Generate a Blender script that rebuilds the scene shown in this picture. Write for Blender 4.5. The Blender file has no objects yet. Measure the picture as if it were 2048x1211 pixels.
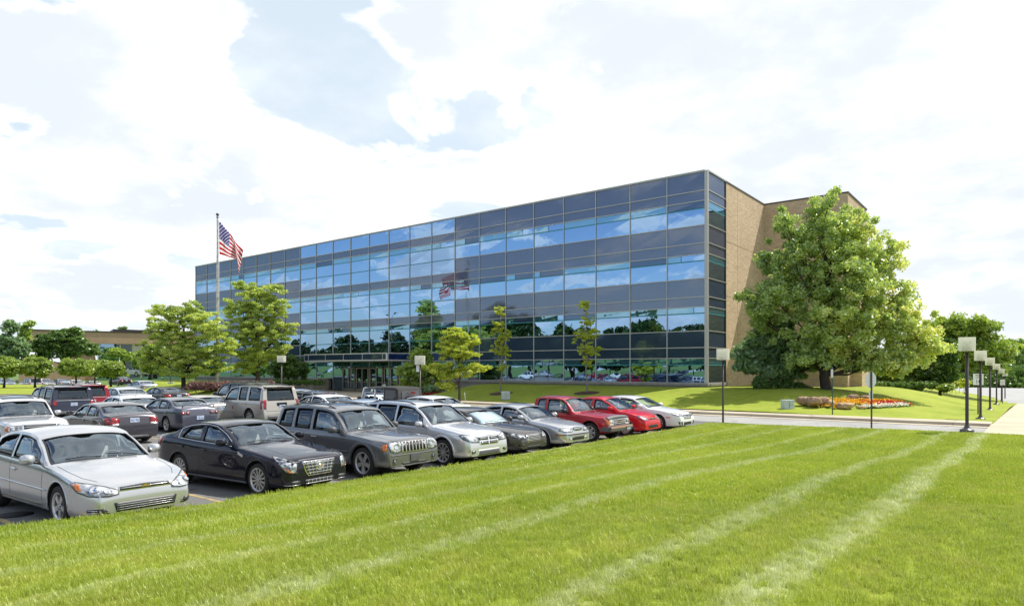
import bpy, bmesh, math, random
import numpy as np
from mathutils import Vector, Matrix, Euler
from mathutils.bvhtree import BVHTree
from mathutils.geometry import delaunay_2d_cdt
R = math.radians
rng = np.random.default_rng(7)
random.seed(7)
SC = bpy.context.scene
COL = SC.collection
# ------------------------------------------------------------------ camera
TH = R(38.06)
cam = bpy.data.cameras.new('camera')
camo = bpy.data.objects.new('camera', cam); COL.objects.link(camo)
CAMZ = 2.85
camo.location = (0, 0, CAMZ)
camo.rotation_euler = (math.pi/2, 0, TH)
cam.sensor_width = 36; cam.lens = 1342/2048*36
cam.shift_y = 131.5/2048
cam.clip_start = 0.1; cam.clip_end = 6000
SC.camera = camo
# ------------------------------------------------------------------ sky, sun, exposure
SUN_EL = R(55)
sdir = Vector((0.46*math.cos(SUN_EL), 0.888*math.cos(SUN_EL), math.sin(SUN_EL))).normalized()
SC.view_settings.view_transform = 'Standard'; SC.view_settings.look = 'None'
SC.view_settings.exposure = 0.82; SC.view_settings.gamma = 1.0
SC.cycles.max_bounces = 8; SC.cycles.transparent_max_bounces = 12
SC.cycles.diffuse_bounces = 3; SC.cycles.glossy_bounces = 4; SC.cycles.transmission_bounces = 4
SC.cycles.caustics_reflective = False; SC.cycles.caustics_refractive = False
SC.cycles.sample_clamp_indirect = 6
W = bpy.data.worlds.new('World'); SC.world = W; W.use_nodes = True
nt = W.node_tree; nt.nodes.clear()
class NB:                                     # tiny node helper
    def __init__(s, nt): s.nt = nt
    def n(s, t, **kw):
        d = s.nt.nodes.new(t)
        for k, v in kw.items():
            if k == 'inp':
                for a, b in v.items(): s.put(d.inputs[a], b)
            else: setattr(d, k, v)
        return d
    def put(s, sock, b):
        if isinstance(b, bpy.types.NodeSocket): s.nt.links.new(b, sock)
        elif isinstance(b, bpy.types.Node): s.nt.links.new(b.outputs[0], sock)
        else:
            if isinstance(b, (tuple, list)) and len(b) == 3 and sock.type == 'RGBA': b = (*b, 1)
            sock.default_value = b
    def math(s, op, a, b=0.0, c=None, clamp=False):
        d = s.n('ShaderNodeMath', operation=op); d.use_clamp = clamp
        s.put(d.inputs[0], a); s.put(d.inputs[1], b)
        if c is not None: s.put(d.inputs[2], c)
        return d.outputs[0]
    def vmath(s, op, a, b=(0,0,0)):
        d = s.n('ShaderNodeVectorMath', operation=op)
        s.put(d.inputs[0], a); s.put(d.inputs[1], b)
        return d
    def mix(s, f, a, b, blend='MIX'):
        d = s.n('ShaderNodeMix', data_type='RGBA', blend_type=blend)
        s.put(d.inputs[0], f); s.put(d.inputs[6], a); s.put(d.inputs[7], b)
        return d.outputs[2]
    def ss(s, x, a, b):                       # smoothstep
        d = s.n('ShaderNodeMapRange', interpolation_type='SMOOTHSTEP')
        s.put(d.inputs[0], x); d.inputs[1].default_value = a; d.inputs[2].default_value = b
        return d.outputs[0]
    def noise(s, scale, detail=4, rough=.55, vec=None, dim='3D'):
        d = s.n('ShaderNodeTexNoise', noise_dimensions=dim)
        d.inputs['Scale'].default_value = scale; d.inputs['Detail'].default_value = detail; d.inputs['Roughness'].default_value = rough
        if vec is not None: s.put(d.inputs['Vector'], vec)
        return d
g = NB(nt)
sky = g.n('ShaderNodeTexSky', sky_type='NISHITA'); sky.sun_disc = False
sky.sun_elevation = SUN_EL; sky.sun_rotation = math.atan2(sdir.x, sdir.y)
sky.air_density = 1.0; sky.dust_density = 1.2; sky.ozone_density = 1.0
geo = g.n('ShaderNodeTexCoord')
D = geo.outputs['Generated']
sep = g.n('ShaderNodeSeparateXYZ', inp={0: D})
# cloud plane coordinates: direction divided by height, so clouds flatten towards the horizon
zc = g.math('MAXIMUM', sep.outputs[2], 0.0)
zz = g.math('ADD', zc, 0.22)
pl = g.n('ShaderNodeCombineXYZ', inp={0: g.math('DIVIDE', sep.outputs[0], zz), 1: g.math('DIVIDE', sep.outputs[1], zz), 2: 0.0})
n1 = g.noise(2.5, 8, .55, g.vmath('ADD', pl.outputs[0], (3.1, 1.7, 0)).outputs[0])
n1.inputs['Distortion'].default_value = .35
# named openings in the cloud cover (directions on the sky, not screen space)
def dirpx(u, v):
    t = (u-1024)/1342; w = (737-v)/1342
    c, s_ = math.cos(TH), math.sin(TH)
    return Vector((c*t - s_, s_*t + c, w)).normalized()
def hole(u, v, rad, amt):
    d = g.vmath('DOT_PRODUCT', D, tuple(dirpx(u, v))).outputs['Value']
    return g.math('MULTIPLY', g.ss(d, math.cos(R(rad)), math.cos(R(rad*.25))), amt)
cover = g.math('ADD', .5, g.math('MULTIPLY', g.math('SUBTRACT', n1.outputs[0], .5), 2.0))
for u, v, r_, a_ in [(620, 95, 6.5, .16), (740, 190, 5.5, .16), (900, 225, 4.5, .14), (1150, 200, 5.5, .17), (230, 40, 7, .15), (1010, 240, 4.5, .12),
                     (560, 60, 5, .14), (60, 590, 7, .05), (440, 20, 5, .08), (1010,130,4,.06)]:
    cover = g.math('SUBTRACT', cover, hole(u, v, r_, a_))
for u, v, r_, a_ in [(300, 380, 15, .2), (1700, 300, 28, .30), (870, 60, 6, .2), (1400, 60, 14, .2), (90, 130, 6, .15), (760,370,9,.16), (970,170,3,.10), (400,90,4,.12), (1200,420,10,.15)]:
    cover = g.math('ADD', cover, hole(u, v, r_, a_))
# behind the camera the sky is mostly clear blue
fwd = g.vmath('DOT_PRODUCT', D, (-.1, 1.0, 0)).outputs['Value']
cover = g.math('SUBTRACT', cover, g.math('MULTIPLY', g.ss(fwd, .25, -.45), .155))
mask = g.ss(cover, .38, .52)
n2 = g.noise(1.7, 8, .58, g.vmath('ADD', pl.outputs[0], (9.1, 4.7, 0)).outputs[0])
shade = g.ss(n2.outputs[0], .40, .68)
cloudc = g.mix(shade, (.495, .53, .57), (.76, .76, .76))
edge = g.ss(cover, .62, .45)
cloudc = g.mix(g.math('MULTIPLY', edge, .75), cloudc, (.80, .80, .80))
skyc = g.vmath('SCALE', sky.outputs[0]); skyc.inputs[3].default_value = .11
sk = g.mix(g.ss(fwd, -.15, .35), skyc.outputs[0], g.mix(g.math('MULTIPLY', g.ss(n2.outputs[0], .42, .70), .55), g.mix(.84, skyc.outputs[0], (.455, .515, .56)), (.66, .68, .70)))
col = g.mix(mask, sk, cloudc)
# thin bright haze near the horizon
col = g.mix(g.math('MULTIPLY', g.ss(sep.outputs[2], .16, 0.0), .35), col, (.54, .58, .62))
bg = g.n('ShaderNodeBackground', inp={'Color': col, 'Strength': 1.0})
out = g.n('ShaderNodeOutputWorld', inp={0: bg})
W.cycles.sampling_method = 'MANUAL'; W.cycles.sample_map_resolution = 512
sl = bpy.data.lights.new('sun', 'SUN'); sl.energy = 3.3; sl.angle = R(.5); sl.color = (1.0, .955, .88)
so = bpy.data.objects.new('sun', sl); COL.objects.link(so)
so.rotation_euler = sdir.to_track_quat('Z', 'Y').to_euler()
# ------------------------------------------------------------------ helpers
cT, sT = math.cos(TH), math.sin(TH)
def ray(u):                                    # (x,y) per metre of depth
    t = (u-1024)/1342
    return cT*t - sT, sT*t + cT
def at(u, Yd):                                 # column u of the photo at depth Yd metres
    a, b = ray(u); return a*Yd, b*Yd
def atg(u, v, z):                              # where column u, row v meets height z
    Yd = 1342*(CAMZ-z)/(v-737); a, b = ray(u)
    return a*Yd, b*Yd
def zat(v, Yd): return CAMZ - (v-737)*Yd/1342
def sm(a, b, x):
    t = np.clip((x-a)/(b-a), 0, 1); return t*t*(3-2*t)

def tag(o, label=None, cat=None, group=None, kind=None):
    if label: o['label'] = label
    if cat: o['category'] = cat
    if group: o['group'] = group
    if kind: o['kind'] = kind
    return o
def empty(name, loc=(0,0,0), rz=0, label=None, cat=None, group=None):
    o = bpy.data.objects.new(name, None); COL.objects.link(o)
    o.empty_display_size = .3
    o.location = loc; o.rotation_euler = (0, 0, rz)
    return tag(o, label, cat, group)
def link(name, me, parent=None, loc=None, rz=None):
    o = bpy.data.objects.new(name, me); COL.objects.link(o)
    if parent: o.parent = parent
    if loc is not None: o.location = loc
    if rz is not None: o.rotation_euler = (0, 0, rz)
    return o
def kids(o): return KID.get(o.name, [])
def copy_tree(o, parent=None):
    c = o.copy(); COL.objects.link(c); c.parent = parent
    for ch in list(o.children): copy_tree(ch, c)
    return c

class MB:
    def __init__(s): s.v = []; s.f = []; s.m = []; s.sm = []
    def add(s, vs, fs, mi=0, smooth=False):
        b = len(s.v); s.v += [tuple(p) for p in vs]
        for f in fs: s.f.append(tuple(i+b for i in f)); s.m.append(mi); s.sm.append(smooth)
        return s
    def box(s, x0, x1, y0, y1, z0, z1, mi=0):
        v = [(x0,y0,z0),(x1,y0,z0),(x1,y1,z0),(x0,y1,z0),(x0,y0,z1),(x1,y0,z1),(x1,y1,z1),(x0,y1,z1)]
        return s.add(v, [(0,3,2,1),(4,5,6,7),(0,1,5,4),(1,2,6,5),(2,3,7,6),(3,0,4,7)], mi)
    def bbox(s, x0, x1, y0, y1, z0, z1, b=.01, mi=0):      # box with chamfered vertical+horizontal edges
        bm = bmesh.new(); bmesh.ops.create_cube(bm, size=1)
        for p in bm.verts: p.co = Vector(((x0+x1)/2+p.co.x*(x1-x0), (y0+y1)/2+p.co.y*(y1-y0), (z0+z1)/2+p.co.z*(z1-z0)))
        bmesh.ops.bevel(bm, geom=bm.edges[:], offset=b, segments=2, affect='EDGES', profile=.5)
        return s.bm(bm, mi)
    def bm(s, bm, mi=0, smooth=False, M=None):
        bm.verts.index_update()
        vs = [(M @ p.co) if M else p.co for p in bm.verts]
        s.add(vs, [[q.index for q in f.verts] for f in bm.faces], mi, smooth); bm.free(); return s
    def obox(s, c, ax, ay, az, hx, hy, hz, mi=0):          # oriented box
        c = Vector(c); ax, ay, az = Vector(ax)*hx, Vector(ay)*hy, Vector(az)*hz
        v = [c+a*ax+b*ay+d*az for d in (-1,1) for a, b in ((-1,-1),(1,-1),(1,1),(-1,1))]
        return s.add(v, [(0,3,2,1),(4,5,6,7),(0,1,5,4),(1,2,6,5),(2,3,7,6),(3,0,4,7)], mi)
    def tube(s, pts, rad, n=8, mi=0, cap=True, smooth=True):
        pts = [Vector(p) for p in pts]
        if not hasattr(rad, '__len__'): rad = [rad]*len(pts)
        rings = []; ref = Vector((0,0,1)) if abs((pts[-1]-pts[0]).normalized().z) < .9 else Vector((1,0,0))
        for i, p in enumerate(pts):
            d = (pts[min(i+1, len(pts)-1)] - pts[max(i-1, 0)]).normalized()
            a = d.cross(ref).normalized(); b = d.cross(a)
            rings.append([p + (a*math.cos(2*math.pi*k/n) + b*math.sin(2*math.pi*k/n))*rad[i] for k in range(n)])
        v = [q for r in rings for q in r]; f = []
        for i in range(len(pts)-1):
            for k in range(n):
                f.append((i*n+k, i*n+(k+1)%n, (i+1)*n+(k+1)%n, (i+1)*n+k))
        if cap:
            f.append(tuple(range(n-1, -1, -1))); f.append(tuple((len(pts)-1)*n+k for k in range(n)))
        return s.add(v, f, mi, smooth)
    def lathe(s, prof, n=16, mi=0, M=None, smooth=True):   # prof: (r, z) around z
        v = [];
        for r, z in prof:
            for k in range(n): v.append(Vector((r*math.cos(2*math.pi*k/n), r*math.sin(2*math.pi*k/n), z)))
        if M: v = [M @ p for p in v]
        f = []
        for i in range(len(prof)-1):
            for k in range(n): f.append((i*n+k, i*n+(k+1)%n, (i+1)*n+(k+1)%n, (i+1)*n+k))
        return s.add(v, f, mi, smooth)
    def prism(s, poly, z0, z1, mi=0, M=None):
        n = len(poly); v = [Vector((x, y, z0)) for x, y in poly] + [Vector((x, y, z1)) for x, y in poly]
        if M: v = [M @ p for p in v]
        f = [tuple(range(n-1, -1, -1)), tuple(range(n, 2*n))] + [(k, (k+1)%n, n+(k+1)%n, n+k) for k in range(n)]
        return s.add(v, f, mi)
    def mesh(s, name, mats):
        me = bpy.data.meshes.new(name); me.from_pydata(s.v, [], s.f)
        for m in (mats if isinstance(mats, (list, tuple)) else [mats]): me.materials.append(m)
        me.polygons.foreach_set('material_index', s.m); me.polygons.foreach_set('use_smooth', s.sm)
        me.update(); return me
    def build(s, name, mats, parent=None, loc=None, rz=None, sharp=None):
        me = s.mesh(name, mats)
        if sharp: me.set_sharp_from_angle(angle=R(sharp))
        return link(name, me, parent, loc, rz)

def npmesh(name, V, F, mats, smooth=False, mi=None):
    """V (n,3) array, F (m,k) array"""
    V = np.asarray(V, np.float32); F = np.asarray(F, np.int32); k = F.shape[1]
    me = bpy.data.meshes.new(name)
    me.vertices.add(len(V)); me.vertices.foreach_set('co', V.ravel())
    me.loops.add(F.size); me.loops.foreach_set('vertex_index', F.ravel())
    me.polygons.add(len(F)); me.polygons.foreach_set('loop_start', np.arange(0, F.size, k, dtype=np.int32))
    me.polygons.foreach_set('loop_total', np.full(len(F), k, np.int32))
    if mi is not None: me.polygons.foreach_set('material_index', np.asarray(mi, np.int32))
    me.polygons.foreach_set('use_smooth', np.full(len(F), smooth))
    for m in (mats if isinstance(mats, (list, tuple)) else [mats]): me.materials.append(m)
    me.update(calc_edges=True); me.validate()
    return me
def grid(name, x0, x1, y0, y1, zf, mat, nx, ny, keep=None, parent=None, skirt=0):
    xs = np.linspace(x0, x1, nx+1) if not hasattr(nx, '__len__') else np.asarray(nx)
    ys = np.linspace(y0, y1, ny+1) if not hasattr(ny, '__len__') else np.asarray(ny)
    nx, ny = len(xs)-1, len(ys)-1
    X, Y = np.meshgrid(xs, ys); Z = zf(X, Y) if callable(zf) else np.full_like(X, zf)
    V = np.stack([X, Y, Z], -1).reshape(-1, 3)
    i = np.arange(ny)[:, None]*(nx+1) + np.arange(nx)[None]
    F = np.stack([i, i+1, i+nx+2, i+nx+1], -1).reshape(-1, 4)
    if keep is not None:
        cx = V[F].mean(1); F = F[keep(cx[:, 0], cx[:, 1])]
    return link(name, npmesh(name, V, F, mat, smooth=True), parent)

# ------------------------------------------------------------------ materials
def new_mat(name):
    m = bpy.data.materials.new(name); m.use_nodes = True; m.node_tree.nodes.clear()
    return m, NB(m.node_tree)
def finish(g, sh, disp=None):
    g.n('ShaderNodeOutputMaterial', inp={0: sh})
def pbr(name, c, rough=.6, metal=0, var=.0, vscale=3, bump=0, bscale=20, coat=0, spec=.5, c2=None, objcol=False, trans=0):
    m, g = new_mat(name)
    tc = g.n('ShaderNodeTexCoord').outputs['Object']
    colr = c
    if c2 is not None or var:
        nn = g.noise(vscale, 5, .6, tc)
        f = g.ss(nn.outputs[0], .3, .7)
        c2 = c2 or tuple(max(0, x*(1-var)) for x in c)
        colr = g.mix(f, c2, c)
    p = g.n('ShaderNodeBsdfPrincipled')
    g.put(p.inputs['Base Color'], colr); p.inputs['Roughness'].default_value = rough; p.inputs['Metallic'].default_value = metal
    p.inputs['Specular IOR Level'].default_value = spec
    if coat: p.inputs['Coat Weight'].default_value = coat; p.inputs['Coat Roughness'].default_value = .03
    if bump:
        b = g.n('ShaderNodeBump', inp={'Height': g.noise(bscale, 4, .6, tc).outputs[0]}); b.inputs['Strength'].default_value = bump; b.inputs['Distance'].default_value = .02
        g.put(p.inputs['Normal'], b)
    finish(g, p); return m
# ================================================================== ground materials
def grass_color(g, blade=False):
    pos = g.n('ShaderNodeNewGeometry').outputs['Position']
    s = g.n('ShaderNodeSeparateXYZ', inp={0: pos})
    wob = g.noise(.25, 3, .5, pos)
    x = g.math('ADD', s.outputs[0], g.math('MULTIPLY', g.math('SUBTRACT', wob.outputs[0], .5), .9))
    big = g.noise(.22, 5, .6, pos); mid = g.noise(1.7, 5, .65, pos); fine = g.noise(26, 3, .7, pos)
    c = g.mix(g.ss(big.outputs[0], .35, .65), (.235, .30, .024), (.315, .375, .042))
    c = g.mix(g.math('MULTIPLY', g.ss(mid.outputs[0], .45, .72), .55), c, (.40, .37, .09))
    c = g.mix(g.math('MULTIPLY', g.ss(mid.outputs[0], .5, .25), .5), c, (.15, .22, .022))
    c = g.mix(g.math('MULTIPLY', g.ss(fine.outputs[0], .35, .75), .35), c, (.15, .19, .025))
    # mowing passes: bent-blade sheen painted as broad bands, pale lines of clippings between them
    lines = None
    m3 = g.noise(5.0, 4, .7, pos)
    for xc, w, a in [(-1.52, .15, 1.0), (-2.62, .12, .9), (-4.75, .15, .85), (-6.3, .13, .55), (-8.0, .15, .6), (-9.7, .14, .45), (-11.2, .12, .4)]:
        d = g.math('ABSOLUTE', g.math('SUBTRACT', x, xc))
        k = g.math('MULTIPLY', g.ss(d, w*2.0, w*.5), a)
        lines = k if lines is None else g.math('MAXIMUM', lines, k)
    near = g.ss(s.outputs[1], 31.5, 30.0)
    lines = g.math('MULTIPLY', g.math('MULTIPLY', lines, near), g.ss(m3.outputs[0], .36, .60))
    c = g.mix(g.math('MULTIPLY', lines, .80), c, (.52, .54, .34))
    band = g.ss(g.math('SINE', g.math('MULTIPLY', x, 2.05)), -.3, .3)
    c = g.mix(g.math('MULTIPLY', g.math('MULTIPLY', band, near), .22), c, (.19, .25, .035))
    if blade:
        rnd = g.n('ShaderNodeObjectInfo').outputs['Random']
        att = g.n('ShaderNodeAttribute', attribute_name='tint').outputs['Fac']
        c = g.mix(g.math('MULTIPLY', g.ss(att, .84, .92), .5), c, (.46, .45, .20))
        c = g.mix(g.math('MULTIPLY', g.ss(rnd, .4, 1.0), .3), c, (.26, .33, .035))
    return c, pos
def mk_grass():
    m, g = new_mat('lawn_grass'); c, pos = grass_color(g)
    p = g.n('ShaderNodeBsdfPrincipled', inp={'Base Color': c, 'Roughness': .85}); p.inputs['Specular IOR Level'].default_value = .15
    h = g.noise(38, 4, .75, pos)
    b = g.n('ShaderNodeBump', inp={'Height': h.outputs[0], 'Strength': .7, 'Distance': .03}); g.put(p.inputs['Normal'], b)
    finish(g, p); return m
def mk_blade():
    m, g = new_mat('grass_blade'); c, pos = grass_color(g, True)
    c = g.mix(1.0, c, (1.42, 1.42, 1.42), 'MULTIPLY')
    d = g.n('ShaderNodeBsdfDiffuse', inp={0: c}); t = g.n('ShaderNodeBsdfTranslucent', inp={0: c})
    gl = g.n('ShaderNodeBsdfGlossy', inp={0: (.9, .95, .8), 'Roughness': .38})
    a = g.n('ShaderNodeMixShader', inp={0: .42, 1: d, 2: t}); b = g.n('ShaderNodeMixShader', inp={0: .025, 1: a, 2: gl})
    finish(g, b); return m
def mk_asphalt(name, c, c2, cracks=True):
    m, g = new_mat(name); pos = g.n('ShaderNodeNewGeometry').outputs['Position']
    big = g.noise(.35, 5, .65, pos); f = g.noise(60, 2, .6, pos)
    col = g.mix(g.ss(big.outputs[0], .3, .7), c, c2)
    col = g.mix(g.math('MULTIPLY', g.ss(f.outputs[0], .5, .75), .35), col, tuple(x*1.9 for x in c))
    if cracks:
        dn = g.noise(1.2, 3, .6, pos)
        vv = g.vmath('ADD', pos, dn.outputs['Color']).outputs[0]
        vo = g.n('ShaderNodeTexVoronoi', feature='DISTANCE_TO_EDGE', inp={'Vector': vv}); vo.inputs['Scale'].default_value = .33
        col = g.mix(g.math('MULTIPLY', g.ss(vo.outputs[0], .010, .003), .45), col, tuple(x*.35 for x in c))
        oil = g.noise(.9, 2, .5, pos)
        col = g.mix(g.math('MULTIPLY', g.ss(oil.outputs[0], .68, .76), .5), col, tuple(x*.4 for x in c))
    p = g.n('ShaderNodeBsdfPrincipled', inp={'Base Color': col, 'Roughness': .85}); p.inputs['Specular IOR Level'].default_value = .25
    b = g.n('ShaderNodeBump', inp={'Height': f.outputs[0], 'Strength': .35, 'Distance': .01}); g.put(p.inputs['Normal'], b)
    finish(g, p); return m
def mk_concrete(name, c, joint=1.5, axis=0):
    m, g = new_mat(name); pos = g.n('ShaderNodeNewGeometry').outputs['Position']
    big = g.noise(.5, 6, .65, pos); f = g.noise(30, 3, .6, pos)
    col = g.mix(g.ss(big.outputs[0], .25, .75), tuple(x*.78 for x in c), c)
    col = g.mix(g.math('MULTIPLY', g.ss(f.outputs[0], .5, .8), .3), col, tuple(x*.6 for x in c))
    s = g.n('ShaderNodeSeparateXYZ', inp={0: pos})
    fr = g.math('FRACT', g.math('DIVIDE', s.outputs[axis], joint))
    col = g.mix(g.math('MULTIPLY', g.math('LESS_THAN', fr, .03/joint), .6), col, tuple(x*.35 for x in c))
    p = g.n('ShaderNodeBsdfPrincipled', inp={'Base Color': col, 'Roughness': .8}); p.inputs['Specular IOR Level'].default_value = .3
    finish(g, p); return m
def mk_rough():
    m, g = new_mat('rough_grass'); c, pos = grass_color(g)
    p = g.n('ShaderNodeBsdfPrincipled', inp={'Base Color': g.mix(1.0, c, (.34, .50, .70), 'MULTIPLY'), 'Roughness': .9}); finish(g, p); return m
M_ROUGH = mk_rough(); M_GRASS = mk_grass(); M_BLADE = mk_blade()
M_ASPH = mk_asphalt('parking_asphalt', (.135, .132, .128), (.19, .185, .175))
M_ROAD = mk_asphalt('road_asphalt', (.27, .265, .25), (.36, .35, .33))
M_CONC = mk_concrete('curb_concrete', (.52, .45, .34), 3.0, 0)
M_WALK = mk_concrete('walk_concrete', (.55, .46, .33), 1.6, 1)
M_MULCH = pbr('mulch', (.10, .055, .03), .95, var=.5, vscale=8, bump=.8, bscale=25)
M_YELLOW = pbr('stall_paint', (.46, .33, .13), .8, c2=(.22, .19, .12), vscale=4)

# ================================================================== heights
def z_lawn(x, y):                              # the near lawn, a low bank above the car park
    edge = .34 + .05*sm(15., 7., y) + .17*sm(6.5, 2.2, y) + .02*sm(22., 31., y)
    top = 1.20 - .72*sm(5., 29., y)
    z = edge + (top-edge)*sm(-12.3, -2.0, x)
    return z - .18*sm(29.5, 31.4, y)*(x > -40)
def z_bank(x, y):                              # lawn that rises from the drive to the building
    z = .50 + .97*sm(37.2, 47.5, y)
    east = sm(-13., -3., x)
    far = .95*sm(50, 62, y)*sm(-1.5, -8, x)*0
    ze = np.maximum(.32 - .0205*(y-40), -.585)
    hill = .75*np.exp(-((x+8.5)/5.)**2 - ((y-62)/10.)**2)
    z = z*(1-east) + ze*east + hill
    z = z - .55*sm(50, 60, y)*sm(-19, -12, x)*(1-east)
    return z
def z_ground(x, y):                            # the wide terrain underneath everything
    z = np.full_like(np.asarray(x, float), .12)
    z = z + 3.2*sm(-75, -190, y)               # rising green behind the camera (seen mirrored in the glass)
    z = z - 1.5*sm(50, 84, y)*sm(-40, -8, x)
    return z
xs = np.concatenate([[-1500, -900, -500, -300, -220], np.linspace(-170, 60, 93), [90, 140, 220, 400, 800, 1500]])
ys = np.concatenate([[-1500, -700, -400, -260], np.linspace(-200, 200, 101), [260, 400, 700, 1500, 2500]])
# under the paved and lawned areas the terrain sinks a little so that no two sheets cross
def z_ter(x, y):
    z = z_ground(x, y)
    return z - .45*((x > -235) & (x < 40) & (y > -48) & (y < 60))
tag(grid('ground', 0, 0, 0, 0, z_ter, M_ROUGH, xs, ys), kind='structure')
tag(grid('parking_lot', -132, -11.85, -30, 38.5, lambda x, y: .20+.10*sm(28.2, 31.4, y) + 0*x, M_ASPH, 60, 70,
         ), kind='structure')
tag(grid('lower_parking_lot', -230, 30, -46, -30, lambda x, y: 0*x +.2, M_ASPH, 40, 8), kind='structure')
# near lawn
LX0, LX1, LY0, LY1 = -11.88, 40., -29.9, 31.45
def corner_keep(x, y): return ~((x < LX0+1.6) & (y > LY1-1.6) & ((x-LX0-1.6)**2 + (y-LY1+1.6)**2 > 1.6**2))
tag(grid('lawn', LX0, LX1, LY0, LY1, z_lawn, M_GRASS, 264, 240, keep=corner_keep), kind='structure')
# drive and road
tag(grid('drive', -64, 40, 31.3, 36.02, .305, M_ROAD, 80, 4), kind='structure')
mb = MB(); mb.box(-12.02, -11.86, -29.9, 29.9, 0, .335)
mb.build('lot_kerb', M_CONC)['kind'] = 'structure'
mb = MB(); mb.box(-40, -1.62, 35.25, 36.0, .1, .325); mb.box(-40, -1.62, 36.0, 37.55, .1, .45)
mb.build('kerb_walk', M_CONC)['kind'] = 'structure'
# bank lawn in front of and beside the building
tag(grid('bank_lawn', -40, -1.6, 37.5, 100, z_bank, M_GRASS, 96, 120, keep=lambda x, y: ~((x < -19.6) & (y > 50)) & ~((y > 84) & (x > -2.2 - .14*(y-84)))), kind='structure')
tag(grid('side_walk', -1.62, 1.6, 31.4, 84, lambda x, y: np.minimum(.40, .30-.0205*(y-40)), M_WALK, 4, 60), kind='structure')
tag(grid('far_parking_lot', -14, 60, 83, 150, lambda x, y: -.60+0*x, pbr('far_asphalt', (.36,.36,.35), .9, var=.2, vscale=.3), 20, 30), kind='structure')
tag(grid('entrance_paving', -64.5, -39.9, 36.0, 48.6, lambda x, y: .35+.05*sm(38, 46, y), M_WALK, 20, 10), kind='structure')
# parking stall lines
for i in range(10):
    yy = (3.75, 6.95, 10.05, 12.8, 15.35, 17.7, 20.3, 23.1, 25.95, 28.75)[i]
    mb = MB(); mb.box(-17.2, -12.1, yy-.05, yy+.05, .198, .204)
    mb.build('stall_line', M_YELLOW)['kind'] = 'structure'
for i in range(7):
    mb = MB(); mb.box(-30.6, -25.6, 5.9+i*2.9, 6.0+i*2.9, .198, .204)
    mb.build('stall_line', M_YELLOW)['kind'] = 'structure'
# grass islands in the car park
def island(name, poly, z0, z1, mat=M_GRASS, crown=0.3):
    """kerbed island; poly in world xy"""
    bm = bmesh.new(); vs = [bm.verts.new((x, y, z0)) for x, y in poly]; f = bm.faces.new(vs)
    if f.normal.z < 0: bmesh.ops.reverse_faces(bm, faces=[f])
    bm.normal_update()
    r = bmesh.ops.extrude_face_region(bm, geom=[f])
    top = [e for e in r['geom'] if isinstance(e, bmesh.types.BMVert)]
    for v in top: v.co.z = z0+.16
    tf = [e for e in r['geom'] if isinstance(e, bmesh.types.BMFace)]
    r2 = bmesh.ops.inset_region(bm, faces=tf, thickness=.2)
    for fc in bm.faces: fc.material_index = 1
    for fc in tf: fc.material_index = 0
    r3 = bmesh.ops.inset_region(bm, faces=tf, thickness=3.0 if crown > .5 else 1.2)
    for fc in r3['faces']: fc.material_index = 0
    for fc in tf:
        for v in fc.verts: v.co.z = z1
    bmesh.ops.triangulate(bm, faces=tf)
    me = bpy.data.meshes.new(name); bm.to_mesh(me); bm.free()
    me.materials.append(mat); me.materials.append(M_CONC)
    return tag(link(name, me), kind='structure')
island('tree_island', [atg(-260, 800, .2), atg(60, 791, .2), atg(225, 788, .2), atg(262, 780, .2), atg(215, 771.5, .2), atg(-260, 772, .2)][::1], .2, .45)
island('hedge_island', [at(255, 66), at(330, 57.5), at(420, 54.8), at(500, 56.5), at(560, 62), at(596, 71.5), at(600, 79), (-96, 48.2), at(300, 96), at(245, 80)], .2, 1.3, crown=1)
# ================================================================== main office building
def mk_brick(name, c, c2, mort, axis='xz', sc=1.0):
    m, g = new_mat(name); pos = g.n('ShaderNodeNewGeometry').outputs['Position']
    s = g.n('ShaderNodeSeparateXYZ', inp={0: pos})
    a = g.math('ADD', s.outputs[0], s.outputs[1])
    v = g.n('ShaderNodeCombineXYZ', inp={0: a, 1: s.outputs[2], 2: 0.0})
    b = g.n('ShaderNodeTexBrick', inp={'Vector': v, 'Color1': c, 'Color2': c2, 'Mortar': mort})
    b.inputs['Scale'].default_value = 1.0; b.inputs['Brick Width'].default_value = .40*sc; b.inputs['Row Height'].default_value = .10*sc
    b.inputs['Mortar Size'].default_value = .010*sc; b.inputs['Mortar Smooth'].default_value = .3; b.inputs['Bias'].default_value = -.1
    big = g.noise(.35, 5, .6, pos); sp = g.noise(9, 2, .6, pos)
    col = g.mix(g.math('MULTIPLY', g.ss(big.outputs[0], .35, .7), .30), b.outputs[0], tuple(x*.6 for x in c))
    col = g.mix(g.math('MULTIPLY', g.ss(sp.outputs[0], .62, .75), .5), col, tuple(x*.45 for x in c2))
    p = g.n('ShaderNodeBsdfPrincipled', inp={'Base Color': col, 'Roughness': .9}); p.inputs['Specular IOR Level'].default_value = .2
    bp = g.n('ShaderNodeBump', inp={'Height': b.outputs['Fac'], 'Strength': .4, 'Distance': -.01}); g.put(p.inputs['Normal'], bp)
    finish(g, p); return m
M_BRICK = mk_brick('tan_brick', (.66, .48, .32), (.48, .33, .215), (.62, .54, .43))
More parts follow.
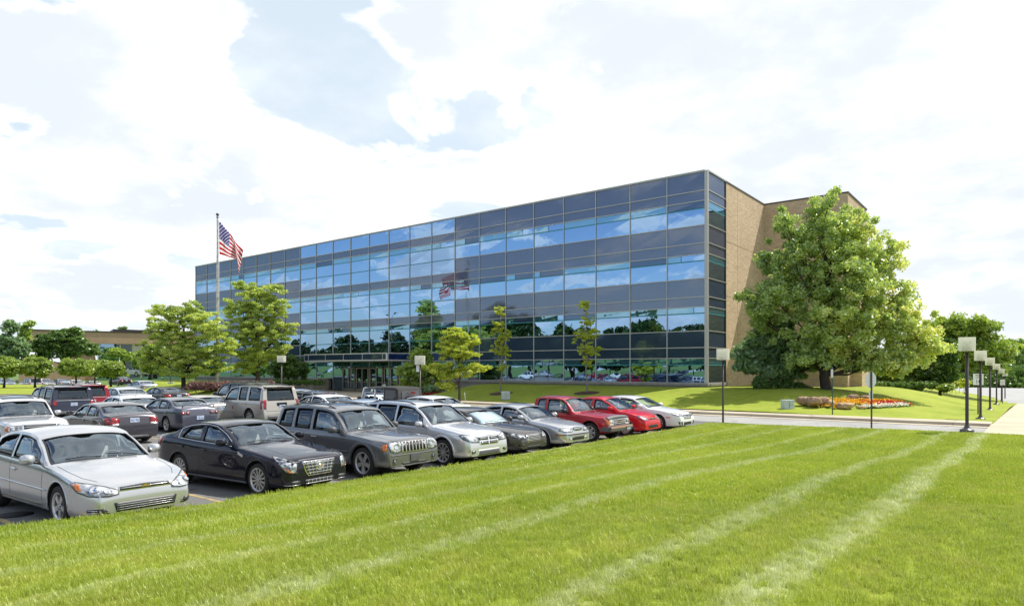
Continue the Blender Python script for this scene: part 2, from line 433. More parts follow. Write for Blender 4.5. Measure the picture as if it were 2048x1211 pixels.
def mk_coated(name, base, refl, f, rough=.012, dirt=0.0, wave=.0045):
    """coated facade glass: dark body with a coloured mirror coat; slow roller waves bend the reflections"""
    m, g = new_mat(name); pos = g.n('ShaderNodeNewGeometry').outputs['Position']
    d = g.n('ShaderNodeBsdfDiffuse', inp={0: base})
    n = g.noise(.55, 2, .5, pos); n3 = g.noise(2.0, 1, .5, pos)
    h = g.math('ADD', n.outputs[0], g.math('MULTIPLY', n3.outputs[0], .12))
    b = g.n('ShaderNodeBump', inp={'Height': h, 'Strength': 1.0, 'Distance': wave})
    gl = g.n('ShaderNodeBsdfGlossy', inp={0: refl, 'Roughness': rough, 'Normal': b})
    fr = g.n('ShaderNodeFresnel', inp={0: 1.5})
    k = g.math('ADD', f, g.math('MULTIPLY', fr, .5), clamp=True)
    finish(g, g.n('ShaderNodeMixShader', inp={0: k, 1: d, 2: gl})); return m
M_VIS = mk_coated('vision_glass', (.008, .014, .028), (.30, .46, .68), .84)
M_TRN = mk_coated('blind_glass', (.07, .19, .26), (.30, .50, .66), .60)
M_TEAL = pbr('teal_glass_edge', (.05, .34, .38), .3)
M_SPAN = mk_coated('spandrel_glass', (.115, .122, .165), (.26, .32, .43), .34, rough=.05)
M_SPAN2 = mk_coated('spandrel_glass_blue', (.040, .065, .115), (.24, .32, .46), .34, rough=.06)
M_ALU = pbr('anodised_aluminium', (.46, .45, .42), .42, metal=.55)
M_ALUD = pbr('bronze_anodised_aluminium', (.10, .085, .07), .45, metal=.5)
M_STONE = pbr('grey_stone_sill', (.30, .28, .25), .8, var=.25, vscale=1.5)
M_ROOF = pbr('roof_membrane', (.22, .22, .21), .9)
M_COPE = pbr('dark_metal_coping', (.07, .055, .045), .5, metal=.4)
M_BEIGE = pbr('beige_stone', (.74, .66, .52), .85, var=.3, vscale=1.3)
X0, FY, NB_, BW = -19.40, 48.40, 24, 3.20      # corner, facade plane, bays, bay width
X1 = X0 - NB_*BW
Z0, ZT = 1.78, 17.62
ZR = [0, 1.37, 1.87, 2.67, 3.92, 5.24, 5.73, 6.48, 7.85, 9.17, 9.68, 10.5, 11.84, 13.1, 13.67, 14.43, 15.83]
bld = empty('office_building', (X0, FY, 0), 0, 'long four storey office block clad in blue mirror glass with a tan brick end', 'building')
def L(x, y, z): return (x-X0, y-FY, z)
def pane(mb, xa, xb, za, zb, mi, y=0.0, side=False):
    j = [random.uniform(-.006, .006) for _ in range(4)]; e = .022
    xa, xb, za, zb = xa+e, xb-e, za+e, zb-e
    n = 1
    if side: vs = [(.0+j[0], xa, za), (.0+j[1], xb, za), (.0+j[2], xb, zb), (.0+j[3], xa, zb)]
    else: vs = [(xa, y+j[0], za), (xb, y+j[1], za), (xb, y+j[2], zb), (xa, y+j[3], zb)]
    mb.add(vs, [(0, 1, 2, 3)], mi)
# solid core behind the glass, brick end walls, roof
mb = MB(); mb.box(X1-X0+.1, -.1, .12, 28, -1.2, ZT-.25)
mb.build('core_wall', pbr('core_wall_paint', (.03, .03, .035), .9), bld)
mb = MB()
EY = 52.1-FY; BY = 61.6-FY; RX = -12.5-X0; CY = 67.6-FY
mb.box(-.30, .02, EY, BY+.1, -1.2, ZT-.05)                       # end wall facing east
mb.box(-.30, RX, BY, BY+.35, -1.5, ZT-.05)                        # brick face parallel to the facade
mb.box(RX-.35, RX-.01, BY+.35, BY+7.5, -2, ZT-.05)                    # return of the brick block
mb.box(-.30, RX-.01, BY+7.5, BY+7.8, -2, ZT-.05)
mb.box(-.3, 0, BY+7.8, 28.4, -2, ZT-.05); mb.box(X1-X0, -.3, 28.0, 28.35, -1.5, ZT-.05)
mb.box(X1-X0-.02, X1-X0+.3, .5, 28.0, -1.5, ZT-.05)
mb.build('brick_wall', M_BRICK, bld)
mb = MB(); mb.box(RX-.01, RX+.85, BY+1.2, BY+5.9, -2, 3.1); mb.build('brick_side_wing', M_BRICK, bld)
mb = MB()
for z in (4.3, 8.6, 12.9):                                       # movement joints in the brick
    mb.box(.02, .024, EY, BY, z, z+.03); mb.box(-.2, RX+.01, BY-.004, BY, z, z+.03)
mb.box(.02, .024, 6.4, 6.43, -1, ZT-.2)
mb.build('brick_joint', pbr('joint_sealant', (.12, .08, .05), .9), bld)
mb = MB()
for a in [(-.34, .06, EY, BY-.04), (-.34, RX+.06, BY-.04, BY+.4), (RX-.4, RX+.06, BY+.4, BY+7.9)]:
    mb.box(a[0], a[1], a[2], a[3], ZT-.047, ZT+.07)
mb.build('coping', M_COPE, bld)
mb = MB(); mb.box(X1-X0+.1, -.35, .3, 28, ZT-.24, ZT-.2); mb.build('roof', M_ROOF, bld)
# stone sill and plinth
mb = MB(); mb.box(-28.8, .20, -.28, .10, Z0-.20, Z0-.02); mb.box(-28.8, .10, -.16, .1, .2, Z0-.20)
mb.box(.0, .24, .10, EY, Z0-.20, Z0-.02); mb.box(-.2, .14, .10, EY, .2, Z0-.2)
mb.build('stone_sill', M_STONE, bld)
mb = MB(); mb.box(X1-X0, -45.35, -.28, .10, Z0-.20, Z0-.02); mb.box(X1-X0, -45.35, -.16, .1, .2, Z0-.20)
mb.build('stone_sill', M_STONE, bld)
# bays: each window and each spandrel is a part of its own
ENT = range(9, 14)                                              # bays above the entrance
WIN = []
for b in range(NB_):
    xa, xb = -(b+1)*BW, -b*BW
    if b == 0: xb = -.18
    mid = 8 <= b <= 15
    for s in range(4):
        mb = MB()
        lo, tl, hi = ZR[4*s], ZR[4*s+1], ZR[4*s+2]
        if mid and s: lo = ZR[4*s-1]
        if s == 0 and (b in ENT): lo = -1.36
        zl = Z0+lo
        if mid and s:
            pane(mb, xa, xb, zl, Z0+ZR[4*s]-.02, 0); pane(mb, xa, xb, Z0+ZR[4*s]+.02, Z0+tl-.02, 0)
            mb.box(xa+.04, xb-.04, -.006, .03, Z0+ZR[4*s]-.035, Z0+ZR[4*s]+.015, 2)
        elif s == 0 and b in ENT:
            pane(mb, xa, xb, zl, Z0+tl-.02, 0)
        else: pane(mb, xa, xb, zl, Z0+tl-.02, 0)
        # upper strip of the window with the blind or ceiling edge behind it
        if random.random() < .35:
            q = xa + (xb-xa)*random.uniform(.2, .8)
            pane(mb, xa, q, Z0+tl+.02, Z0+hi, 1); pane(mb, q+.0, xb, Z0+tl+.02, Z0+hi, random.choice([0, 3]))
        else: pane(mb, xa, xb, Z0+tl+.02, Z0+hi, random.choice([1, 1, 1, 3, 3]) if s else 1)
        mb.box(xa+.04, xb-.04, -.006, .03, Z0+tl-.035, Z0+tl+.02, 2)
        w = mb.build('window', [M_VIS, M_TRN, M_TEAL, M_SPAN2], bld)
        mb = MB()
        blue = M_SPAN2 if (s == 0) else M_SPAN
        pane(mb, xa, xb, Z0+ZR[4*s+2], Z0+ZR[4*s+3], 0)
        if not mid: pane(mb, xa, xb, Z0+ZR[4*s+3], Z0+ZR[4*s+4], 0)
        elif s == 3: pane(mb, xa, xb, Z0+ZR[4*s+3], Z0+ZR[4*s+4], 1)
        mb.build('spandrel_panel', [blue, M_VIS], bld)
# side return of the glass
for s in range(4):
    mb = MB(); lo, tl, hi = ZR[4*s], ZR[4*s+1], ZR[4*s+2]
    pane(mb, .12, EY, Z0+lo, Z0+tl-.02, 0, side=True); pane(mb, .12, EY, Z0+tl+.02, Z0+hi, 1, side=True)
    mb.box(-.03, .006, .16, EY-.04, Z0+tl-.035, Z0+tl+.02, 2)
    mb.build('side_window', [M_VIS, M_TRN, M_TEAL], bld)
    mb = MB(); pane(mb, .12, EY, Z0+ZR[4*s+2], Z0+ZR[4*s+3], 0, side=True); pane(mb, .12, EY, Z0+ZR[4*s+3], Z0+ZR[4*s+4], 0, side=True)
    mb.build('side_spandrel_panel', [M_SPAN2 if s < 2 else M_SPAN], bld)
# mullions (verticals) and rails (horizontals)
for b in range(1, NB_+1):
    x = -b*BW; lo = -1.36 if b in (10, 11, 12, 13, 14) else 0
    if b == 9: lo = -1.36
    mb = MB(); mb.box(x-.035, x+.035, -.065, .03, Z0+lo, ZT-.02); mb.build('mullion', M_ALU, bld)
mb = MB(); mb.box(-.17, .07, -.10, .05, Z0-.02, ZT+.03); mb.box(-.035, .075, .05, .13, Z0-.02, ZT+.03)
mb.build('corner_post', M_ALU, bld)
mb = MB(); mb.box(-.02, .07, EY-.07, EY+.01, Z0, ZT-.02); mb.build('mullion', M_ALUD, bld)
for i, z in enumerate(ZR):
    if i % 4 == 1: continue
    seg = []
    if i % 4 == 0 and 0 < i < 16: seg = [(X1-X0, -16*BW), (-8*BW, -.17)]
    elif i == 0: seg = [(X1-X0, -14*BW), (-9*BW, -.17)]
    else: seg = [(X1-X0, -.17)]
    for a, c in seg: mb = MB(); mb.box(a, c, -.058, .028, Z0+z-.032, Z0+z+.032); mb.build('rail', M_ALU, bld)
    mb = MB(); mb.box(-.025, .062, .13, EY-.07, Z0+z-.03, Z0+z+.03); mb.build('side_rail', M_ALU, bld)
mb = MB(); mb.box(X1-X0-.05, -.17, -.10, .1, ZT-.0, ZT+.10); mb.box(-.03, .08, .13, EY, ZT-.02, ZT+.08)
mb.build('parapet_cap', M_ALU, bld)
# entrance: bronze doors and frames, canopy, retaining wall
CX0, CX1, CYF = -64.5-X0, -50.7-X0, 44.7-FY
mb = MB(); mb.box(CX0+.05, CX1-.05, CYF+.05, -.12, 3.78, 4.36)
mb.build('canopy_core', pbr('canopy_soffit', (.20, .19, .17), .7), bld)
M_CANF = pbr('pale_painted_metal', (.62, .60, .56), .45)
can = bpy.data.objects.new('canopy', None); COL.objects.link(can); can.parent = bld
mb = MB()
for z0, z1 in ((3.66, 3.78), (4.36, 4.46)):
    mb.box(CX0, CX1, CYF, -.07, z0, z1)
mb.build('canopy_frame', M_CANF, can)
xsc = [CX0, CX0+.75] + [CX0+.75+i*(CX1-CX0-1.5)/4 for i in range(1, 5)] + [CX1]
for i in range(len(xsc)-1):
    mb = MB(); mb.add([(xsc[i]+.05, CYF+.02, 3.78), (xsc[i+1]-.05, CYF+.02, 3.78), (xsc[i+1]-.05, CYF+.02, 4.36), (xsc[i]+.05, CYF+.02, 4.36)], [(0,1,2,3)])
    mb.build('canopy_panel', M_SPAN2, can)
mb = MB()
for x in xsc[:-1]: mb.box(x, x+.05, CYF-.005, CYF+.05, 3.78, 4.36)
mb.box(CX1-.2, CX1+.003, CYF-.004, CYF+.16, 3.78, 4.36); mb.build('canopy_post', M_CANF, can)
mb = MB(); mb.add([(CX1-.02, CYF+.16, 3.78), (CX1-.02, -.07, 3.78), (CX1-.02, -.07, 4.36), (CX1-.02, CYF+.16, 4.36)], [(0,1,2,3)])
mb.build('canopy_panel', mk_coated('canopy_side_glass', (.012, .03, .13), (.2, .3, .6), .35), can)
mb = MB()
M_BRZ = pbr('bronze_door_frame', (.36, .32, .26), .45, metal=.2)
DX0 = -13.4*BW
for k in range(5):
    xa = DX0 + k*2.35
    mb = MB(); 
    for q in (xa, xa+1.0, xa+2.0): mb.box(q-.07, q+.07, -.12, -.066, .44, 2.95)
    mb.box(xa, xa+2.0, -.12, -.066, 2.86, 3.0); mb.box(xa+.07, xa+.93, -.118, -.066, .44, .62); mb.box(xa+1.07, xa+1.93, -.118, -.066, .44, .62)
    mb.box(xa, xa+2.0, -.116, -.066, 1.35, 1.42)
    d = mb.build('entrance_door', M_BRZ, bld)
    mb = MB(); mb.box(xa+.84, xa+.88, -.17, -.125, 1.1, 1.7); mb.box(xa+1.12, xa+1.16, -.17, -.125, 1.1, 1.7); mb.build('handle', M_ALU, d)
# stone retaining wall beside the entrance
rw = MB()
rx = -64.75
prof = [(40.2, .33), (48.2, .33), (48.2, 1.76), (46.9, 1.76), (40.2, .62)]
vs = [(rx-.35, y, z) for y, z in prof] + [(rx, y, z) for y, z in prof]
rw.add(vs, [(0,1,2,3,4), (9,8,7,6,5)] + [(k, k+5, (k+1)%5+5, (k+1)%5) for k in range(5)])
tag(rw.build('retaining_wall', M_BEIGE), 'beige stone ramp wall sloping down left of the entrance doors', 'wall')
rw = MB(); rw.box(-47.7, -47.3, 42.5, 45.5, .3, 1.15)
tag(rw.build('retaining_wall', M_BEIGE), 'low beige stone wall right of the entrance beside the red flower bed', 'wall')
# ================================================================== low brick building far left
b2 = empty('brick_building', (*at(43, 150), 1.2), 0, 'low flat-roofed brick office building behind the trees at far left', 'building')
ax, ay = at(43, 150); bx, by = at(420, 172)
dx = Vector((bx-ax, by-ay, 0)); Lb = dx.length; b2.rotation_euler = (0, 0, math.atan2(dx.y, dx.x))
M_BRICK2 = mk_brick('red_brown_brick', (.50, .33, .21), (.40, .25, .16), (.5, .40, .31), sc=1.0)
mb = MB(); mb.box(0, Lb, 0, 30, 7.6, 10.3); mb.box(-.5, 12.0, -.4, 3, -2, 3.2); mb.box(8, 14, 1.5, 30, -1, 7.6); mb.box(0, .6, -.1, 30, 3.2, 10.0)
mb.build('wall', M_BRICK2, b2)
mb = MB(); mb.box(-.15, Lb+.1, -.15, 30, 10.3, 10.55); mb.box(18, 30, 6, 20, 10.55, 11.4); mb.build('roof', M_COPE, b2)
mb = MB(); mb.box(.6, Lb, .35, .6, 5.4, 7.6); mb.box(14, Lb, 2.0, 29, 5.4, 7.6); mb.build('beige_band', pbr('precast_band', (.50,.44,.36), .8), b2)
for k in range(14):
    xa = .9+k*4.6
    if xa > Lb-4.6: break
    mb = MB(); mb.add([(xa, .30, 5.55), (xa+4.3, .30, 5.55), (xa+4.3, .30, 7.55), (xa, .30, 7.55)], [(0,1,2,3)]) if k % 2 else mb.add([(xa, .30, 5.55), (xa+2.3, .30, 5.55), (xa+2.3, .30, 7.55), (xa, .30, 7.55)], [(0,1,2,3)])
    if k >= 3: mb.add([(xa, 1.9, -1), (xa+4.3, 1.9, -1), (xa+4.3, 1.9, 5.2), (xa, 1.9, 5.2)], [(0,1,2,3)])
    wn = mb.build('window', M_VIS, b2)
    if k >= 3:
        mb = MB(); mb.box(xa-.15, xa-.05, 1.8, 1.9, -1, 5.4); mb.box(xa, xa+4.3, 1.8, 1.88, 3.0, 3.12); mb.build('frame', M_ALUD, wn)
# ================================================================== trees and plants
def mk_leaf(name, a, b, c, tr=.45, gloss=.05):
    """a..b..c: leaf colours picked by the per-leaf tint"""
    m, g = new_mat(name)
    t = g.n('ShaderNodeAttribute', attribute_name='tint').outputs['Fac']
    col = g.mix(g.ss(t, .0, .5), a, b); col = g.mix(g.ss(t, .55, 1.0), col, c)
    d = g.n('ShaderNodeBsdfDiffuse', inp={0: col}); tl = g.n('ShaderNodeBsdfTranslucent', inp={0: g.mix(1.0, col, (1.25, 1.2, .75), 'MULTIPLY')})
    gl = g.n('ShaderNodeBsdfGlossy', inp={0: (.9, .95, .9), 'Roughness': .35})
    x = g.n('ShaderNodeMixShader', inp={0: tr, 1: d, 2: tl}); y = g.n('ShaderNodeMixShader', inp={0: gloss, 1: x, 2: gl})
    finish(g, y); return m
LF_LOCUST = mk_leaf('locust_leaf', (.31, .43, .09), (.50, .61, .14), (.68, .73, .20), .5)
LF_YOUNG = mk_leaf('young_locust_leaf', (.36, .44, .04), (.52, .60, .07), (.70, .74, .14), .5)
LF_OAK = mk_leaf('oak_leaf', (.27, .40, .12), (.48, .60, .18), (.84, .82, .30), .52, .09)
LF_PINE = mk_leaf('pine_needle', (.12, .22, .10), (.22, .35, .16), (.38, .50, .27), .35)
LF_DARK = mk_leaf('dark_leaf', (.07, .14, .03), (.13, .23, .045), (.22, .33, .07), .35)
LF_MID = mk_leaf('mid_leaf', (.17, .28, .04), (.30, .43, .07), (.50, .58, .11), .45)
LF_ROUND = mk_leaf('round_tree_leaf', (.18, .27, .05), (.30, .41, .08), (.46, .54, .15), .4)
LF_RED = mk_leaf('barberry_leaf', (.12, .05, .06), (.24, .12, .12), (.40, .24, .20), .35)
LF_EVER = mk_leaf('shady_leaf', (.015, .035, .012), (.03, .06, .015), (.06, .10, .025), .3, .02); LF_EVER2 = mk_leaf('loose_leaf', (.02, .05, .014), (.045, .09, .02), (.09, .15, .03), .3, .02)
LF_HEDGE = mk_leaf('hedge_leaf', (.045, .10, .02), (.09, .18, .03), (.17, .28, .05), .3)
BARK = pbr('bark', (.12, .09, .065), .95, var=.5, vscale=6, bump=.8, bscale=14)
BARK_D = pbr('dark_bark', (.055, .042, .035), .95, var=.4, vscale=6, bump=.6, bscale=14)
BARK_L = pbr('grey_bark', (.28, .24, .19), .9, var=.4, vscale=8, bump=.5, bscale=20)

def leaves(name, C, rad, n, size, mat, parent, flat=.55, up=.5, tint=None, rs=None, shape='leaf', elong=1.6):
    """C (m,3) cluster centres, rad (m,) radii; n leaves in each; returns ONE crown mesh"""
    rs = rs or np.random.default_rng(1)
    C = np.asarray(C, float); m = len(C)
    rad = np.broadcast_to(np.asarray(rad, float), (m,))
    idx = np.repeat(np.arange(m), n); N = len(idx)
    p = rs.normal(size=(N, 3)); p /= np.linalg.norm(p, axis=1)[:, None]
    p *= (rs.random(N)**.45)[:, None]; p[:, 2] *= flat
    pos = C[idx] + p*rad[idx][:, None]
    nrm = rs.normal(size=(N, 3))*.75 + p*.5; nrm[:, 2] += up; nrm /= np.linalg.norm(nrm, axis=1)[:, None]
    a = np.cross(nrm, rs.normal(size=(N, 3))); a /= np.linalg.norm(a, axis=1)[:, None]
    b = np.cross(nrm, a)
    s = size*(.65 + .7*rs.random(N))[:, None]
    V = np.stack([pos - a*s*elong/2, pos + b*s/2, pos + a*s*elong/2, pos - b*s/2], 1).reshape(-1, 3)
    F = np.arange(4*N).reshape(-1, 4)
    me = npmesh(name, V, F, mat)
    base = rs.random(m) if tint is None else np.asarray(tint)
    t = np.clip(base[idx]*.62 + rs.random(N)*.38 + rs.normal(size=N)*.04, 0, 1)
    at_ = me.attributes.new('tint', 'FLOAT', 'POINT'); at_.data.foreach_set('value', np.repeat(t, 4).astype(np.float32))
    return link(name, me, parent)
def wob(p, q, n, amp, rs, sag=0):
    p, q = np.asarray(p, float), np.asarray(q, float); L_ = np.linalg.norm(q-p)
    out = []
    o1 = rs.normal(size=3)*amp*L_; 
    for i in range(n+1):
        t = i/n; v = p*(1-t)+q*t + o1*math.sin(math.pi*t) + (rs.normal(size=3)*amp*.35*L_ if 0 < i < n else 0)
        v[2] += sag*L_*math.sin(math.pi*t); out.append(v)
    return out
def make_tree(label, cat, loc, blobs, trunk_h, trunk_r, leaf, bark, ncl, nlv, lsize, crad, seed=1, group=None, name='tree',
              flat=.55, up=.5, multi=1, bare=0, lean=(0,0), tintf=None, elong=1.6, surf=.5, limb=1.0, top=None, crown_mat2=None):
    """local x runs to the right of the photograph. blobs: (x, y, z, rx, ry, rz) ellipsoids that fill the crown"""
    rs = np.random.default_rng(seed)
    t = empty(name, loc, TH, label, cat, group)
    B = np.asarray(blobs, float); vol = B[:, 3]*B[:, 4]*B[:, 5]
    # clusters near the surfaces of the blobs, uneven
    C = []; which = []
    pr = vol**.75/np.sum(vol**.75)
    while len(C) < ncl:
        k = rs.choice(len(B), p=pr); d = rs.normal(size=3); d /= np.linalg.norm(d); r_ = rs.random()**surf
        c = B[k, :3] + d*B[k, 3:]*r_
        # reject points deep inside another blob now and then to leave air inside
        C.append(c); which.append(k)
    C = np.array(C); which = np.array(which)
    tops = C[:, 2].max()
    mb = MB()
    th = top if top else trunk_h + .62*(tops-trunk_h)
    path = [np.array([lean[0]*(i/8), lean[1]*(i/8), th*i/8]) + (rs.normal(size=3)*[.03, .03, 0]*th*.35 if 0 < i < 8 else 0) for i in range(9)]
    rads = [trunk_r*(1.25 if i == 0 else 1)*(1-.80*(i/8)) + .015 for i in range(9)]
    mb.tube([np.array([0, 0, -.35])] + path, [trunk_r*1.6] + rads, 9)
    mb.build('trunk', bark, t)
    lb = MB()
    P = np.array(path)
    for k, b in enumerate(B):                      # a limb to each blob
        z0 = np.clip(trunk_h + (b[2]-trunk_h)*.35 - .25*np.hypot(b[0], b[1]), trunk_h*.75, th*.95)
        i = int(np.argmin(abs(P[:, 2]-z0))); r0 = rads[min(i+0, 8)]*.62*limb
        limbp = wob(P[i], b[:3], 5, .05, rs, .04)
        lb.tube(limbp, [max(.012, r0*(1-.75*j/5)) for j in range(6)], 6, cap=False)
        mine = np.where(which == k)[0]
        lp = np.array(limbp)
        for j in mine[:max(6, int(len(mine)*.55))]:   # twigs
            c = C[j]; q = lp[2 + int(np.argmin(np.linalg.norm(lp[2:]-c, axis=1)))]
            if np.linalg.norm(c-q) > .1:
                lb.tube(wob(q, c, 3, .08, rs, .05), [max(.008, r0*.30), max(.007, r0*.2), max(.006, r0*.12), .005], 4, cap=False)
    for j in range(bare):                          # dead twigs that stick out of the crown
        q = C[rs.integers(len(C))]; d = q - np.array([0, 0, trunk_h]); d /= np.linalg.norm(d)
        e = q + d*rs.uniform(.5, 1.1)*crad*2; pth = wob(q, e, 4, .12, rs)
        lb.tube(pth, [.02, .016, .012, .008, .004], 4, cap=False)
        for _ in range(4):
            w = pth[rs.integers(1, 4)]; lb.tube([w, w + (d + rs.normal(size=3)*.7)*crad*.6], [.008, .003], 3, cap=False)
    lb.build('branches', bark, t)
    tint = None
    if tintf is not None: tint = np.array([tintf(c, rs) for c in C])
    leaves('crown', C, crad*(.6+.7*rs.random(len(C))), nlv, lsize, leaf, t, flat, up, tint, rs, elong=elong)
    return t
def G(x, y):                                       # terrain height for planting
    return float(z_bank(np.array(x, float), np.array(y, float)))

# big oak in front of the brick end (photo column 1650)
ox, oy = at(1655, 45.5); oz = zat(790, 45.5)
px = 45.5/1342
def B_(u, v, ru, rv, Yd, cu, base_z, ycap=None, dy=0):   # blob from photo extents at depth Yd
    k = Yd/1342
    return ((u-cu)*k, dy, CAMZ-(v-737)*k-base_z, ru*k, (ycap or (ru+rv)/2*k), rv*k)
oak = [(1660,470,50,85),(1640,420,26,40),(1600,560,75,70),(1700,555,75,75),(1545,600,60,55),(1765,520,55,70),(1655,640,70,60),(1530,640,40,40),(1800,590,38,55),
       (1740,650,85,55),(1820,680,60,45),(1600,690,60,40),(1860,690,35,35),(1760,720,70,30),(1580,480,40,50),(1535,530,28,38),(1720,460,50,55),(1850,640,30,40),(1700,600,60,60),(1505,590,26,22),(1560,440,18,30),(1610,715,55,25),(1700,712,60,26),(1760,735,50,18),(1810,725,40,20),(1660,690,50,30),(1665,385,16,22)]
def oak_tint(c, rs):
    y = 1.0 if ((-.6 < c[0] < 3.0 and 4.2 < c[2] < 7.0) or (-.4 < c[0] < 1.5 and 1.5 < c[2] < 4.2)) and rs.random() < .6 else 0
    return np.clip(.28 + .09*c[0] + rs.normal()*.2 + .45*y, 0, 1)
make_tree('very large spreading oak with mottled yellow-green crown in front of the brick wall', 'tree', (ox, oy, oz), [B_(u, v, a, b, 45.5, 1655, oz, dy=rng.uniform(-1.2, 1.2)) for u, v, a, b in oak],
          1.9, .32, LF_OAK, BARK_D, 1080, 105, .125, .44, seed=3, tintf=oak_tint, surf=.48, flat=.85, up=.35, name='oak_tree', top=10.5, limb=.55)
# separate tree added for the bluish-green shaded left side of the oak
bx_, by_ = at(1570, 47.6); bz_ = G(bx_, by_)
make_tree('bluish-green tree added for the shaded left side of the big oak', 'tree', (bx_, by_, bz_),
          [B_(u, v, a, b, 47.6, 1570, bz_, dy=rng.uniform(-.8, .8)) for u, v, a, b in [(1560,690,55,40),(1520,705,45,28),(1600,705,50,30),(1550,650,30,26),(1490,728,24,14),(1632,722,24,22),(1540,735,44,18),(1590,740,44,16)]],
          1.2, .18, LF_PINE, BARK_D, 420, 110, .17, .5, seed=8, flat=.5, elong=2.6, name='pine_tree')
# honey locusts by the flag
T_A = [(330,650,38,40),(375,635,40,40),(420,660,40,38),(300,715,32,28),(350,700,42,38),(400,710,50,38),(440,690,30,30),(370,745,60,14),(320,620,18,14),(285,690,16,10),(440,735,28,14),(345,612,14,12)]
tx, ty = at(368, 60); tz = zat(780, 60)
make_tree('wide honey locust left of the flagpole, behind the dark red hedge', 'tree', (tx, ty, tz), [B_(u, v, a, b, 60, 368, tz, dy=rng.uniform(-.7, .7)) for u, v, a, b in T_A],
          1.7, .19, LF_LOCUST, BARK_D, 560, 100, .10, .40, seed=11, flat=.42, group='honey locust trees', name='honey_locust_tree', bare=7, surf=.45)
T_B = [(510,590,38,28),(545,620,36,26),(480,625,36,28),(515,660,48,34),(560,665,26,22),(470,680,30,28),(520,710,45,24),(560,700,26,18),(490,735,34,14),(550,580,18,14),(485,575,18,13),(452,610,14,14),(580,650,14,10)]
tx, ty = at(515, 66); tz = zat(767, 66)
make_tree('taller honey locust right of the flagpole, between it and the entrance canopy', 'tree', (tx, ty, tz), [B_(u, v, a, b, 66, 515, tz, dy=rng.uniform(-.7, .7)) for u, v, a, b in T_B],
          2.2, .2, LF_LOCUST, BARK, 560, 100, .105, .42, seed=12, flat=.42, group='honey locust trees', name='honey_locust_tree', bare=8, surf=.45)
# young yellow-green locust by the drive
T_C = [(912,668,26,14),(935,680,26,16),(895,685,22,14),(915,705,40,18),(950,735,36,10),(880,735,36,12),(905,750,40,10),(890,770,20,9),(865,735,16,8),(940,705,24,12)]
tx, ty = at(919, 46.5); tz = zat(812, 46.5)
make_tree('young bright yellow-green locust standing right of the white-topped jeep by the drive', 'tree', (tx, ty, .35), [B_(u, v, a, b, 46.5, 919, .35, dy=rng.uniform(-.4, .4)) for u, v, a, b in T_C],
          1.9, .085, LF_YOUNG, BARK, 260, 80, .085, .28, seed=14, flat=.45, name='honey_locust_tree', bare=7, group='honey locust trees')
# two thin saplings on the bank
for i, (u, vb, blobs, lab) in enumerate([
    (1002, 787, [(1000,622,12,12),(996,650,14,16),(1004,680,18,18),(994,700,15,14),(1012,705,13,16),(1004,730,13,12),(982,665,7,8),(1018,665,8,12)], 'thin upright sapling near the middle of the glass front, left of its twin'),
    (1173, 790, [(1168,610,12,12),(1172,640,15,16),(1176,672,17,18),(1160,665,12,9),(1190,665,10,16),(1172,700,18,14),(1150,682,9,7),(1198,700,12,10),(1172,725,12,10)], 'thin upright sapling behind the red pickup roof, right of its twin')]):
    Yd = 53.5 if i == 0 else 50.0
    tx, ty = at(u, Yd); tz = G(tx, ty)
    make_tree(lab, 'tree', (tx, ty, tz), [B_(a, v, p, q, Yd, u, tz, dy=rng.uniform(-.2, .2)) for a, v, p, q in blobs], 2.0, .05, LF_YOUNG, BARK_L, 170, 40, .075, .16, seed=20+i,
              name='sapling', group='saplings on the bank', bare=6, top=6.2)
# small dark trees each side of the entrance
for u, v, Yd, bl, lab, sd in [(578, 768, 74, [(572,735,34,20),(598,740,24,18),(556,742,22,15),(580,722,24,12)], 'small dark weeping tree left of the entrance canopy', 31),
                          (838, 786, 62, [(838,735,34,30),(818,750,24,24),(862,748,26,26),(845,712,24,16),(830,770,30,14),(866,772,22,14)], 'dense dark green weeping tree right of the entrance canopy', 32)]:
    tx, ty = at(u, Yd); tz = zat(v, Yd)
    make_tree(lab, 'tree', (tx, ty, tz), [B_(a, q, r_, s_, Yd, u, tz) for a, q, r_, s_ in bl], .7, .10, LF_DARK if sd == 31 else LF_MID, BARK_D, 170, 70, .13, .42, seed=sd, name='weeping_tree', group='small trees beside the entrance', surf=.4)
# round clipped trees on the island
for i, (u, Yd, w, vt) in enumerate([(8, 84, 34, 703), (70, 86, 38, 704), (152, 87, 37, 708), (222, 90, 28, 717), (190, 108, 24, 712)]):
    lab = ['round-headed tree cut by the left edge of the photo', 'fullest round-headed tree, second from the left edge', 'round-headed tree in the middle of the island row', 'smaller round-headed tree at the right end of the island row', 'half-hidden round-headed tree behind the island row'][i]
    tx, ty = at(u, Yd); tz = .44 if i < 4 else .2
    make_tree(lab, 'tree', (tx, ty, tz), [B_(a, v, p, q, Yd, u, tz) for a, v, p, q in [(u, (vt+756)/2+2, w*.80, (756-vt)*.36), (u-w*.35, 736, w*.5, 16), (u+w*.35, 738, w*.5, 15)]], 1.3, .13, LF_ROUND, BARK_D,
              150, 70, .17, .55, seed=40+i, name='round_tree', group='round trees on the car park island', surf=.35)
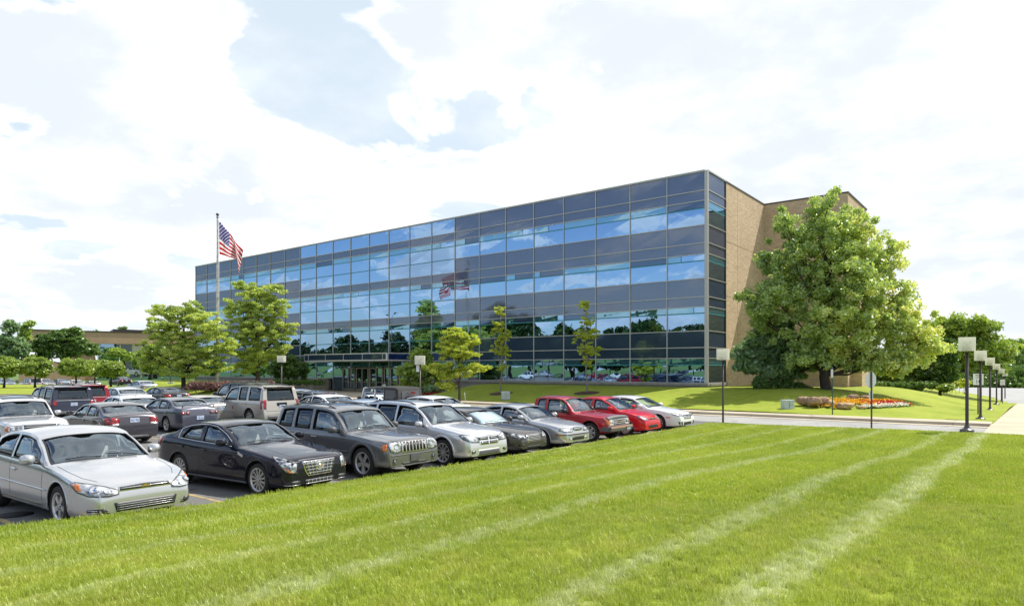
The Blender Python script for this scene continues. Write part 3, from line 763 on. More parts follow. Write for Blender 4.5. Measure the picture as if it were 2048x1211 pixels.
# trees by the far brick building
for lab, nm, u, v, Yd, bl, leaf, sd, n in [
    ('broad dark tree hiding the left half of the brick building', 'tree', 125, 745, 125, [(125,690,40,30),(90,688,26,24),(160,690,30,22),(135,668,30,14),(185,705,14,12),(157,660,8,9),(80,712,18,14)], LF_DARK, 51, 330),
    ('tall blue-green pine at the far left edge', 'pine_tree', 22, 745, 118, [(22,655,14,16),(22,680,22,18),(10,705,30,18),(40,700,20,16),(30,725,30,12)], LF_PINE, 52, 220),
    ('leaning yellowish pine behind the far left corner of the brick building', 'pine_tree', 58, 745, 135, [(50,660,8,10),(45,675,12,10),(58,648,7,8)], LF_MID, 53, 50),
    ('small green tree beside the path at the foot of the brick building', 'tree', 310, 752, 96, [(305,738,14,8),(325,742,10,6),(295,728,12,8)], LF_MID, 54, 60),
    ('low green tree in front of the dark windows of the brick building', 'tree', 250, 748, 122, [(232,705,14,12),(255,712,12,8)], LF_MID, 57, 45),
    ('green tree filling the gap right of the brick building', 'tree', 300, 755, 118, [(300,715,28,24),(330,720,24,24),(280,725,14,12)], LF_MID, 58, 170)]:
    tx, ty = at(u, Yd); tz = max(0, zat(v, Yd))
    make_tree(lab, 'tree', (tx, ty, tz), [B_(a, q, r_, s_, Yd, u, tz) for a, q, r_, s_ in bl], 2, .22, leaf, BARK_D, n, 55, .27, .75, seed=sd, name=nm, surf=.45)
# distant tree tops beyond the brick building roof
for i, (u, v) in enumerate([(165, 662), (190, 661), (243, 657), (262, 661), (288, 664), (5, 668)]):
    tx, ty = at(u, 230)
    make_tree(['tree top left of the pair above the brick roof', 'second tree top above the brick roof', 'tallest tree top above the brick roof', 'tree top just right of the tallest above the brick roof', 'low tree top at the right above the brick roof', 'distant tree at the left edge behind the pine'][i],
              'tree', (tx, ty, 0), [B_(u, v+14, 11, 12, 230, u, 0), B_(u+3, v+4, 6, 7, 230, u, 0), B_(u-2, v+28, 14, 12, 230, u, 0)], 3, .3, LF_DARK, BARK_D, 40, 40, .5, 1.3, seed=60+i, name='distant_tree', group='distant trees beyond the brick building')
# right side: spreading tree, conifers, hedge
tx, ty = at(1905, 73); 
make_tree('wide spreading tree behind the lamp row at right', 'tree', (tx, ty, zat(770, 73)), [B_(u, v, a, b, 73, 1905, zat(770, 73), dy=rng.uniform(-1, 1)) for u, v, a, b in
          [(1895,672,40,34),(1930,690,44,34),(1965,690,34,28),(1945,655,38,20),(1995,712,34,20),(1880,650,26,14),(1935,725,40,20),(1980,735,28,14),(2012,700,20,14),(1900,640,20,12),(1870,700,40,30)]],
          2.2, .3, LF_MID, BARK_D, 560, 70, .20, .75, seed=71, name='spreading_tree', bare=4)
for i, (u, v, Yd, bl, lab) in enumerate([
    (1880, 778, 62, [(1890,745,20,30),(1895,700,14,24),(1885,765,22,14)], 'upright arborvitae at the right end of the dark conifers'),
    (1840, 778, 64, [(1840,735,30,34),(1830,765,34,14),(1850,700,20,24)], 'dark spruce between the oak crown and the arborvitae'),
    (1785, 778, 66, [(1790,740,30,28),(1770,760,30,16),(1800,765,30,14)], 'dark spruce partly under the oak crown'),
    (1740, 778, 68, [(1745,755,16,20),(1755,765,26,12)], 'low dark spruce beside the brick side wing')]):
    tx, ty = at(u, Yd); tz = G(tx, ty)-.1
    make_tree(lab, 'tree', (tx, ty, tz), [B_(a, q, r_, s_, Yd, u, tz) for a, q, r_, s_ in bl], .5, .12, LF_DARK if i else LF_HEDGE, BARK_D, 200, 70, .17, .45, seed=80+i, name='conifer', group='dark conifers along the lawn edge', surf=.35, elong=2.2)
# shrubs
def shrub(label, u, Yd, z, bl, leaf, n, lv, ls, cr, seed, name='shrub', group=None, cat='shrub'):
    rs = np.random.default_rng(seed); tx, ty = at(u, Yd)
    t = empty(name, (tx, ty, z), TH, label, cat, group)
    B = np.array([B_(a, q, r_, s_, Yd, u, z) for a, q, r_, s_ in bl]); C = []
    for _ in range(n):
        b = B[rs.integers(len(B))]; d = rs.normal(size=3); d /= np.linalg.norm(d); d[2] = abs(d[2])*.9 - .1
        C.append(b[:3] + d*b[3:]*rs.random()**.25)
    leaves('foliage', C, cr, lv, ls, leaf, t, .8, .4, None, rs)
    mb = MB()
    for _ in range(7):
        c = C[rs.integers(n)]; mb.tube(wob((c[0]*.8, c[1]*.8, -.05), c, 3, .08, rs), [.02, .015, .01, .006], 4, cap=False)
    mb.build('stems', BARK_D, t)
shrub('dark red barberry hedge left of the flagpole foot', 412, 57.2, zat(783, 57.2), [(u_, 776, 14, 15) for u_ in range(382, 446, 9)], LF_RED, 190, 60, .07, .22, 91, 'hedge', cat='hedge')
shrub('dark purple hedge running right behind the flagpole foot', 478, 60.5, zat(778, 60.5), [(u_, 772, 12, 12) for u_ in range(450, 515, 9)], LF_RED, 130, 60, .07, .22, 92, 'hedge', cat='hedge')
shrub('clipped dark evergreen hedge sloping down under the big oak', 1568, 46.5, .95, [(1520,771,14,22),(1545,773,16,22),(1570,776,18,21),(1595,780,18,18),(1616,784,12,13)], LF_HEDGE, 330, 75, .06, .2, 93, 'hedge', cat='hedge')
shrub('pale ornamental grass clump at the right end of the conifers', 1920, 60, zat(786, 60), [(1918,772,14,10),(1928,768,10,14)], LF_YOUNG, 60, 50, .10, .2, 94, 'ornamental_grass')
shrub('small dark shrub below the arborvitae', 1893, 59, zat(784, 59), [(1893,776,16,9)], LF_ROUND, 50, 50, .09, .2, 95)
shrub('row of low dark shrubs under the spruces', 1790, 60, .75, [(u_, 772, 14, 9) for u_ in range(1745, 1870, 12)], LF_DARK, 150, 60, .10, .25, 96)
shrub('red-leaved shrub at the right end of the purple hedge', 540, 63, 1.2, [(541,768,8,9)], LF_RED, 30, 50, .07, .2, 97)
shrub('low green ground shrubs on the bank left of the ramp wall', 600, 72, .75, [(u_, 766, 14, 7) for u_ in range(548, 640, 10)], LF_DARK, 130, 55, .10, .25, 98)
shrub('grey-green ground shrubs under the weeping tree right of the entrance', 862, 58.5, .45, [(u_, 782-(u_-840)*.13, 14, 10) for u_ in range(836, 905, 9)], LF_PINE, 140, 55, .09, .22, 99)
shrub('brown-tipped shrub at the foot of the far brick building', 240, 110, .6, [(245,752,12,8)], LF_MID, 30, 40, .14, .3, 100)
# flower beds
def flowers(name, label, pts, z, col, n, size, seed, group=None, w=.35):
    rs = np.random.default_rng(seed); pts = np.array(pts); seg = rs.random(n)*(len(pts)-1); i = seg.astype(int); f = (seg-i)[:, None]
    P = pts[i]*(1-f) + pts[np.minimum(i+1, len(pts)-1)]*f
    P = P + rs.normal(size=(n, 2))*w*.5
    C = np.column_stack([P, [z(x, y) if callable(z) else z for x, y in P]]); C[:, 2] += .09+.07*rs.random(n)
    m1 = mk_leaf(name+'_petal', *col, .25)
    o = leaves(name, C, .09, 8, size, m1, None, .6, .8, None, rs, elong=1.1)
    lf = leaves('foliage', C-[0, 0, .07], .12, 5, size*1.1, LF_HEDGE, o, .6, .5, None, rs)
    return tag(o, label, 'flowers', group, 'stuff')
zb = lambda x, y: G(x, y)
YEL = ((.75, .38, .01), (.85, .52, .02), (.80, .35, .02)); REDC = ((.55, .015, .012), (.70, .03, .02), (.62, .08, .03)); WHT = ((.75, .72, .66), (.85, .82, .78), (.60, .58, .5))
def ong(u, v):                                 # where the line of sight meets the bank
    z = .6
    for _ in range(14): x, y = atg(u, v, z); z = .5*z+.5*G(x, y)
    return x, y, z
PG = lambda L_: [ong(u, v)[:2] for u, v in L_]
flowers('yellow_flowers', 'yellow flower bed behind the boulders under the oak', PG([(1640, 800), (1665, 804), (1690, 806), (1715, 807), (1735, 806)]), zb, YEL, 560, .07, 1, w=.9)
flowers('yellow_flowers', 'thin yellow strip behind the red flowers under the oak', PG([(1725, 803), (1755, 803), (1790, 804), (1800, 804)]), zb, YEL, 200, .07, 6, w=.3)
flowers('red_flowers', 'red flower bed to the right of the yellow flowers under the oak', PG([(1728, 809), (1750, 808), (1775, 808), (1805, 808)]), zb, REDC, 330, .06, 2, w=.5)
flowers('white_flowers', 'white flower border along the front of the red bed', PG([(1724, 816), (1750, 815), (1780, 813), (1814, 811)]), zb, WHT, 300, .07, 3, w=.25)
flowers('red_flowers', 'red flower bed at the foot of the dark weeping tree', [atg(u, v, .55) for u, v in [(835, 790), (855, 789), (872, 786), (888, 778)]], .5, REDC, 260, .09, 4, w=.8)
flowers('white_flowers', 'long white flower border curving up the bank right of the entrance', [atg(u, v, z) for u, v, z in [(862, 788, .5), (880, 781, .7), (900, 772, 1.0), (935, 767, 1.15), (975, 764, 1.25), (1000, 763, 1.25)]], zb, WHT, 420, .08, 5, w=.45)
# mulch rings
for u, Yd in ((1002, 53.5), (1173, 50.0)):
    tx, ty = at(u, Yd); mb = MB(); n = 20
    vs = [(tx, ty, G(tx, ty)+.10)] + [(tx+1.0*math.cos(k*.314), ty+.9*math.sin(k*.314), G(tx+1.0*math.cos(k*.314), ty+.9*math.sin(k*.314))+.01) for k in range(n)]
    mb.add(vs, [(0, k+1, (k+1) % n+1) for k in range(n)]); tag(mb.build('mulch_ring', M_MULCH), kind='structure')
# boulders
def ong(u, v):
    z = .6
    for _ in range(12): x, y = atg(u, v, z); z = .5*z+.5*G(x, y)
    return x, y, z
def boulder(label, u, v, w, h, z, seed, col):
    bm = bmesh.new(); bmesh.ops.create_icosphere(bm, subdivisions=3, radius=1); rs = np.random.default_rng(seed)
    ph = rs.random((6, 3))*6
    for p in bm.verts:
        d = p.co.normalized(); r_ = 1
        for k in range(6): r_ += .13*math.sin(d.x*(2+k)+ph[k, 0])*math.sin(d.y*(2+k)+ph[k, 1])*math.cos(d.z*(2+k)+ph[k, 2])
        p.co = d*r_; p.co.z = math.copysign(abs(p.co.z)**.8, p.co.z)
    x, y, z = ong(u, v); Yd = 1342*(CAMZ-z)/(v-737); k = Yd/1342
    mb = MB(); mb.bm(bm, 0, True, Matrix.Diagonal((w*k*.44, w*k*.33, h*k*.56, 1)))
    o = mb.build('boulder', col, None, (x, y, z+h*k*.44), TH + rs.uniform(-.2, .2)); tag(o, label, 'boulder', 'boulders round the flower bed')
BO1 = pbr('red_boulder', (.40, .25, .16), .9, c2=(.24, .15, .11), vscale=2, bump=.5, bscale=6)
BO2 = pbr('tan_boulder', (.48, .33, .18), .85, c2=(.36, .23, .13), vscale=2, bump=.5, bscale=6)
for a in [('leftmost reddish boulder of the flower bed', 1607, 805, 30, 15, 1, BO1), ('reddish boulder second from the left of the flower bed', 1628, 801, 30, 13, 2, BO1), ('reddish boulder just left of the oak trunk', 1645, 799, 24, 12, 3, BO1),
          ('tan boulder in front of the two reddish ones', 1627, 812, 32, 14, 4, BO2), ('rounded tan boulder left of the thin sign post', 1657, 812, 30, 14, 5, BO2), ('widest tan boulder right of the thin sign post', 1689, 817, 40, 13, 6, BO2),
          ('brown boulder behind the yellow flowers', 1705, 799, 28, 11, 7, BO1), ('small brown boulder at the back of the red flowers', 1731, 800, 22, 10, 8, BO1), ('small pale boulder at the front of the bed between yellow and white flowers', 1723, 817, 20, 6, 9, BO2)]:
    boulder(a[0], a[1], a[2], a[3], a[4], .62, a[5], a[6])
# far tree belt on the right and around the horizon
def belt_tree(label, x, y, z, w, h, leaf, seed, group, n=60):
    rs = np.random.default_rng(seed)
    bl = [(0, 0, h*.6, w*.42, w*.42, h*.36), (w*.22, 0, h*.45, w*.3, w*.3, h*.25), (-w*.25, 0, h*.45, w*.3, w*.3, h*.25), (0, 0, h*.82, w*.22, w*.22, h*.18)]
    return make_tree(label, 'tree', (x, y, z), bl, h*.15, h*.025, leaf, BARK_D, n, 60, w*.045, w*.13, seed=seed, name='tree', group=group, surf=.4)
proto = [belt_tree('rounded green tree in the far tree line at right', *at(2040, 175), -1.2, 13, 10, LF_MID, 201, 'far tree line'),
         belt_tree('darker tree in the far tree line at right', *at(2010, 168), -1.2, 11, 9, LF_DARK, 202, 'far tree line')]
def put(src, u, Yd, z, s, label, group):
    c = copy_tree(src); x, y = at(u, Yd); c.location = (x, y, z); c.scale = (s, s, s); c.rotation_euler.z = random.uniform(0, 6.28); c['label'] = label; c['group'] = group; return c
for i, (u, Yd, s) in enumerate([(1975, 172, .9), (1950, 180, .9), (2075, 178, 1.1), (1992, 185, 1.1), (2026, 190, 1.25), (2110, 182, 1.2), (1925, 185, .8), (1905, 190, .9)]):
    put(proto[i % 2], u, Yd, -1.2, s, 'far tree line beyond the grey car park, ' + ['tree behind the fourth lamp head', 'tree behind the third lamp head', 'tree outside the right edge', 'tree behind the fifth lamp head', 'tallest, near the right edge', 'outermost tree at right', 'tree behind the second lamp head', 'tree behind the nearest lamp post'][i], 'far tree line')
# low understorey that closes the foot of the far tree line
rs_ = np.random.default_rng(5); Cc = []
for u in np.arange(1860, 2160, 2.6): 
    x, y = at(u, 140+rs_.normal()*1.5); Cc.append((x, y, -1.2+rs_.random()*1.8))
    x, y = at(u, 142+rs_.normal()*1.5); Cc.append((x, y, .6+rs_.random()*3.0))
o = leaves('undergrowth', Cc, 1.2, 45, .35, LF_DARK, None, .8, .4, None, rs_); tag(o, 'dark undergrowth along the foot of the far tree line', 'undergrowth', None, 'stuff')
# trees behind the camera: seen mirrored in the glass front
BEH = 'trees mirrored in the glass front'
def mirror_xy(u, yd):                         # ground point whose reflection in the facade shows in photo column u
    a, b = ray(u); Yd = (2*FY-yd)/b; return a*Yd, yd, Yd
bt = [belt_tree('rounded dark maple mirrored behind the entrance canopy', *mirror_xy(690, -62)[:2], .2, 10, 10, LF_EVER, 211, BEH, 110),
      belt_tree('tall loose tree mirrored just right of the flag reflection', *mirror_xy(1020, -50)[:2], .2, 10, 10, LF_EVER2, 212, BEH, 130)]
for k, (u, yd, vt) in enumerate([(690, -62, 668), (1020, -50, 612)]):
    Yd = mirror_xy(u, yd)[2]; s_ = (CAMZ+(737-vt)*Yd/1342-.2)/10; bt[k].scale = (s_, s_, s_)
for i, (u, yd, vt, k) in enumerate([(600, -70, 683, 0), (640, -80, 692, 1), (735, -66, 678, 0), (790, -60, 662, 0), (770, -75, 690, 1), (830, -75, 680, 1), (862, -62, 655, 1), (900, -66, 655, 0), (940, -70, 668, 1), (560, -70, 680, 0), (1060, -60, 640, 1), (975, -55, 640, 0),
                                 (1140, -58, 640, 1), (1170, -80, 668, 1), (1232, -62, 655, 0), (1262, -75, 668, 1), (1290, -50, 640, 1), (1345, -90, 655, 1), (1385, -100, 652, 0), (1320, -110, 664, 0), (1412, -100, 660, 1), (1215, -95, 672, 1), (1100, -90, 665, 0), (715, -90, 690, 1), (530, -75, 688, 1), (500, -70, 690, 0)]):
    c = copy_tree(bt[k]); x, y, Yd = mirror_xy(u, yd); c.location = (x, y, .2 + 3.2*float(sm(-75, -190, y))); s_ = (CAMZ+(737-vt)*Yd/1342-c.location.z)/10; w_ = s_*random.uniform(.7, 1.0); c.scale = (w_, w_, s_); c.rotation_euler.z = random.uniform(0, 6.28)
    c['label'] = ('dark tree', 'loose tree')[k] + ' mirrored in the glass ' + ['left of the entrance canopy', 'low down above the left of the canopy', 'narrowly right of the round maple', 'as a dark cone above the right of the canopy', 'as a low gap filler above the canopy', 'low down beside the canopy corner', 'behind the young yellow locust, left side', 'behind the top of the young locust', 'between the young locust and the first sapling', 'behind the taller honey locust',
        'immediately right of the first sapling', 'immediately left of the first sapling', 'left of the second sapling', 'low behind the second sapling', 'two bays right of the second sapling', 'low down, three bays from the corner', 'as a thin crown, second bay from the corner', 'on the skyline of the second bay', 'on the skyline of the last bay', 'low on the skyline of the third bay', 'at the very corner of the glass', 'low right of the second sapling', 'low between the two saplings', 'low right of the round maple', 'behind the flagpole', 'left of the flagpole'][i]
# ------------------------------------------------------------------ grass blades
def clump(n, rad, h, w, seed):
    rs = np.random.default_rng(seed); V = []; F = []; T = []
    for k in range(n):
        a = rs.random()*6.283; r_ = rad*math.sqrt(rs.random()); x, y = r_*math.cos(a), r_*math.sin(a)
        d = rs.random()*6.283; l = rs.uniform(.15, .75)*h; hh = h*rs.uniform(.55, 1.15); px_, py_ = -math.sin(d)*w/2, math.cos(d)*w/2
        b = len(V)
        V += [(x-px_, y-py_, -.01), (x+px_, y+py_, -.01), (x+math.cos(d)*l*.35+px_*.8, y+math.sin(d)*l*.35+py_*.8, hh*.6), (x+math.cos(d)*l*.35-px_*.8, y+math.sin(d)*l*.35-py_*.8, hh*.6), (x+math.cos(d)*l, y+math.sin(d)*l, hh)]
        F += [(b, b+1, b+2, b+3), (b+3, b+2, b+4)]; T += [rs.random()]*5
    me = bpy.data.meshes.new('grass_clump'); me.from_pydata(V, [], F); me.materials.append(M_BLADE)
    at_ = me.attributes.new('tint', 'FLOAT', 'POINT'); at_.data.foreach_set('value', np.array(T, np.float32)); return me
def gn_scatter(name, P, me, label, smin, smax):
    """vertices P carry instances of one clump mesh"""
    pm = bpy.data.meshes.new(name); pm.vertices.add(len(P)); pm.vertices.foreach_set('co', np.asarray(P, np.float32).ravel()); pm.update()
    o = link(name, pm); src = bpy.data.objects.new('grass_clump', me)
    t = bpy.data.node_groups.new(name, 'GeometryNodeTree')
    t.interface.new_socket('Geometry', in_out='INPUT', socket_type='NodeSocketGeometry'); t.interface.new_socket('Geometry', in_out='OUTPUT', socket_type='NodeSocketGeometry')
    gi = t.nodes.new('NodeGroupInput'); go = t.nodes.new('NodeGroupOutput')
    m2p = t.nodes.new('GeometryNodeMeshToPoints'); iop = t.nodes.new('GeometryNodeInstanceOnPoints'); oi = t.nodes.new('GeometryNodeObjectInfo'); oi.inputs['Object'].default_value = src
    rv = t.nodes.new('FunctionNodeRandomValue'); rv.data_type = 'FLOAT_VECTOR'; rv.inputs[0].default_value = (-.12, -.12, 0); rv.inputs[1].default_value = (.12, .12, 6.283)
    sv = t.nodes.new('FunctionNodeRandomValue'); sv.inputs[2].default_value = smin; sv.inputs[3].default_value = smax; sv.inputs['Seed'].default_value = 5
    l = t.links.new
    l(gi.outputs[0], m2p.inputs[0]); l(m2p.outputs[0], iop.inputs['Points']); l(oi.outputs['Geometry'], iop.inputs['Instance'])
    l(rv.outputs[0], iop.inputs['Rotation']); l(sv.outputs[1], iop.inputs['Scale']); l(iop.outputs[0], go.inputs[0])
    md = o.modifiers.new('scatter', 'NODES'); md.node_group = t
    return tag(o, label, 'grass', None, 'stuff')
def scatter_pts(dens, ymin, ymax, seed, umin=-800, umax=2850):
    """random points on the near lawn between two depths"""
    rs = np.random.default_rng(seed); n = int((ymax**2-ymin**2)*.5*(umax-umin)/1342*dens)
    Yd = np.sqrt(rs.random(n)*(ymax**2-ymin**2)+ymin**2); u = rs.uniform(umin, umax, n); t = (u-1024)/1342
    x = (cT*t-sT)*Yd; y = (sT*t+cT)*Yd
    k = (x > LX0+.03) & (y < LY1-.05) & (x < LX1) & ~((x < LX0+1.6) & (y > LY1-1.6) & ((x-LX0-1.6)**2+(y-LY1+1.6)**2 > 2.4))
    x, y = x[k], y[k]; return np.column_stack([x, y, z_lawn(x, y)])
gn_scatter('near_grass', scatter_pts(400, 1.2, 8.5, 1), clump(16, .055, .062, .0042, 1), 'short mown grass blades of the near lawn', .7, 1.25)
gn_scatter('middle_grass', scatter_pts(170, 8.5, 16, 2), clump(16, .09, .066, .0075, 2), 'short mown grass blades in the middle of the lawn', .7, 1.25)
gn_scatter('far_grass', scatter_pts(50, 16, 34, 3), clump(18, .16, .07, .013, 3), 'short mown grass blades at the far edge of the lawn', .7, 1.25)
# ================================================================== vehicles
def mk_paint():
    m, g = new_mat('car_paint'); oi = g.n('ShaderNodeObjectInfo')
    p = g.n('ShaderNodeBsdfPrincipled', inp={'Base Color': oi.outputs['Color'], 'Metallic': oi.outputs['Alpha'], 'Roughness': .30})
    p.inputs['Coat Weight'].default_value = 1; p.inputs['Coat Roughness'].default_value = .02; p.inputs['Specular IOR Level'].default_value = .06; p.inputs['Coat IOR'].default_value = 1.42
    tc = g.n('ShaderNodeTexCoord').outputs['Object']
    dn = g.noise(1.3, 4, .6, tc)
    g.put(p.inputs['Roughness'], g.math('ADD', .15, g.math('MULTIPLY', dn.outputs[0], .14)))
    b = g.n('ShaderNodeBump', inp={'Height': g.noise(3.0, 1, .5, tc).outputs[0], 'Strength': .12, 'Distance': .01}); g.put(p.inputs['Coat Normal'], b)
    finish(g, p); return m
def mk_autoglass(name, tint, f0):
    m, g = new_mat(name)
    t = g.n('ShaderNodeBsdfTransparent', inp={0: tint}); gl = g.n('ShaderNodeBsdfGlossy', inp={0: (.78, .90, 1.0), 'Roughness': .01})
    lw = g.n('ShaderNodeFresnel', inp={0: 1.5})
    k = g.math('ADD', f0, g.math('MULTIPLY', lw, 1.0), clamp=True)
    finish(g, g.n('ShaderNodeMixShader', inp={0: k, 1: t, 2: gl})); return m
def mk_lamp(name, c, c2, sc=60):
    m, g = new_mat(name); tc = g.n('ShaderNodeTexCoord').outputs['Object']
    v = g.n('ShaderNodeTexVoronoi', inp={'Vector': tc}); v.inputs['Scale'].default_value = 14
    nn = g.noise(9, 2, .5, tc)
    col = g.mix(g.ss(nn.outputs[0], .42, .60), c, c2)
    b = g.n('ShaderNodeBump', inp={'Height': v.outputs[0], 'Strength': .5, 'Distance': .012})
    p = g.n('ShaderNodeBsdfPrincipled', inp={'Base Color': col, 'Metallic': .35, 'Roughness': .16, 'Normal': b})
    p.inputs['Coat Weight'].default_value = 1; p.inputs['Coat Roughness'].default_value = .01
    finish(g, p); return m
PAINT = mk_paint()
GLS = mk_autoglass('car_window_glass', (.88, .97, .98), .15)
GLS_D = mk_autoglass('dark_privacy_glass', (.10, .11, .13), .05)
BLK = pbr('black_plastic', (.018, .018, .020), .45); BLKM = pbr('wheel_well_black', (.012, .012, .013), .9)
GRYP = pbr('grey_plastic', (.10, .10, .105), .55); CHR = pbr('chrome', (.80, .80, .82), .10, metal=1); ALW = pbr('alloy_wheel', (.62, .61, .60), .30, metal=.75)
RUB = pbr('tyre_rubber', (.022, .021, .020), .85, bump=.3, bscale=60)
HL = mk_lamp('headlamp_lens', (.62, .64, .66), (.14, .15, .17)); TLR = mk_lamp('tail_lamp_red', (.40, .006, .010), (.20, .003, .006)); AMB = mk_lamp('amber_lens', (.85, .22, .02), (.6, .14, .01)); TLC = mk_lamp('clear_tail_lens', (.75, .72, .70), (.5, .45, .44))
SEAT = pbr('seat_cloth', (.34, .32, .29), .9, var=.2); DASH = pbr('dash_plastic', (.14, .14, .14), .6); INT = pbr('cabin_lining', (.30, .29, .27), .9)
PLT = pbr('licence_plate', (.70, .76, .84), .5, c2=(.30, .40, .62), vscale=14); GOLD = pbr('gold_emblem', (.75, .52, .20), .25, metal=.9); SUNSH = pbr('foil_sunshade', (.78, .79, .80), .35, metal=.35, bump=.9, bscale=7)
MATS = [PAINT, BLKM, INT]

def pchip(pts):
    P = sorted(pts); X = np.array([p[0] for p in P], float); Y = np.array([p[1] for p in P], float)
    h = np.diff(X); d = np.diff(Y)/h; m = np.zeros(len(X)); m[0], m[-1] = d[0], d[-1]
    for i in range(1, len(X)-1):
        if d[i-1]*d[i] > 0:
            w1, w2 = 2*h[i]+h[i-1], h[i]+2*h[i-1]; m[i] = (w1+w2)/(w1/d[i-1]+w2/d[i])
    def f(x):
        i = int(np.clip(np.searchsorted(X, x)-1, 0, len(h)-1)); t = min(max((x-X[i])/h[i], 0), 1)
        return float((2*t**3-3*t*t+1)*Y[i] + (t**3-2*t*t+t)*h[i]*m[i] + (-2*t**3+3*t*t)*Y[i+1] + (t**3-t*t)*h[i]*m[i+1])
    return f, X
def chaikin(P, n=2):
    for _ in range(n):
        Q = []
        for i in range(len(P)):
            a, b = np.array(P[i], float), np.array(P[(i+1) % len(P)], float); Q += [a*.75+b*.25, a*.25+b*.75]
        P = Q
    return P

class Car:
    def __init__(s, **k):
        s.__dict__.update(dict(tum=.30, bot=.20, crw=.055, fo=.95, wr=.33, tw=.21, fw=.80, rw=.84, ftap=.75, rtap=.6, suv=False, flare=.0, shoulder=.04, arch=.055, edge=.03, botend=.06))
        s.__dict__.update(k)
        L = s.L; s.hx = L/2
        s.ft, s.tx = pchip([(s.hx-d, z) for d, z in s.top]); s.fb, _ = pchip([(s.hx-d, z) for d, z in s.belt])
        s.xf = s.hx - s.fo; s.xr = s.xf - s.wb
        s.g_cowl = s.hx - s.cowl; s.g_head = s.hx - s.head; s.g_rear = s.hx - s.rear; s.g_deck = s.hx - s.deck
        s.shell()
    def w(s, x):
        w0 = s.W/2; a = (x-(s.hx-s.ftap))/s.ftap; b = (-(s.hx-s.rtap)-x)/s.rtap
        if a > 0: return w0*(1-(1-s.fw)*a**2.6)
        if b > 0: return w0*(1-(1-s.rw)*b**2.6)
        return w0
    def geom(s, x):
        zt = s.ft(x); zb = s.bot + s.botend*max(0, (abs(x)-(s.hx-.5))/.5)**2
        zs = max(min(s.fb(x), zt-.03), zb+.1); w = s.w(x); ys = w - s.shoulder
        cab = 1 if s.g_rear-.3 < x < s.g_cowl else 0
        cr = min(s.crw if not cab or x < s.g_head else s.crw*1.6, (zt-zs)*.85)
        zc = zt-cr; yc = ys - s.edge - s.tum*max(0, zc-zs)
        return zt, zb, zs, w, ys, zc, yc
    def sec(s, x, inset=0):
        zt, zb, zs, w, ys, zc, yc = s.geom(x); P = [(0, zb), (w*.5, zb)]
        for t, dy in [(0, .09), (.05, .035), (.16, .010), (.38, .0), (.62, .0), (.82, .008), (.94, .020), (1, s.shoulder)]:
            P.append((w-dy, zb+(zs-zb)*t))
        for i in range(1, 6):
            t = i/5; P.append((ys+(yc-ys)*t + .012*math.sin(math.pi*t)*min(1, (zc-zs)/.3), zs+(zc-zs)*t))
        for q in (.985, .95, .88, .76, .6, .4, .2, 0):
            P.append((yc*q, zt-(zt-zc)*q**2.6))
        return P
    def shell(s):
        xs = list(np.arange(-s.hx+.1, s.hx-.1, .075)) + [-s.hx, -s.hx+.012, -s.hx+.03, -s.hx+.06, s.hx, s.hx-.012, s.hx-.03, s.hx-.06] + [float(q) for q in s.tx]
        xs = sorted(xs); X = [xs[0]]
        for q in xs[1:]:
            if q-X[-1] > .011: X.append(q)
        V = []; F = []; K = None
        for x in X:
            P = s.sec(x); K = len(P)
            ring = [(x, -p[0], p[1]) for p in P[1:-1]][::-1]
            V += [(x, p[0], p[1]) for p in P] + ring
        n = 2*K-2
        for i in range(len(X)-1):
            for k in range(n): F.append((i*n+k, (i+1)*n+k, (i+1)*n+(k+1) % n, i*n+(k+1) % n))
        F.append(tuple(range(n))); F.append(tuple((len(X)-1)*n+k for k in range(n-1, -1, -1)))
        s.V, s.F = V, F; s.bvh = BVHTree.FromPolygons([Vector(v) for v in V], F)
    # ---- surface helpers
    def hit(s, p, d):
        p = Vector(p); d = Vector(d).normalized(); r = s.bvh.ray_cast(p+d*3, -d)
        if r[0] is None: r = s.bvh.find_nearest(p)
        n = r[1]; 
        if n.dot(d) < 0: n = -n
        return r[0], n
    def side_y(s, x, z): return s.hit((x, 0, z), (0, 1, 0))[0].y
    def decal(s, mb, pts, d, off=.004, mi=0, thick=.012, step=.06, smooth=0):
        """polygon of approximate body points, pressed onto the shell along d"""
        d = Vector(d).normalized(); up = Vector((0, 0, 1)) if abs(d.z) < .8 else Vector((1, 0, 0)); h = d.cross(up).normalized(); k = h.cross(d).normalized()
        P = [(Vector(p).dot(h), Vector(p).dot(k)) for p in pts]
        if smooth: P = [tuple(p) for p in chaikin(P, smooth)]
        Q = []
        for i in range(len(P)):
            a, b = np.array(P[i]), np.array(P[(i+1) % len(P)]); n = max(1, int(np.linalg.norm(b-a)/step))
            for j in range(n): Q.append(a+(b-a)*j/n)
        nb = len(Q); Qa = np.array(Q); lo, hi = Qa.min(0), Qa.max(0); vs = [Vector(q) for q in Q]
        def inside(x, y):
            c = False
            for i in range(nb):
                x1, y1 = Qa[i]; x2, y2 = Qa[i-1]
                if (y1 > y) != (y2 > y) and x < (x2-x1)*(y-y1)/(y2-y1)+x1: c = not c
            return c
        for x in np.arange(lo[0]+step/2, hi[0], step):
            for y in np.arange(lo[1]+step/2, hi[1], step):
                if inside(x, y) and min(np.hypot(*(Qa-[x, y]).T)) > step*.4: vs.append(Vector((x, y)))
        co, _, fs, ov, _, _ = delaunay_2d_cdt(vs, [(i, (i+1) % nb) for i in range(nb)], [list(range(nb))], 1, 1e-5)
        T = []; N = []
        for c in co:
            p, n = s.hit(h*c.x+k*c.y, d); T.append(p+n*off); N.append(n)
        m = len(T); bnd = {}
        for f in fs:
            for i in range(len(f)):
                e = (f[i], f[(i+1) % len(f)]); bnd[e] = 1
        be = [e for e in bnd if (e[1], e[0]) not in bnd]
        F = [tuple(f) for f in fs]; V = T + [T[i]-N[i]*thick for i in range(m)]
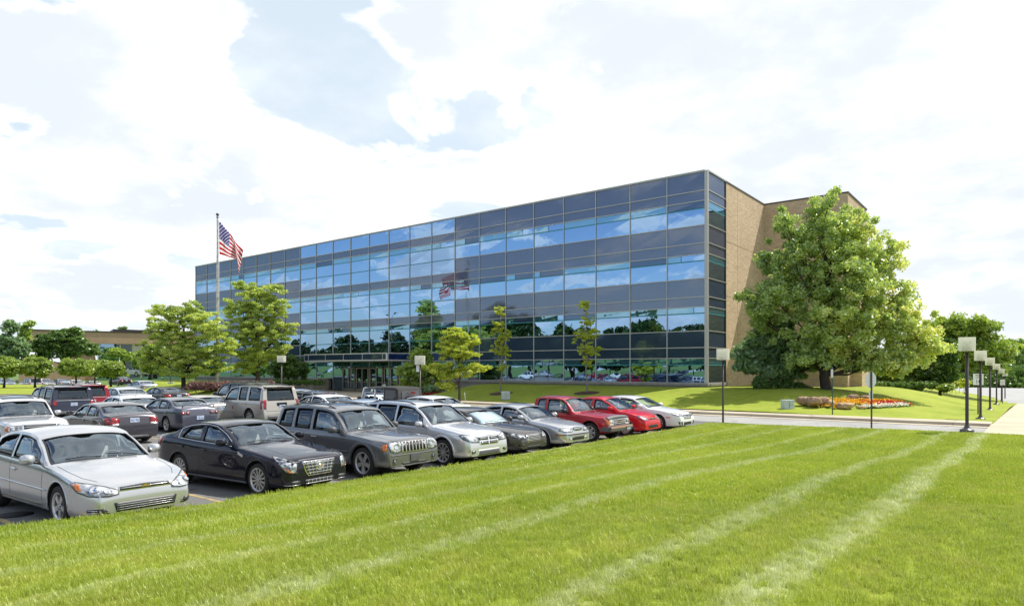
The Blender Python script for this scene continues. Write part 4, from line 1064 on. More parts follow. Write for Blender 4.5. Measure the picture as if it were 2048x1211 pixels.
        nf = (T[fs[0][1]]-T[fs[0][0]]).cross(T[fs[0][2]]-T[fs[0][0]]) if fs else Vector(d)
        if nf.dot(d) < 0: F = [f[::-1] for f in F]
        F += [(a, b, b+m, a+m) for a, b in be]
        mb.add(V, F, mi, True)
        return mb
    def strip(s, mb, pts, d, wd=.010, off=.003, mi=0, step=.08, rad=None):
        """line pressed on the shell; rad gives a raised tube"""
        P = []
        for i in range(len(pts)-1):
            a, b = Vector(pts[i]), Vector(pts[i+1]); n = max(1, int((b-a).length/step))
            for j in range(n): P.append(a+(b-a)*j/n)
        P.append(Vector(pts[-1])); H = [s.hit(p, d) for p in P]; C = [h[0]+h[1]*off for h in H]
        if rad: return mb.tube(C, rad, 6, mi)
        V = []
        for i, c in enumerate(C):
            t = (C[min(i+1, len(C)-1)]-C[max(i-1, 0)]).normalized(); q = t.cross(H[i][1]).normalized()*wd/2; V += [c-q, c+q]
        mb.add(V, [(2*i, 2*i+1, 2*i+3, 2*i+2) for i in range(len(C)-1)], mi, True); return mb
    # ---- openings
    def win_side(s, x1b, x1t, x2b, x2t, zlo=.025, zhi=.055, zcut=None):
        """side window outline between a rear and a front edge"""
        P = []
        for i in range(9): x = x1b+(x2b-x1b)*i/8; P.append((x, s.fb(x)+zlo))
        for i in range(9):
            x = x2t+(x1t-x2t)*i/8; P.append((x, max(s.geom(x)[5]-zhi, s.fb(x)+zlo+.02)))
        return P
    def win_top(s, xa, xb, m=.055, n=7):
        """windscreen or rear screen outline in plan, xa towards the roof"""
        L = []
        for i in range(n):
            x = xa+(xb-xa)*i/(n-1); g_ = s.geom(x); L.append((x, g_[6]-m))
        bulge = .09*(1 if xb > xa else -1)
        bot = []
        for i in range(1, 8):
            t = i/8; y = L[-1][1]*(1-2*t); bot.append((L[-1][0] + bulge*math.sin(math.pi*t), y))
        top = []
        for i in range(1, 8):
            t = i/8; y = -L[0][1]*(1-2*t); top.append((L[0][0] + bulge*.35*math.sin(math.pi*t), y))
        return L + bot + [(x, -y) for x, y in L[::-1]] + top
    def make(s, root, dark_from=None, cutwin=True):
        """body with wheel wells, cabin cavity and window openings; glass panes"""
        def obj(V, F, mi=0):
            me = bpy.data.meshes.new('t'); me.from_pydata(V, [], F)
            for m in MATS: me.materials.append(m)
            me.polygons.foreach_set('material_index', [mi]*len(F)); me.update()
            bm = bmesh.new(); bm.from_mesh(me); bmesh.ops.recalc_face_normals(bm, faces=bm.faces); bm.to_mesh(me); bm.free()
            o = bpy.data.objects.new('t', me); COL.objects.link(o); return o
        body = obj(s.V, s.F); cut = []
        mb = MB()
        for xw in (s.xf, s.xr):
            for sg in (1, -1):
                y0, y1 = (s.W/2-.34)*sg, (s.W/2+.3)*sg
                M = Matrix.Translation((xw, 0, s.wr+.01)) @ Matrix.Rotation(math.pi/2, 4, 'X')
                r_ = s.wr+s.arch; n = 30
                vs = [(xw+r_*math.cos(a), y, s.wr+.01+r_*math.sin(a)) for y in (y0, y1) for a in [2*math.pi*i/n for i in range(n)]]
                mb.add(vs, [tuple(range(n)), tuple(range(2*n-1, n-1, -1))] + [(i, (i+1) % n, n+(i+1) % n, n+i) for i in range(n)])
        cut.append(obj(mb.v, mb.f, 1))
        if cutwin:
            # cavity
            V = []; F = []; XS = np.linspace(s.g_deck+.10, s.g_cowl-.06, 26); K = 10
            for x in XS:
                zt, zb, zs, w, ys, zc, yc = s.geom(x); z0 = .42 if not s.suv else .55
                ztp = zt-.055 - (.0 if s.g_rear < x < s.g_head else .02); zcc = min(zc-.06, ztp-.005); z1 = min(zs, ztp-.02)
                P = [(0, z0), (w-.12, z0), (w-.10, z0+.06), (w-.10, z1-.02), (ys-.06, z1), (yc-.055, max(zcc, z1+.004)), (yc*.8, ztp-.01+.004), (yc*.4, ztp), (0, ztp+.002)]
                K = len(P); V += [(x, a, b) for a, b in P] + [(x, -a, b) for a, b in P[1:-1]][::-1]
            n = 2*K-2
            for i in range(len(XS)-1):
                for k in range(n): F.append((i*n+k, (i+1)*n+k, (i+1)*n+(k+1) % n, i*n+(k+1) % n))
            F += [tuple(range(n)), tuple((len(XS)-1)*n+k for k in range(n-1, -1, -1))]
            cut.append(obj(V, F, 2))
            mb = MB()
            for P in s.sides:
                for sg in (1, -1):
                    n = len(P); mb.add([(x, .35*sg, z) for x, z in P] + [(x, 1.4*sg, z) for x, z in P], [tuple(range(n)), tuple(range(2*n-1, n-1, -1))] + [(i, (i+1) % n, n+(i+1) % n, n+i) for i in range(n)])
            cut.append(obj(mb.v, mb.f, 1))
            mb = MB()
            for P in s.tops:
                zz = [s.hit((x, y, 0), (0, 0, 1))[0].z for x, y in P]; n = len(P)
                mb.add([(x, y, z-.13) for (x, y), z in zip(P, zz)] + [(x, y, z+.3) for (x, y), z in zip(P, zz)], [], 0)
                b = len(mb.v)-2*n
                cc, _, fs, *_r = delaunay_2d_cdt([Vector(p) for p in P], [(i, (i+1) % n) for i in range(n)], [list(range(n))], 1, 1e-6)
                for f in fs:
                    mb.f.append(tuple(b+i for i in f)); mb.m.append(0); mb.sm.append(0); mb.f.append(tuple(b+n+i for i in f[::-1])); mb.m.append(0); mb.sm.append(0)
                for i in range(n): mb.f.append((b+i, b+(i+1) % n, b+n+(i+1) % n, b+n+i)); mb.m.append(0); mb.sm.append(0)
            if s.tops: cut.append(obj(mb.v, mb.f, 1))
            if s.backs:
                mb = MB()
                for P in s.backs:
                    n = len(P); mb.add([(s.g_deck+.5, y, z) for y, z in P] + [(-s.hx-.4, y, z) for y, z in P], [tuple(range(n)), tuple(range(2*n-1, n-1, -1))] + [(i, (i+1) % n, n+(i+1) % n, n+i) for i in range(n)])
                cut.append(obj(mb.v, mb.f, 1))
        for c in cut:
            md = body.modifiers.new('b', 'BOOLEAN'); md.operation = 'DIFFERENCE'; md.object = c; md.solver = 'EXACT'
            try: md.material_mode = 'INDEX'
            except Exception: pass
        dg = bpy.context.evaluated_depsgraph_get(); me = bpy.data.meshes.new_from_object(body.evaluated_get(dg))
        for o in cut+[body]: bpy.data.objects.remove(o)
        me.polygons.foreach_set('use_smooth', [True]*len(me.polygons)); me.set_sharp_from_angle(angle=R(32)); me.name = 'body'
        b = link('body', me, root); b.color = s.color
        s.body = b
        # glass
        for i, P in enumerate(s.sides):
            dark = dark_from is not None and sum(p[0] for p in P)/len(P) < dark_from
            for sg in (1, -1):
                mb = MB(); s.decal(mb, [(x, sg*.8, z) for x, z in P], (0, sg, 0), -.010, 0, .003, .2)
                mb.build('side_window', GLS_D if (dark or not cutwin) else GLS, root)
        for i, P in enumerate(s.tops):
            mb = MB(); s.decal(mb, [(x, y, 1.2) for x, y in P], (0, 0, 1), -.008 if cutwin else .004, 0, .003, .14)
            mb.build('windscreen' if i == 0 else 'rear_window', GLS if cutwin else GLS_D, root)
        for P in s.backs:
            mb = MB(); s.decal(mb, [(-s.hx, y, z) for y, z in P], (-1, 0, 0), -.008 if cutwin else .004, 0, .003, .14)
            mb.build('rear_window', GLS_D, root)
        # black seals round the openings
        mb = MB()
        for P in s.sides:
            for sg in (1, -1): s.strip(mb, [(x, sg*.8, z) for x, z in P+P[:1]], (0, sg, 0), .022, .002)
        for P in s.tops: s.strip(mb, [(x, y, 1.2) for x, y in P+P[:1]], (0, 0, 1), .03, .002)
        for P in s.backs: s.strip(mb, [(-s.hx, y, z) for y, z in P+P[:1]], (-1, 0, 0), .03, .002)
        mb.build('window_seal', BLK, root)
        return b
    def interior(s, root, rows=2, sunshade=False):
        mb = MB(); zs = .52 if s.suv else .38; H = s.H
        x1 = s.g_cowl-.05; w = s.W/2-.16
        mb.bbox(x1-.38, x1-.02, -w, w, s.fb(x1)-.22, s.fb(x1)-.02, .04); mb.build('dashboard', DASH, root)
        xs0 = s.g_head-.42; zc = zs-.02
        for r_ in range(rows):
            xs_ = xs0 - r_*.86
            if xs_ < s.g_deck+.35: break
            for sg in (1, -1):
                mb = MB(); y = sg*.37; top = min(s.ft(xs_)-.30, zc+.78)
                mb.bbox(xs_-.05, xs_+.45, y-.25, y+.25, zc, zc+.16, .05)
                bm = bmesh.new(); bmesh.ops.create_cube(bm, size=1); bmesh.ops.bevel(bm, geom=bm.edges[:], offset=.12, segments=2, affect='EDGES')
                M = Matrix.Translation((xs_-.12, y, (zc+.1+top)/2)) @ Matrix.Rotation(R(-14), 4, 'Y') @ Matrix.Diagonal((.16, .50, top-zc-.1, 1))
                mb.bm(bm, 0, True, M)
                bm = bmesh.new(); bmesh.ops.create_cube(bm, size=1); bmesh.ops.bevel(bm, geom=bm.edges[:], offset=.2, segments=2, affect='EDGES')
                mb.bm(bm, 0, True, Matrix.Translation((xs_-.24, y, top+.10)) @ Matrix.Diagonal((.11, .26, .17, 1)))
                mb.tube([(xs_-.2, y, top-.05), (xs_-.23, y, top+.05)], .02, 5)
                mb.build('seat', SEAT, root)
        mb = MB(); M = Matrix.Translation((x1-.50, .38, s.fb(x1)-.03)) @ Matrix.Rotation(R(62), 4, 'Y')
        mb.lathe([(.175, -.012), (.19, 0), (.175, .012), (.16, 0), (.175, -.012)], 20, 0, M); mb.obox((x1-.50, .38, s.fb(x1)-.03), (0, 1, 0), (.45, 0, -.9), (.9, 0, .45), .16, .02, .015)
        mb.build('steering_wheel', DASH, root)
    def wheels(s, root, style=0, rimr=None, n=5, cap=ALW):
        R_ = s.wr; rr = rimr or R_*.66; tw = s.tw
        T = MB(); T.lathe([(rr-.01, tw/2-.03), (rr+.01, tw/2-.005), (R_*.86, tw/2), (R_*.96, tw/2-.015), (R_, tw/2-.05), (R_, -tw/2+.05), (R_*.96, -tw/2+.015), (rr, -tw/2)], 32)
        for i in range(2): T.lathe([(R_+.001, (-.02+i*.04)), (R_+.001, (-.012+i*.04))], 32)
        tme = T.mesh('tyre', RUB)
        Rm = MB(); Rm.lathe([(rr+.006, tw/2-.006), (rr-.012, tw/2-.010), (rr-.03, tw/2-.03), (rr-.035, -.03)], 32)
        Rm.lathe([(rr-.035, -.03), (.0, -.03)], 32, 1)
        Rm.lathe([(rr*.45, -.02), (rr*.45, .01), (0, .01)], 20, 2)
        zf = tw/2-.025
        if style == 'cover':      # moulded plastic wheel cover
            Rm.lathe([(rr-.01, zf), (rr*.8, zf+.015), (rr*.35, zf+.01), (0, zf+.012)], 32)
            for i in range(n):
                a = 2*math.pi*i/n; Rm.obox((rr*.72*math.cos(a), rr*.72*math.sin(a), zf+.006), (math.cos(a), math.sin(a), 0), (-math.sin(a), math.cos(a), 0), (0, 0, 1), rr*.16, rr*.05, .012, 1)
        else:
            wd = {0: .15, 1: .085, 2: .21}[style]
            for i in range(n):
                a = 2*math.pi*i/n+.3; c, s_ = math.cos(a), math.sin(a); q = (-s_, c)
                r0, r1 = rr*.16, rr-.01; w0, w1 = rr*wd*.75, rr*wd*1.0
                z0, z1 = zf-.004, zf
                base = [(r0, -w0), (r1, -w1), (r1, w1), (r0, w0)]
                v = [(r_*c+t*q[0], r_*s_+t*q[1], (z0 if k < 1 or k > 2 else z1)-dz) for dz in (.04, 0) for k, (r_, t) in enumerate(base)]
                Rm.add(v, [(0, 3, 2, 1), (4, 5, 6, 7), (0, 1, 5, 4), (1, 2, 6, 5), (2, 3, 7, 6), (3, 0, 4, 7)])
            Rm.lathe([(rr*.24, zf-.03), (rr*.23, zf+.006), (rr*.12, zf+.012), (0, zf+.012)], 16)
            for i in range(5):
                a = 2*math.pi*(i+.5)/5; Rm.lathe([(.014, 0), (.012, zf+.012), (0, zf+.012)], 6, 2, Matrix.Translation((rr*.19*math.cos(a), rr*.19*math.sin(a), 0)))
        rme = Rm.mesh('rim', [cap, BLKM, GRYP]); rme.set_sharp_from_angle(angle=R(35))
        for xw, st in ((s.xf, 0), (s.xr, 0)):
            for sg in (1, -1):
                wrot = (-math.pi/2 if sg > 0 else math.pi/2)
                we = bpy.data.objects.new('wheel', None); COL.objects.link(we); we.parent = root; we.location = (xw, sg*(s.W/2-tw/2-.015+s.flare*.6), s.wr); we.rotation_euler = (wrot, random.uniform(0, 6), 0)
                link('tyre', tme, we); link('rim', rme, we)
    def lips(s, root, mat=None, rad=.016, push=0.0, name='wheel_arch_trim', a0=-14, a1=194, wide=0):
        for xw in (s.xf, s.xr):
            mb = MB()
            for sg in (1, -1):
                mb = MB(); pts = []; r_ = s.wr+s.arch+rad*.4+wide
                for i in range(23):
                    a = R(a0+(a1-a0)*i/22); x, z = xw+r_*math.cos(a), max(s.wr+.01+r_*math.sin(a), s.bot+.03)
                    p, n = s.hit((x, 0, z), (0, sg, 0)); pts.append(p+Vector((0, sg*(push-rad*.45), 0)))
                mb.tube(pts, rad, 8)
                o = mb.build(name, mat or PAINT, root); o.color = s.color
    def mirrors(s, root, mat=None, size=1.0, x=None, dz=.10):
        x = x or s.g_cowl-.42; 
        for sg in (1, -1):
            y = sg*(s.w(x)); z = s.fb(x)+dz
            mb = MB(); bm = bmesh.new(); bmesh.ops.create_uvsphere(bm, u_segments=16, v_segments=10, radius=1)
            for p in bm.verts:
                if p.co.x < -.25: p.co.x = -.25
                p.co.x *= .11*size; p.co.y = math.copysign(abs(p.co.y)**.75, p.co.y)*.115*size; p.co.z = math.copysign(abs(p.co.z)**.75, p.co.z)*.085*size
                p.co.x -= abs(p.co.y)*.25
            mb.bm(bm, 0, True, Matrix.Translation((x+.03, y+sg*.12*size, z)))
            mb.tube([(x+.03, y-sg*.05, z-.07), (x+.03, y+sg*.07, z-.05)], [.03, .022], 6, 1)
            mb.add([(x-.0, y+sg*(.12-.095)*size, z-.06*size), (x-.0, y+sg*(.12+.095)*size, z-.06*size), (x-.0, y+sg*(.12+.095)*size, z+.06*size), (x-.0, y+sg*(.12-.095)*size, z+.06*size)], [(0, 1, 2, 3)], 2)
            o = mb.build('wing_mirror', [mat or PAINT, BLK, CHR], root); o.color = s.color
    def doors(s, root, seams, handles, mat=None, hz=None):
        """seams: list of polylines (x,z); handles: list of (x, z)"""
        for sg in (1, -1):
            mb = MB()
            for pl_ in seams: s.strip(mb, [(x, sg*.8, z) for x, z in pl_], (0, sg, 0), .011, .0015)
            mb.build('door_seam', BLK, root)
        for x, z in handles:
            for sg in (1, -1):
                p, n = s.hit((x, 0, z), (0, sg, 0)); mb = MB()
                mb.bbox(x-.10, x+.10, p.y-.005 if sg > 0 else p.y-.03, p.y+.03 if sg > 0 else p.y+.005, z-.017, z+.017, .008)
                mb.add([(x-.07, p.y+sg*.004, z-.04), (x+.07, p.y+sg*.004, z-.04), (x+.07, p.y+sg*.003, z+.035), (x-.07, p.y+sg*.003, z+.035)], [(0, 1, 2, 3)], 1)
                o = mb.build('door_handle', [mat or PAINT, PAINT], root); o.color = s.color
    def both(s, root, name, mats, pts, d, **k):
        """mirrored decal pair, each its own part"""
        out = []
        for sg in (1, -1):
            mb = MB(); s.decal(mb, [(x, sg*y, z) for x, y, z in pts], (d[0], sg*d[1], d[2]), **k)
            o = mb.build(name, mats, root); o.color = s.color; out.append(o)
            if name == 'headlight':
                mb = MB(); q = [(x, sg*y, z) for x, y, z in pts]; s.strip(mb, q+q[:1], (d[0], sg*d[1], d[2]), .016, .010, 0, .06); mb.build('headlight_seal', BLK, o)
        return out
    def patch(s, root, name, mats, pts, d, **k):
        mb = MB(); s.decal(mb, pts, d, **k); o = mb.build(name, mats, root); o.color = s.color; return o
    def bars(s, mb, y0, y1, zs_, d=(1, 0, 0), rad=.008, off=.006, y0b=None, mi=0):
        for z in zs_: s.strip(mb, [(s.hx if d[0] > 0 else -s.hx, y0, z), (s.hx if d[0] > 0 else -s.hx, y1, z)], d, .01, off, mi, .05, rad)
    def wipers(s, root):
        mb = MB(); x = s.g_cowl-.02
        for y0, y1 in ((.62, .05), (-.05, -.60)):
            a = s.hit((x-.03, y0*.9, 1), (0, 0, 1)); b = s.hit((x-.10, y1*.98, 1), (0, 0, 1)); c = s.hit((x, (y0+y1)/2, 1), (0, 0, 1))
            mb.tube([a[0]+a[1]*.02, (a[0]+b[0])/2+a[1]*.045, b[0]+b[1]*.02], [.009, .012, .008], 5)
        mb.build('wiper', BLK, root)
    def plate(s, root, rear=True, z=.8, w=.305, txt=True, mat=None, y=0, tilt=0):
        d = (-1, 0, 0) if rear else (1, 0, 0); p, n = s.hit(((-1 if rear else 1)*s.hx, y, z), d); mb = MB(); e = -1 if rear else 1
        mb.box(min(p.x, p.x+e*.02), max(p.x, p.x+e*.02), y-w/2, y+w/2, z-.078, z+.078)
        if txt:
            random.seed(int(z*1000)+int(s.L*100)); x_ = p.x+e*.0225
            for i in range(7):
                if i == 3: continue
                yy = y-w*.38+i*w*.127
                for q in range(3):
                    if random.random() < .8: mb.add([(x_, yy-.012, z-.035+q*.024), (x_, yy+.012, z-.035+q*.024), (x_, yy+.012, z-.027+q*.024), (x_, yy-.012, z-.027+q*.024)], [(0, 1, 2, 3)], 1)
                mb.add([(x_, yy-.013, z-.035), (x_, yy-.007, z-.035), (x_, yy-.007, z+.025), (x_, yy-.013, z+.025)], [(0, 1, 2, 3)], 1)
        mb.build('licence_plate', [mat or PLT, DASH], root)
    def antenna(s, root, x, y, h=.3, lean=-.2):
        p, n = s.hit((x, y, 1), (0, 0, 1)); mb = MB(); mb.tube([p, p+Vector((lean*h, 0, h))], [.007, .003], 5); mb.build('antenna', BLK, root)
    def rails(s, root, xa, xb, y=.60, mat=BLK, cross=True):
        for sg in (1, -1):
            mb = MB(); P = []
            for i in range(11):
                t = i/10; x = xa+(xb-xa)*t; p, n = s.hit((x, sg*y, 1), (0, 0, 1)); P.append(p+Vector((0, 0, .045*min(1, 6*t, 6*(1-t)))))
            mb.tube(P, .018, 6); mb.build('roof_rail', mat, root)
        if cross:
            for x in (xa+(xb-xa)*.25, xa+(xb-xa)*.78):
                a, _ = s.hit((x, y, 1), (0, 0, 1)); b, _ = s.hit((x, -y, 1), (0, 0, 1)); m, _ = s.hit((x, 0, 1), (0, 0, 1)); mb = MB()
                mb.tube([a+Vector((0, 0, .05)), m+Vector((0, 0, .055)), b+Vector((0, 0, .05))], .014, 6); mb.build('cross_bar', mat, root)
    def exhaust(s, root, y=.55, z=None):
        mb = MB(); z = z or s.bot+.04; mb.tube([(-s.hx+.25, y, z), (-s.hx-.01, y, z)], .035, 10, cap=False); mb.build('exhaust_pipe', CHR, root)
    def under(s, root):
        mb = MB(); mb.bbox(-s.hx+.35, s.hx-.35, -s.W/2+.28, s.W/2-.28, s.bot-.06, s.bot+.10, .04)
        mb.tube([(s.xf, -s.W/2+.25, s.wr), (s.xf, s.W/2-.25, s.wr)], .05, 8); mb.tube([(s.xr, -s.W/2+.25, s.wr), (s.xr, s.W/2-.25, s.wr)], .06, 8)
        mb.build('underbody', BLKM, root)
def seam_pillar(c, x0, x1, top=True):
    return None
SILVER = (.56, .56, .57, .7); BLACKP = (.012, .012, .022, .1); GREY = (.19, .19, .195, .55); SILV2 = (.66, .66, .67, .6); DKGREY = (.075, .07, .068, .4)
RED1 = (.42, .02, .03, .15); RED2 = (.62, .012, .025, .1); WHITE = (.80, .80, .80, 0); CHARC = (.085, .080, .092, .45); SLATE = (.115, .12, .155, .5); BEIGE = (.46, .43, .38, .45); NAVY = (.03, .035, .06, .3)
LBLUE = (.36, .42, .50, .5); MAROON = (.28, .012, .025, .3)
def start(kind, label, cat, C, loc, rz):
    root = empty(kind, (loc[0], loc[1], loc[2]), rz, label, cat, 'cars in the car park'); C.root = root; return root
def sidewins(c, spec):
    """spec: list of (rear bottom d, rear top d, front bottom d, front top d)"""
    D = lambda d: c.hx-d
    c.sides = [c.win_side(D(a), D(b), D(e), D(f)) for a, b, e, f in spec]; c.tops = []; c.backs = []
def top_pair(c, ws=(None, None), rw=None):
    D = lambda d: c.hx-d
    c.tops = [c.win_top(D(ws[0]), D(ws[1]))] + ([c.win_top(D(rw[0]), D(rw[1]), .07)] if rw else [])
def doorlines(c, ds, rear_arch=True):
    """vertical shut lines at distances ds from the nose"""
    out = []
    for d in ds:
        x = c.hx-d; out.append([(x, c.bot+.09), (x, c.fb(x)-.0)])
    out.append([(c.hx-ds[0], c.bot+.09), (c.hx-ds[-1]*.97, c.bot+.09)]); return out
def common(c, root, style, n, seams, handles, dark_from=None, cap=ALW, rimr=None, mirmat=None, arch_mat=None, arch_rad=.014, rows=2, interior=True, push=0, hmat=None):
    c.make(root, dark_from)
    if interior: c.interior(root, rows)
    c.wheels(root, style, rimr, n, cap); c.lips(root, arch_mat, arch_rad, push); c.mirrors(root, mirmat); c.doors(root, seams, handles, hmat); c.wipers(root); c.under(root)
def emblem_bowtie(c, root, z, s=.10, x=None):
    p, n = c.hit((c.hx, 0, z), (1, 0, 0)); mb = MB(); a, b, t = s, s*.42, p.x+.022
    P = [(-a, -b*.55), (-a*.32, -b*.55), (-a*.32, -b), (a*.42, -b), (a*.42, -b*.55), (a, -b*.55), (a*.88, b*.55), (a*.3, b*.55), (a*.3, b), (-a*.42, b), (-a*.42, b*.55), (-a*.88, b*.55)]
    mb.add([(t-.014, y, z+q) for y, q in P] + [(t, y, z+q) for y, q in P], [tuple(range(12, 24))] + [(i, (i+1) % 12, (i+1) % 12+12, i+12) for i in range(12)])
    mb.build('emblem', GOLD, root)
def ring(mb, c, y, z, r, rad, mi=0, d=(1, 0, 0)):
    p, n = c.hit(((c.hx if d[0] > 0 else -c.hx), y, z), d); e = 1 if d[0] > 0 else -1
    mb.tube([(p.x+e*.015, y+r*math.cos(a), z+r*math.sin(a)) for a in [i*math.pi/8 for i in range(17)]], rad, 6, mi)
    return p
def rear_sedan(c, root, lamp, zl, zh, yi, trunk_z, platez, bumper=True, pl=True):
    x = -c.hx
    if lamp == 'corner': # large lamps at the corners, red with clear lower part
        c.both(root, 'tail_light', TLR, [(x, yi, zl+.03), (x, yi+.03, zh), (x+.10, c.W/2*.86, zh+.01), (x+.42, c.W/2-.02, zh-.02), (x+.2, c.W/2*.93, zl+.06), (x+.05, c.W/2*.78, zl)], (-1, .55, 0), off=.008, thick=.02, step=.07)
        c.both(root, 'reverse_light', TLC, [(x, yi+.02, zl+.0), (x, yi+.03, zl+.07), (x+.08, c.W/2*.84, zl+.04), (x+.05, c.W/2*.78, zl-.03)], (-1, .4, 0), off=.012, thick=.02, step=.07)
    mb = MB(); c.strip(mb, [(x, -yi+.0, trunk_z), (x, yi-.0, trunk_z)], (-1, 0, 0), .012, .002); 
    for sg in (1, -1): c.strip(mb, [(x, sg*(yi-.0), trunk_z), (x, sg*(yi+.04), zh+.05)], (-1, 0, 0), .012, .002)
    c.strip(mb, [(x+.02, -c.W/2*.8, trunk_z-.06), (x+.02, 0, trunk_z-.07), (x+.02, c.W/2*.8, trunk_z-.06)], (-1, 0, 0), .012, .002)
    mb.build('boot_seam', BLK, root)
    if pl: c.plate(root, True, platez)
    c.patch(root, 'rear_valance', GRYP, [(x, -.5, c.bot+.03), (x, .5, c.bot+.03), (x, .44, c.bot+.13), (x, -.44, c.bot+.13)], (-1, 0, 0), off=.004)

# ------------------------------------------------------------------ silver saloon in the left foreground
def silver_saloon(label, loc, rz, color=SILVER):
    c = Car(L=5.09, W=1.85, H=1.49, wb=2.81, fo=1.03, wr=.335, color=color, cowl=1.45, head=2.25, rear=3.72, deck=4.40, fw=.76, ftap=.85,
            top=[(0,.50),(.015,.585),(.06,.665),(.16,.725),(.5,.82),(1.0,.91),(1.38,.97),(1.50,1.005),(2.10,1.345),(2.35,1.43),(2.75,1.48),(3.1,1.485),(3.5,1.45),(3.85,1.36),(4.38,1.13),(4.55,1.10),(4.85,1.07),(5.0,1.02),(5.06,.90),(5.09,.70)],
            belt=[(0,.58),(.3,.70),(1.0,.86),(1.6,.93),(3,.97),(4.2,1.0),(5.0,.97)])
    root = start('saloon_car', label, 'car', c, loc, rz)
    sidewins(c, [(2.98, 2.98, 1.84, 1.92), (3.86, 3.80, 3.08, 3.08), (4.18, 4.05, 3.92, 3.88)]); top_pair(c, (2.22, 1.55), (3.88, 4.32))
    common(c, root, 2, 5, doorlines(c, [1.62, 3.02, 3.98]), [(c.hx-2.82, .80), (c.hx-3.80, .82)])
    hx = c.hx
    c.both(root, 'headlight', HL, [(hx, .44, .575), (hx, .45, .635), (hx-.10, .62, .70), (hx-.30, .78, .745), (hx-.52, .86, .765), (hx-.60, .88, .735), (hx-.42, .84, .62), (hx-.2, .76, .565), (hx, .58, .555)], (1, .9, .12), off=.006, thick=.02, step=.06)
    c.both(root, 'indicator_lens', AMB, [(hx-.40, .85, .735), (hx-.56, .88, .745), (hx-.44, .85, .645), (hx-.33, .82, .64)], (1, .9, .12), off=.011, thick=.02, step=.05)
    for sg in (1, -1):
        mb = MB()
        for (x_, y_, z_, r_) in ((hx-.22, .69, .655, .055), (hx-.08, .57, .625, .04)):
            p, n = c.hit((x_, sg*y_, z_), (1, sg*.7, .1)); q = n.to_track_quat('Z', 'Y').to_matrix().to_4x4()
            mb.lathe([(r_, 0), (r_+.01, .014), (r_-.008, .012), (r_*.5, .002), (0, .002)], 14, 0, Matrix.Translation(p+n*.004) @ q)
        mb.build('headlight_reflector', CHR, root)
    c.patch(root, 'upper_grille', CHR, [(hx, -.42, .612), (hx, .42, .612), (hx, .40, .672), (hx, 0, .69), (hx, -.40, .672)], (1, 0, 0), off=.008)
    c.patch(root, 'grille_mesh', BLK, [(hx, -.40, .622), (hx, .40, .622), (hx, .385, .664), (hx, 0, .68), (hx, -.385, .664)], (1, 0, 0), off=.013)
    mb = MB(); c.bars(mb, -.39, .39, [.645], rad=.006, off=.016); mb.build('grille_bar', CHR, root)
    emblem_bowtie(c, root, .65, .075)
    c.patch(root, 'lower_grille', BLK, [(hx, -.46, .30), (hx, .46, .30), (hx, .50, .445), (hx, -.50, .445)], (1, 0, 0), off=.006)
    mb = MB(); c.bars(mb, -.46, .46, [.33, .365, .40], rad=.0035, off=.009)
    mb.build('grille_bar', CHR, root)
    c.both(root, 'bumper_vent', BLK, [(hx, .56, .29), (hx-.05, .60, .385), (hx-.22, .80, .36), (hx-.22, .80, .31)], (1, .6, 0), off=.006)
    for z in (.32, .35):
        for sg in (1, -1): mb = MB(); c.strip(mb, [(hx, sg*.58, z), (hx-.1, sg*.70, z), (hx-.2, sg*.79, z)], (1, sg*.6, 0), .008, .01, 0, .08, .006); mb.build('vent_bar', CHR, root)
    mb = MB()
    for sg in (1, -1): c.strip(mb, [(hx-1.45, sg, .56), (hx-2.6, sg, .57), (hx-3.95, sg, .585)], (0, sg, 0), .02, .004, 0, .1, .016)
    o = mb.build('rub_strip', PAINT, root); o.color = color
    mb = MB()
    for sg in (1, -1): c.strip(mb, [(hx-.34, sg*.60, .80), (hx-.6, sg*.72, .84), (hx-.95, sg*.765, .90), (hx-1.42, sg*.77, .98)], (0, 0, 1), .01, .0015)
    for sg in (1, -1): c.strip(mb, [(hx-.62, sg, .735), (hx-1.0, sg, .80), (hx-1.5, sg, .86)], (0, sg, 0), .008, .0015)
    c.strip(mb, [(hx-.03, -.44, .70), (hx-.02, 0, .712), (hx-.03, .44, .70)], (.5, 0, 1), .012, .0015); mb.build('bonnet_seam', BLK, root)
    rear_sedan(c, root, 'corner', .72, .92, .50, .70, .84)
    mb = MB()
    for sg in (1, -1): c.strip(mb, [(x, sg*.8, z) for x, z in [(c.hx-1.80, c.fb(c.hx-1.8)+.01), (c.hx-3, c.fb(c.hx-3)+.01), (c.hx-4.2, c.fb(c.hx-4.2)+.01)]], (0, sg, 0), .02, .004, 0, .1, .008)
    mb.build('window_trim', BLK, root)
    return root
